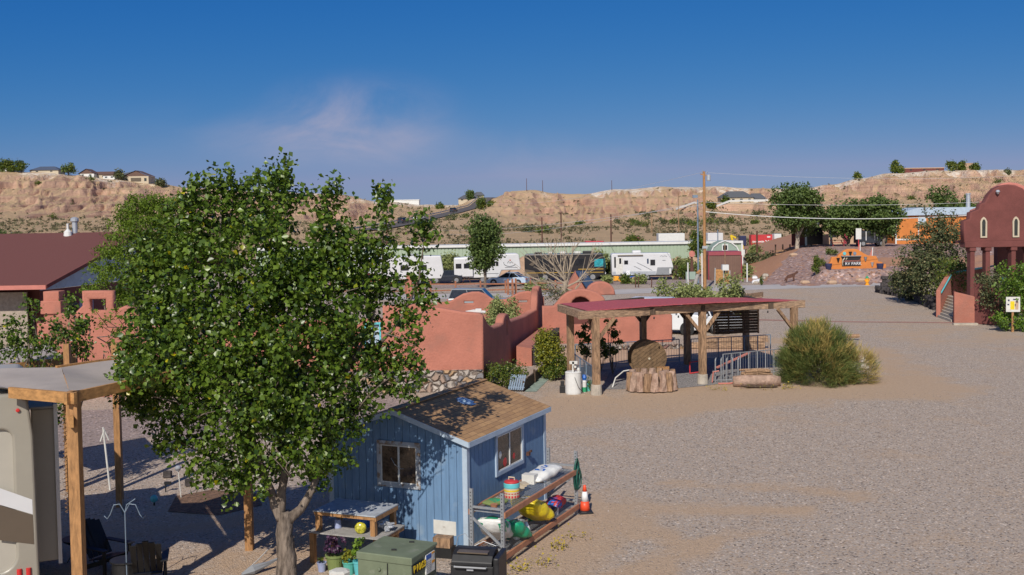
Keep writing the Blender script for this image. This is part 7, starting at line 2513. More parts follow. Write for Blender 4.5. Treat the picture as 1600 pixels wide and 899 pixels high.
# conifer, cactus, boulders on the slope
auto_tree('juniper_tree', 'small conical juniper left of the orange sign wall', 'tree', slope_pt(1275, 113), 2.1, 1.15, 'bushg', 111, 1500, .12, .06, crown0=.02, lobes=9)
shrub('cactus_clump', 'narrow upright cactus at the left foot of the rock slope', 'plant', slope_pt(1190, 109.5), .35, 1.35, 'bushg', 112, 500, .08, lobes=4)
shrub('slope_shrub', 'small round shrub on the slope left of the sign wall', 'shrub', slope_pt(1285, 121), 1.1, .9, 'bushg', 113, 400, .12)
shrub('slope_shrub', 'low green shrub at the top of the slope behind the sign', 'shrub', slope_pt(1297, 128), 1.8, .8, 'bushg', 114, 500, .14)
rnd = random.Random(21)
for i in range(14):
    px, Y = rnd.uniform(1176, 1196), rnd.uniform(112, 121)
    b_ = slope_pt(px, Y)
    r = rnd.uniform(.22, .42)
    q = MB().lathe([(r * .7, -.1), (r, r * .4), (r * .7, r * .9), (r * .2, r)], n=7)
    tag(q.build('pale_boulder', 'conewhite' if i % 4 == 0 else 'concrete', loc=b_), 'one of the pale boulders piled at the left end of the rock slope', 'boulder', 'pale boulders at the left end of the rock slope')
for i, (px, Y, lab) in enumerate(((1240, 130, 'pale rock at the top left of the rock slope'), (1258, 110, 'large tan rock near the juniper'), (1300, 109.5, 'low tan rock below the sign'), (1345, 110.5, 'flat tan rock below the right of the sign'))):
    b_ = slope_pt(px, Y)
    tag(MB().lathe([(.45, -.1), (.55, .12), (.4, .3), (.1, .36)], n=8).build('slope_rock', 'tanstucco', loc=b_), lab, 'rock')

# house, carport and fence under the trees (on the terrace)
TZ = 2.72
def T_(px, Y):
    return Vector((P(px, 390, Y).x, Y, slope_h(px, Y)))
t = thing('carport', 'white roofed carport with red-brown side wall under the trees', 'carport', T_(1272, 146))
MB().add([(-2.6, 0, 2.6), (2.4, 0, 3.2), (3.2, 4, 3.0), (-2.6, 4, 2.5), (-2.6, 0, 2.48), (2.4, 0, 3.08), (3.2, 4, 2.88), (-2.6, 4, 2.38)], [(0, 1, 2, 3), (7, 6, 5, 4), (0, 4, 5, 1), (1, 5, 6, 2), (2, 6, 7, 3), (3, 7, 4, 0)]).build('roof', 'bluetrim', t)
MB().bb(-3.0, -1.2, .0, .1, 0, 2.0).build('side_wall', 'redpaint' if False else 'rustred', t) if 'rustred' in M else MB().bb(-3.0, -1.2, .0, .1, 0, 2.0).build('side_wall', 'maroon_stucco', t)
for x_ in (-1.1, 2.3):
    MB().bb(x_ - .12, x_ + .12, -.12, .12, 0, 2.6).build('post', 'white', t)
MB().bb(-1.0, 2.2, 3.6, 3.7, 0, 2.4).build('back_wall', 'rvblack', t)
t = thing('tan_house', 'tan stucco house wall with dark porch under the trees', 'house', T_(1320, 152))
MB().bb(-3.5, 3.4, 0, 6, 0, 3.3).build('wall', 'tanstucco', t)
MB().bb(-3.8, 3.7, -.6, 6.4, 3.3, 3.55).build('roof', 'roofgrey', t)
rv_windows(t, [(-2.2, -1.2, 1.0, 2.2), (1.4, 2.2, 1.0, 2.2)], -.01)
MB().bb(-.2, .7, -.06, 0, 0, 2.1).build('door', 'maroonmetal', t)
t = thing('picnic_table', 'red picnic table in front of the tan house', 'table', T_(1308, 143))
MB().bb(-.9, .9, -.35, .35, .72, .78).bb(-.9, .9, -.8, -.55, .42, .47).build('top', 'redpaint', t)
MB().bar((-.7, -.7, 0), (-.6, .3, .72), .08).bar((.7, -.7, 0), (.6, .3, .72), .08).build('leg', 'redpaint', t)
t = thing('dark_jeep', 'dark off-road car with white stripes parked before the orange house', 'car', T_(1360, 140), R(0))
MB().prism([(-1.9, .45), (1.9, .45), (1.9, 1.1), (1.2, 1.2), (.9, 2.0), (-1.85, 2.05), (-1.9, 1.1)], -.9, .9).build('body', 'cardark', t, bevel=.06)
MB().bb(-.9, -.8, -.93, -.9, .8, 1.95).bb(.2, .3, -.93, -.9, .8, 1.95).bb(.55, .62, -.93, -.9, .8, 1.95).build('stripe', 'white', t)
MB().bb(-1.6, .6, -.92, -.9, 1.3, 1.8).build('window', 'glass', t)
for x_ in (-1.2, 1.2):
    add_wheel(t, x_, -.8, .4, .25)
    add_wheel(t, x_, .8, .4, .25)
t = thing('notice_board', 'white notice board on a red post left of the dark off-road car', 'notice board', T_(1341.5, 139))
MB().bb(-.35, .35, -.03, .03, 1.0, 2.4).build('board', 'white', t)
MB().bb(-.05, .05, -.02, .02, 0, 1.0).build('post', 'redpaint', t)
t = thing('orange_house', 'bright orange house with pale grey roof and white window trim', 'house', T_(1460, 148))
MB().bb(-5.3, 6.5, 0, 8, 0, 3.9).build('wall', 'orange', t)
MB().prism([(-4.9, 3.9), (6.9, 3.9), (6.9, 4.9), (-2.4, 4.95), (-4.9, 4.2)], -.5, 8.4).build('roof', 'bluetrim', t)
f = MB().bb(-2.25, -1.15, -.08, 0, 2.55, 3.75).build('window', 'white', t)
MB().bb(-2.1, -1.3, -.10, -.08, 2.7, 3.6).build('pane', 'bluetrim', f)
MB().bb(-5.35, -5.15, -.08, 0, 0, 3.9).bb(-5.15, -2.2, -.07, 0, .55, .75).bb(-2.25, -2.1, -.08, 0, .6, 2.5).build('trim', 'white', t)
MB().lathe([(.28, 4.9), (.28, 6.6), (.34, 6.62), (.34, 6.8)], (5.0, 1, 0), 12).build('chimney', 'silver', t)
t = thing('wooden_fence', 'brown wooden rail fence left of the big tree', 'fence', T_(1212, 143))
for i in range(6):
    MB().bb(i * .95 - .08, i * .95 + .08, 0, .15, -.6, 1.5).build('fence_post', 'darkwood', t)
q = MB()
for z_ in (.3, .7, 1.1):
    q.bar((0, -.03, z_ - .5), (4.8, -.03, z_), .05, .2)
q.build('rail', 'oldwood', t)

auto_tree('elm_tree', 'tall dark green tree with pale trunk above the rock slope', 'tree', T_(1245, 140), P(1245, 281, 140).z - TZ, 9.2, 'fargreen', 121, 13000, .28, .28, bark='barkpale', crown0=.20, lobes=20)
auto_tree('elm_tree', 'wide green tree over the tan house', 'tree', T_(1325, 142), P(1325, 312, 142).z - TZ, 7.6, 'fargreen', 122, 9500, .30, .24, crown0=.12, lobes=17)
auto_tree('elm_tree', 'dark green tree left of the orange house', 'tree', T_(1380, 139), P(1380, 306, 139).z - TZ, 7.0, 'fargreen', 123, 9500, .30, .24, crown0=.16, lobes=16)
auto_tree('elm_tree', 'bushy green tree rising behind the orange house', 'tree', T_(1472, 165), P(1472, 292, 165).z - TZ, 7.5, 'fargreen', 124, 3500, .34, .24, crown0=.2, lobes=9)
auto_tree('elm_tree', 'smaller green tree behind the orange house by the chapel', 'tree', T_(1510, 168), P(1510, 310, 168).z - TZ, 6.0, 'fargreen', 125, 2500, .34, .2, crown0=.2, lobes=8)
shrub('olive_hedge', 'olive shrub line behind the orange house roof', 'shrub', T_(1432, 170), 5, 7.5, 'mesq', 126, 1200, .32)

# ---- russian olive thicket and black rock terraces
t = shrub('russian_olive', 'large grey-green shrubby tree left of the chapel', 'tree', G(1462, 478), 7.0, 8.5, 'mesq', 131, 15000, .15, dy=5.0, lobes=17)
shrub('russian_olive', 'low grey-green shrub at the left foot of the large olive', 'shrub', G(1416, 470), 3.2, 2.7, 'mesq', 132, 3600, .14)
shrub('juniper_bush', 'dark green bush between the olive and the chapel', 'shrub', Vector((P(1490, 470, 78).x, 78, 0)), 3.2, 4.6, 'bushg', 133, 3000, .15)
shrub('dry_shrub', 'small yellowish shrub at the chapel steps', 'shrub', G(1455, 478), 1.6, 1.2, 'bushg', 134, 700, .11)
t = thing('black_rock_wall', 'stepped retaining wall of black lava rocks below the olive', 'retaining wall', (0, 0, 0))
rnd = random.Random(33)
for k, ((ax_, ay_), (bx_, by_), h_) in enumerate((((1381, 452), (1412, 450), 1.3), ((1370, 457), (1425, 468), .85), ((1425, 468), (1462, 485), .9))):
    a, b = G(ax_, ay_), G(bx_, by_)
    q = MB()
    n_ = int((b - a).length / .38)
    for i in range(n_ + 1):
        for j in range(int(h_ / .3)):
            c = a.lerp(b, i / max(1, n_))
            q.box((c.x + rnd.uniform(-.08, .08), c.y + rnd.uniform(-.1, .1) + j * .06, .16 + j * .3), (rnd.uniform(.32, .5), rnd.uniform(.3, .45), rnd.uniform(.24, .36)), rz=rnd.uniform(-.5, .5), rx=rnd.uniform(-.15, .15), taper=.85)
    q.build('rock_course', 'blackrock', t, bevel=.03)

# ================================================================ CHAPEL ARCADE (right edge)
Yc = 73.0
cxp = lambda px: P(px, 400, Yc).x
czp = lambda py: P(1560, py, Yc).z
base = Vector((cxp(1572), Yc, 0))
t = thing('mission_chapel', 'dark red mission-style chapel front with stepped curved gable and columns', 'chapel', base)
X = lambda px: cxp(px) - base.x
prof_l = [(1505, 376), (1505, 346), (1514, 343), (1515, 333), (1528, 328), (1530, 320), (1537, 318), (1543, 306), (1551, 297), (1561, 292.5), (1572, 291)]
prof_r = [(1572 + (1572 - a), b) for a, b in reversed(prof_l[:-1])]
ol = [(X(a), czp(b)) for a, b in prof_l + prof_r]
h = []
for c_ in (1533, 1583, 1610):
    if c_ == 1610:
        continue
    h.append([(X(c_ - 3.2), czp(369)), (X(c_ + 3.2), czp(369)), (X(c_ + 3.2), czp(347)), (X(c_ + 2), czp(343.5)), (X(c_), czp(342)), (X(c_ - 2), czp(343.5)), (X(c_ - 3.2), czp(347))])
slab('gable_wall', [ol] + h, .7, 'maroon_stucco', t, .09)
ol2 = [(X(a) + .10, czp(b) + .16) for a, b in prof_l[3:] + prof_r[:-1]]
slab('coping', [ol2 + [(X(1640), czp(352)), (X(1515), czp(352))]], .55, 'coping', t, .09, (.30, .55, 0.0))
for c_ in (1533, 1583):
    o_ = [(X(c_ - 5), czp(371)), (X(c_ + 5), czp(371)), (X(c_ + 5), czp(346)), (X(c_ + 3), czp(341.5)), (X(c_), czp(339)), (X(c_ - 3), czp(341.5)), (X(c_ - 5), czp(346))]
    i_ = [(X(c_ - 3), czp(369)), (X(c_ + 3), czp(369)), (X(c_ + 3), czp(347)), (X(c_ + 2), czp(343.5)), (X(c_), czp(342)), (X(c_ - 2), czp(343.5)), (X(c_ - 3), czp(347))]
    f = slab('window_surround', [o_, i_], .08, 'cream', t, .01, (0, -.38, 0))
    MB().bb(X(c_ - 3.2), X(c_ + 3.2), .0, .04, czp(369), czp(342)).build('pane', 'glass', f)
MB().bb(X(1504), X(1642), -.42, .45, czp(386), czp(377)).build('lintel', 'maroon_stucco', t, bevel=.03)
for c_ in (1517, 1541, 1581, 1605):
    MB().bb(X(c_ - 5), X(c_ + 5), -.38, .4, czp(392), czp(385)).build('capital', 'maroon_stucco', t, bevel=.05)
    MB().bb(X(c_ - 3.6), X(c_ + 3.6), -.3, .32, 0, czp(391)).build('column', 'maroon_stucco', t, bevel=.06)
MB().bb(X(1596), X(1642), 3.6, 4.2, 0, czp(372)).build('rear_wall', 'roofmaroon', t)
MB().bb(X(1600), X(1625), 3.5, 3.58, 2.2, 2.6).build('blue_sign', 'turq', t)
MB().bb(X(1508), X(1642), .3, 1.6, czp(380), czp(376)).build('porch_roof', 'roofmaroon', t)
q = MB().lathe([(.08, 0), (.14, .08), (.1, .2)], (X(1553), -.55, czp(302)), 10)
q.bar((X(1553), -.3, czp(302)), (X(1553), -.6, czp(303)), .05)
q.build('flood_lamp', 'silver', t)

# steps with pink parapets and turquoise handrails
t = thing('chapel_steps', 'pink stuccoed stairway with turquoise handrails leading to the chapel', 'steps', (0, 0, 0))
s0 = G(1466, 496)
s1 = G(1491, 505)
dl = Vector((.55, .83, 0)).normalized()
for i in range(9):
    z_ = 1.5 * (i + 1) / 9
    a = s0 + dl * (.3 + i * .36)
    b = s1 + dl * (.3 + i * .36)
    MB().bar(Z((a + b) / 2 - (b - a) * .42, z_ / 2), Z((a + b) / 2 + (b - a) * .42, z_ / 2), .38, z_).build('step', 'concrete', t)


def parapet(a, b, za, zb, w_=.3, m='adobe', nm='parapet'):
    a, b = Vector(a), Vector(b)
    n_ = (b - a).normalized()
    s_ = Vector((n_.y, -n_.x, 0)) * w_ / 2
    vs = [a - s_, a + s_, b + s_, b - s_]
    vs = [tuple(v) for v in vs] + [(v.x, v.y, z_) for v, z_ in zip(vs, (za, za, zb, zb))]
    return MB().add(vs, [(0, 3, 2, 1), (4, 5, 6, 7), (0, 1, 5, 4), (1, 2, 6, 5), (2, 3, 7, 6), (3, 0, 4, 7)]).build(nm, m, t, bevel=.04)


far_ = s0 + dl * 3.8
near_ = s1 + dl * 3.4
parapet(s0, far_, 1.85, 3.0)
parapet(far_, far_ + Vector((2.6, .6, 0)), 3.0, 3.15)
e1_ = G(1524, 506)
parapet(s1, e1_, 2.05, 1.75)
parapet(e1_, G(1562, 509), 2.7, 2.2, m='maroon_stucco')
MB().prism([(0, 0), (2.6, 0), (2.6, 2.9), (1.2, 2.75), (0, 1.95)], 0, 2.6).build('landing_wall', 'tanstucco', t)
lw = t.children[-1]
lw.location = (s1.x + .1, s1.y + .25, 0)
MB().tube([Z(s0 + Vector((.2, 0, 0)), 1.7), Z(s0 + dl * 3.2 + Vector((.2, 0, 0)), 2.75)], .06, 7).tube([Z(far_, 2.85) + Vector((.0, -.1, 0)), Z(far_, 3.3) + Vector((3.2, .2, 0))], .06, 7).build('handrail', 'turq', t)
MB().bb(s1.x - .06, s1.x + .06, s1.y - .08, s1.y + .04, 0, 2.1).build('newel', 'maroon_stucco', t)
tag(MB().box((0, 0, .06), (1.5, .35, .12), rz=R(-6)).build('kerb_stone', 'concrete', loc=G(1508, 508)), 'grey kerb slab on the ground before the chapel steps', 'kerb')
shrub('tamarisk_shrub', 'wispy dull green shrub before the chapel columns', 'shrub', Vector((P(1556, 500, 69.5).x, 69.5, 0)), 3.0, 4.3, 'mesq', 141, 4200, .12, lobes=9)
shrub('ash_sapling', 'bright green leafy tree at the right edge of the photo', 'tree', Vector((P(1598, 520, 66).x, 66, 0)), 3.4, 4.9, 'bright', 142, 4500, .14, lobes=10)
shrub('ash_sapling', 'low bright green foliage below the small white sign', 'shrub', Vector((P(1578, 520, 65.5).x, 65.6, 0)), 2.0, 1.3, 'bright', 143, 1100, .13)
p_ = G(1582, 519)
t = thing('small_sign', 'small white sign with yellow and pink picture on a brown post at the right edge', 'sign', p_, R(-8))
MB().bb(-.06, .06, -.05, .05, 0, 1.3).build('post', 'timber', t)
sb = MB().bb(-.40, .40, -.10, -.06, 1.22, 2.12).build('board', 'dirtywhite', t)
MB().bb(-.16, .08, -.106, -.10, 1.36, 1.86).build('yellow_print', 'bagyellow', sb)
MB().bb(.12, .30, -.106, -.10, 1.36, 1.86).build('pink_print', 'tanstucco', sb)
MB().bb(-.30, -.2, -.106, -.10, 1.86, 1.96).bb(-.33, -.22, -.106, -.10, 1.62, 1.70).bb(0, .3, -.106, -.10, 1.93, 2.0).bb(.1, .14, -.106, -.10, 1.55, 1.7).build('print', 'navy', sb)

tag(leaves('yellow_weeds', [(x, y, .02, .35, .3, .02) for x, y in ((.05, 22.6), (.5, 23.0), (.9, 24.2), (8.6, 45.4), (9.6, 45.6), (10.6, 45.3), (11.6, 45.5), (1.3, 24.8))], 900, .05, leafmat('yellow_weed', [(0, (0.16, 0.15, 0.03)), (1, (0.50, 0.36, 0.03))], .8, .1), None, 77, spread=.12, up=1.5), 'tiny yellow weeds sprinkled on the gravel by the rack and the log', 'weeds', kind='stuff')
# ================================================================ LEFT BUILDING
Yb = 66
E = P(73, 446, Yb)
ez = E.z
t = thing('maroon_roof_building', 'low building with big maroon shingled roof at the left', 'building', (0, 0, 0))
rzz = P(100, 364, 77).z
xe = E.x
RX = P(225, 364, 77).x
R0, R1 = Vector((-60, Yb, ez + .05)), Vector((-60, 77, rzz))
E2 = Vector((xe, Yb, ez + .05))
K2 = Vector((RX, 77, rzz))
vs = [R0, E2, K2, R1]
vs2 = [v - Vector((0, 0, .12)) for v in vs]
far1, far2 = Vector((-60, 90, ez)), Vector((RX + 4, 90, ez))
MB().add([tuple(v) for v in vs + vs2 + [far1, far2]], [(0, 1, 2, 3), (7, 6, 5, 4), (0, 4, 5, 1), (1, 5, 6, 2), (3, 2, 9, 8)]).build('roof', 'roofmaroon', t)
MB().bar(R0 - Vector((0, .12, .16)), E2 - Vector((0, .12, .16)), .1, .26).build('fascia', 'coping', t)
d_ = (K2 - E2)
MB().bar(E2 - Vector((0, .1, .12)), E2 + d_ * 1.0 - Vector((0, .1, .12)), .12, .22).build('rake_board', 'maroon_stucco', t)
# gable wall under the rake, pale blue gable panel above
zc = ez - .35
MB().add([(xe - .7, Yb + .6, zc), (E2.x + d_.x * .95 - .3, Yb + d_.y * .95, zc + .1), (E2.x + d_.x * .95 - .3, Yb + d_.y * .95, E2.z + d_.z * .95 - .25), (xe - .6, Yb + .5, zc + .25)], [(0, 1, 2, 3)]).build('gable_panel', 'bluetrim', t)
MB().add([(xe - .7, Yb + .62, 0), (E2.x + d_.x * .97 - .3, Yb + d_.y * .97, 0), (E2.x + d_.x * .97 - .3, Yb + d_.y * .97, zc + .05), (xe - .7, Yb + .62, zc)], [(0, 1, 2, 3)]).build('gable_wall', 'maroon_stucco', t)
MB().bb(-60, xe - 1.2, Yb + 2.4, Yb + 2.6, 0, ez).build('wall', 'maroon_stucco', t)
MB().bb(-60, P(24, 480, Yb).x, Yb + 1.6, Yb + 1.8, 0, ez - .5).build('brick_panel', 'brickpale', t)
for px in (85,):
    cx_ = P(px, 480, Yb).x
    MB().bb(cx_ - .48, cx_ + .48, Yb - .45, Yb + .5, 0, ez - .35).build('column', 'adobe', t, bevel=.05)
    MB().bb(cx_ - .62, cx_ + .62, Yb - .58, Yb + .62, 1.95, 2.75).build('column_cap', 'adobe', t, bevel=.05)
MB().bb(P(104, 480, Yb).x, P(126, 480, Yb).x, Yb + 2.0, Yb + 2.05, .2, 2.6).build('door', 'navy', t)
vx = P(117, 360, 77)
MB().lathe([(.18, -.4), (.18, .75), (.28, .8), (.28, 1.0), (.1, 1.1)], (vx.x, 77, rzz), 12).build('vent_pipe', 'silver', t)
vx = P(107, 363, 76.5)
MB().lathe([(.3, -.2), (.26, .12), (.08, .3), (.08, .7)], (vx.x, 76.4, rzz - .05), 12).build('vent_cap', 'white', t)
t = thing('white_railing', 'white metal railing in front of the maroon-roofed building', 'railing', G(8, 530))
q = MB()
for i in range(12):
    q.tube([(i * .16 - .9, 0, 0), (i * .16 - .9, 0, 1.75)], .02, 5)
q.build('baluster', 'white', t)
MB().tube([(-1.2, 0, 1.75), (.9, 0, 1.75)], .035, 6).tube([(-1.2, 0, .2), (.9, 0, .2)], .03, 6).build('rail', 'white', t)
# feathery tree by the building
t = thing('locust_tree', 'feathery bright green tree behind the cottonwood at the maroon roof', 'tree', Vector((P(205, 500, 56).x, 56, 0)))
bb_ = Vector((P(205, 500, 56).x, 56, 0))
cl_ = [tuple(P(x, y, 56 + dy) - bb_) + (r, r, r * .45) for x, y, dy, r in ((225, 318, 0, 1.1), (205, 330, .3, .9), (250, 320, 0, 1.1), (195, 350, 0, .9), (230, 350, -.4, 1.2), (265, 345, 0, 1.3), (185, 368, .2, .9), (215, 375, -.5, 1.3), (255, 380, -.5, 1.5),
        (175, 395, .2, 1.0), (205, 400, -.3, 1.2), (240, 410, -.6, 1.4), (160, 420, .2, .9), (190, 430, -.3, 1.2), (225, 440, -.4, 1.2), (150, 445, .3, .7), (180, 460, 0, .9), (210, 470, 0, 1.0), (280, 370, .5, 1.2), (270, 420, .5, 1.2), (140, 455, 0, .5), (290, 315, .2, .9))]
leaves('crown', cl_, 21000, .15, 'feather', t, 151, spread=.12, width=.22, shell=2.2)
q = MB()
q.tube([(0, 0, -.1), (0, 0, 2), (.2, 0, 4)], [.22, .18, .12], 8)
for c in cl_:
    limb(q, (0, 0, 2.0), c[:3], .06, .015, k=5, n=4)
q.build('trunk', 'bark', t)

M['bluegreyroof'] = mat('blue_grey_roof', (0.07, 0.09, 0.14), .8, .1, 2)
# ================================================================ HOUSES AND TREES ON THE HILLS
def house(label, px, Y, wd, dp, h, roofh, wall, roof, rz=0, kind='gable', dz=0, wins=3):
    b_ = hpt(px, Y, dz)
    t = thing('hill_house', label, 'house', b_, rz)
    MB().bb(-wd / 2, wd / 2, 0, dp, -2, h).build('wall', wall, t)
    o = .6
    if kind == 'gable':
        MB().add([(-wd / 2 - o, -o, h), (wd / 2 + o, -o, h), (wd / 2 + o, dp / 2, h + roofh), (-wd / 2 - o, dp / 2, h + roofh), (wd / 2 + o, dp + o, h), (-wd / 2 - o, dp + o, h)], [(0, 1, 2, 3), (3, 2, 4, 5), (0, 3, 5), (1, 4, 2)]).build('roof', roof, t)
    elif kind == 'hip':
        MB().add([(-wd / 2 - o, -o, h), (wd / 2 + o, -o, h), (wd / 2 + o, dp + o, h), (-wd / 2 - o, dp + o, h), (-wd / 4, dp / 2, h + roofh), (wd / 4, dp / 2, h + roofh)], [(0, 1, 5, 4), (1, 2, 5), (2, 3, 4, 5), (3, 0, 4)]).build('roof', roof, t)
    elif kind == 'front':
        MB().add([(-wd / 2 - o, -o, h), (wd / 2 + o, -o, h), (0, -o, h + roofh), (-wd / 2 - o, dp, h), (wd / 2 + o, dp, h), (0, dp, h + roofh), (-wd / 2, -.05, h), (wd / 2, -.05, h), (0, -.05, h + roofh * .92)], [(0, 2, 5, 3), (1, 4, 5, 2), (6, 7, 8)]).build('roof', roof, t)
        MB().prism([(-wd / 2, h), (wd / 2, h), (0, h + roofh * .93)], -.02, .1).build('gable_end', wall, t)
    else:
        MB().bb(-wd / 2 - .2, wd / 2 + .2, -.2, dp + .2, h, h + .5).build('roof', roof, t)
    for i in range(wins):
        x_ = -wd / 2 + (i + .5) * wd / wins
        MB().bb(x_ - .7, x_ + .7, -.06, 0, h * .35, h * .75).build('window', 'glass', t)
    return t


house('low house with dark blue-grey roof on the left mesa edge', 70, 652, 17, 10, 1.5, 2.4, 'cream', 'bluegreyroof', kind='hip', wins=2)
house('white low building at the far left on the mesa', 14, 655, 12, 8, 1.8, .3, 'white', 'white', kind='flat', wins=0)
house('white gabled house front on the left mesa', 136, 652, 9, 9, 1.6, 3.0, 'white', 'roofbrown', kind='front', wins=2)
house('long brown-roofed house right of the white gable', 156, 657, 20, 9, 2.4, 1.9, 'cream', 'roofbrown', kind='gable', wins=4)
house('small porch building left of the tan mesa house', 171, 650, 7, 6, 1.9, .5, 'white', 'roofbrown', kind='flat', wins=2)
hh = house('large two-storey tan house with dark gabled roof on the left mesa', 213, 650, 15, 12, 4.6, 3.4, 'cream', 'roofbrown', kind='front', wins=4, dz=-1)
MB().bb(-11.5, -7.4, 1, 9, -1, 3.8).build('wing_wall', 'cream', hh)
MB().add([(-12.2, 0, 3.7), (-7, 0, 4.2), (0, 6, 8.4), (-9, 6, 6.8)], [(0, 1, 2, 3)]).build('wing_roof', 'roofgrey', hh)
MB().bb(-3, 3, -.3, -.1, 1.6, 3.6).build('balcony', 'rvbrown', hh)
tag(MB().bb(-7, 7, 0, 1.2, -4, 0.2).build('retaining_wall', 'cream', loc=hpt(228, 640, 0)), 'cream retaining wall below the tan mesa house', 'retaining wall')
house('long white flat-roofed building on the distant centre ridge', 631, 655, 18, 8, 1.5, .4, 'white', 'white', kind='flat', wins=0)
house('low dark-roofed house on the ridge by the hill road', 733, 656, 13, 9, 1.6, 2.4, 'cream', 'roofgrey', kind='hip', wins=3)
house('small dark-roofed house right of the ridge tree', 748, 660, 6, 6, 1.6, 2.2, 'cream', 'roofgrey', kind='hip', wins=1)
hb = house('large grey-roofed cream house on a terrace of the right hill', 1152, 572, 17, 10, 2.7, 3.4, 'cream', 'roofgrey', kind='hip', wins=4, dz=.1)
MB().bb(8, 15, 1, 9, -2, 1.9).build('wing_wall', 'white', hb)
MB().add([(7.2, .2, 1.9), (15.8, .2, 1.9), (15.8, 9.8, 1.9), (7.2, 9.8, 1.9), (8.4, 5, 4.8), (13, 5, 4.8)], [(0, 1, 5, 4), (1, 2, 5), (2, 3, 4, 5), (3, 0, 4)]).build('wing_roof', 'roofgrey', hb)
house('tan flat-roofed house on the right skyline', 1510, 655, 8, 7, 4.2, .4, 'tanstucco', 'tanstucco', kind='flat', wins=2)
house('low rust-coloured buildings on the right skyline', 1444, 655, 24, 7, 1.7, .7, 'maroon_stucco', 'tanstucco', kind='flat', wins=3)
# terrace wall below the grey roofed house
q = MB()
pv = [hpt(x, Y, 1.1) for x, Y in ((1056, 548), (1085, 555), (1110, 560), (1140, 565), (1175, 568), (1200, 570))]
for a, b in zip(pv[:-1], pv[1:]):
    q.bar(a, b, .3, .9)
tag(q.build('terrace_wall', 'white'), 'thin white terrace wall curving below the grey-roofed hill house', 'wall')
for i, (px, Y, h, wd, m, lab) in enumerate(((6, 648, 9, 7, 'bushg', 'dark tree at the far left of the mesa'), (18, 648, 7.5, 6, 'bushg', 'second dark tree at the far left of the mesa'), (34, 648, 7.5, 8.5, 'bushg', 'round tree left of the blue-roofed mesa house'),
        (108, 648, 8.0, 9.5, 'bushg', 'lone round tree between the mesa houses'), (186, 646, 6.5, 8, 'mesq', 'grey-green tree beside the tan mesa house'), (250, 640, 4, 9, 'mesq', 'low trees right of the tan mesa house'),
        (735, 652, 5.5, 6, 'fargreen', 'green tree before the ridge house by the hill road'), (752, 575, 6.5, 6.5, 'bushg', 'dark round tree right of the hill road'), (767, 600, 2.5, 4, 'bushg', 'small bush on the shoulder above the hill road'),
        (1340, 646, 4.5, 4.5, 'bushg', 'small round tree on the right skyline ridge'), (1398, 648, 7.5, 5, 'bushg', 'upright dark tree on the right skyline'), (1407, 648, 4.5, 7, 'bushg', 'low dark tree right of the upright skyline tree'),
        (1488, 650, 5.0, 9, 'bushg', 'dark tree clump left of the tan skyline house'), (1502, 652, 6, 5, 'bushg', 'tree at the back left of the tan skyline house'), (1524, 654, 5.6, 6, 'bushg', 'tree at the back right of the tan skyline house'),
        (1574, 640, 2.5, 4, 'mesq', 'small dark bush on the far right skyline'), (1108, 560, 5.5, 10, 'bushg', 'dark green tree left of the grey-roofed hill house'), (1133, 572, 3.6, 2.2, 'bushg', 'small tree before the grey-roofed hill house'),
        (687, 600, 2.5, 5, 'bushg', 'dark bush beside the hill road bend'))):
    b_ = hpt(px, Y, -.3)
    auto_tree('hill_tree', lab, 'tree', b_, h, wd, m, 300 + i, 900, .85, .25, crown0=.08, lobes=7)
rnd = random.Random(99)
seen_labels = {}
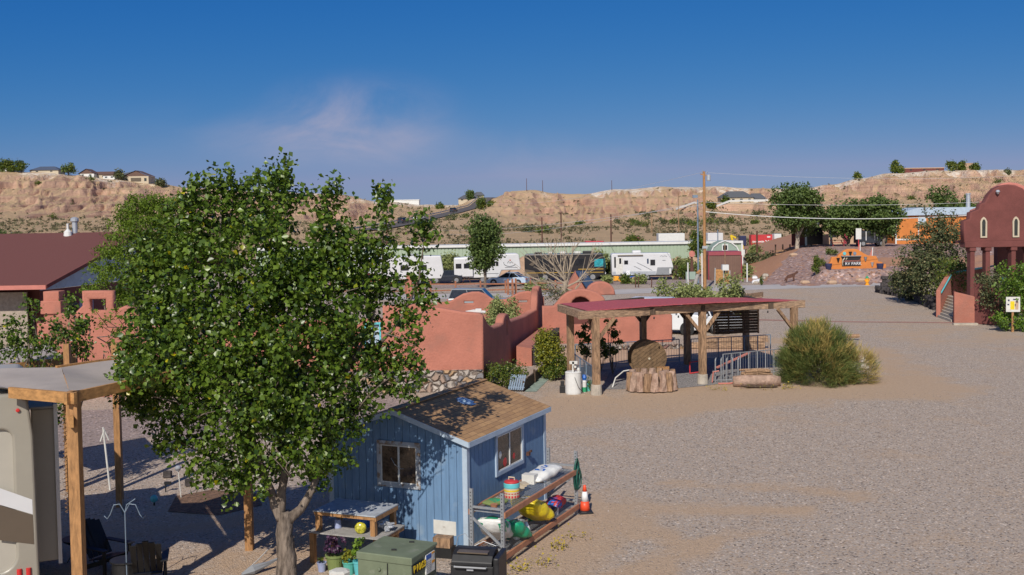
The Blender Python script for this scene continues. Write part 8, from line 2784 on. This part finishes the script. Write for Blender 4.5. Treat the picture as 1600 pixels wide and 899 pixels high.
for i, (px, Y, wd, h) in enumerate(((968, 445, 9, 2.6), (990, 440, 4, 2.2), (1010, 470, 6, 3.6), (1000, 395, 8, 2.6), (1035, 430, 4, 2.6), (1058, 420, 12, 3.2), (1066, 410, 7, 3.0), (1080, 395, 7, 2.4), (1112, 460, 7, 4.5), (1104, 408, 9, 3.0), (1122, 412, 12, 3.4), (1140, 420, 6, 3.2),
        (1022, 505, 4, 2.2), (978, 515, 3, 2.0), (1180, 470, 5, 2.2), (1178, 400, 3, 1.4), (705, 470, 8, 1.8), (720, 480, 7, 1.8), (700, 440, 6, 1.3), (735, 345, 5, 1.7), (822, 330, 5, 1.8), (850, 325, 6, 1.8), (765, 330, 3, 1.4), (905, 440, 4, 2.0),
        (1190, 500, 5, 2), (1382, 560, 6, 2), (1452, 520, 6, 2.2), (1424, 500, 4, 1.8), (1512, 540, 7, 2), (1560, 580, 7, 2.4), (1530, 470, 4, 1.6), (60, 600, 4, 2), (75, 520, 4, 2.6), (82, 470, 6, 2.2), (1080, 500, 6, 2), (140, 610, 6, 3), (245, 600, 8, 3))):
    b_ = hpt(px, Y, -.15)
    mark = min(((757, 'the small round tree'), (883, 'the black motorhome'), (1002, 'the white travel trailer'), (1101, 'the tall utility pole'), (1156, 'the grey-roofed hill house'), (1384, 'the tree left of the orange house'), (1460, 'the orange house'), (1560, 'the chapel gable'), (70, 'the maroon roof'), (200, 'the feathery locust tree')), key=lambda k: abs(k[0] - px))
    lv = 'on the lowest flats' if Y < 350 else 'low on the hillside' if Y < 425 else 'a little below mid slope' if Y < 455 else 'at mid slope' if Y < 490 else 'high on the slope' if Y < 550 else 'near the hill crest'
    side = 'directly above' if abs(px - mark[0]) < 12 else ('up and left of' if px < mark[0] else 'up and right of')
    size = 'broad' if wd >= 8 else 'medium' if wd >= 5 else 'small'
    lab = '%s %s bush %s, %s %s' % (size, ('olive', 'green')[i % 2], lv, side, mark[1])
    if lab in seen_labels:
        lab = lab.replace(' bush ', ' bush, the %s one, ' % ('farther right' if px > seen_labels[lab] else 'farther left'))
    seen_labels[lab] = px
    shrub('hillside_bush', lab, 'bush', b_, wd, h, 'bushg' if i % 2 else 'mesq', 400 + i, 260, .55, group='green bushes dotted over the far hillside')
# vehicles on the hill road
for px_off, Y, L, paint, lab in ((0, 402, 9, 'cardark', 'dark pickup towing on the hill road'), (0, 440, 10, 'carwhite', 'white vehicle ahead of the dark pickup on the hill road'), (0, 545, 5, 'cardark', 'dark car higher up the hill road')):
    b_ = hpt(road_px(Y), Y, .38)
    car('road_car', lab, b_, R(66), 5.2 if L > 5 else 4.6, 2.3, 2.2, paint, 'suv')
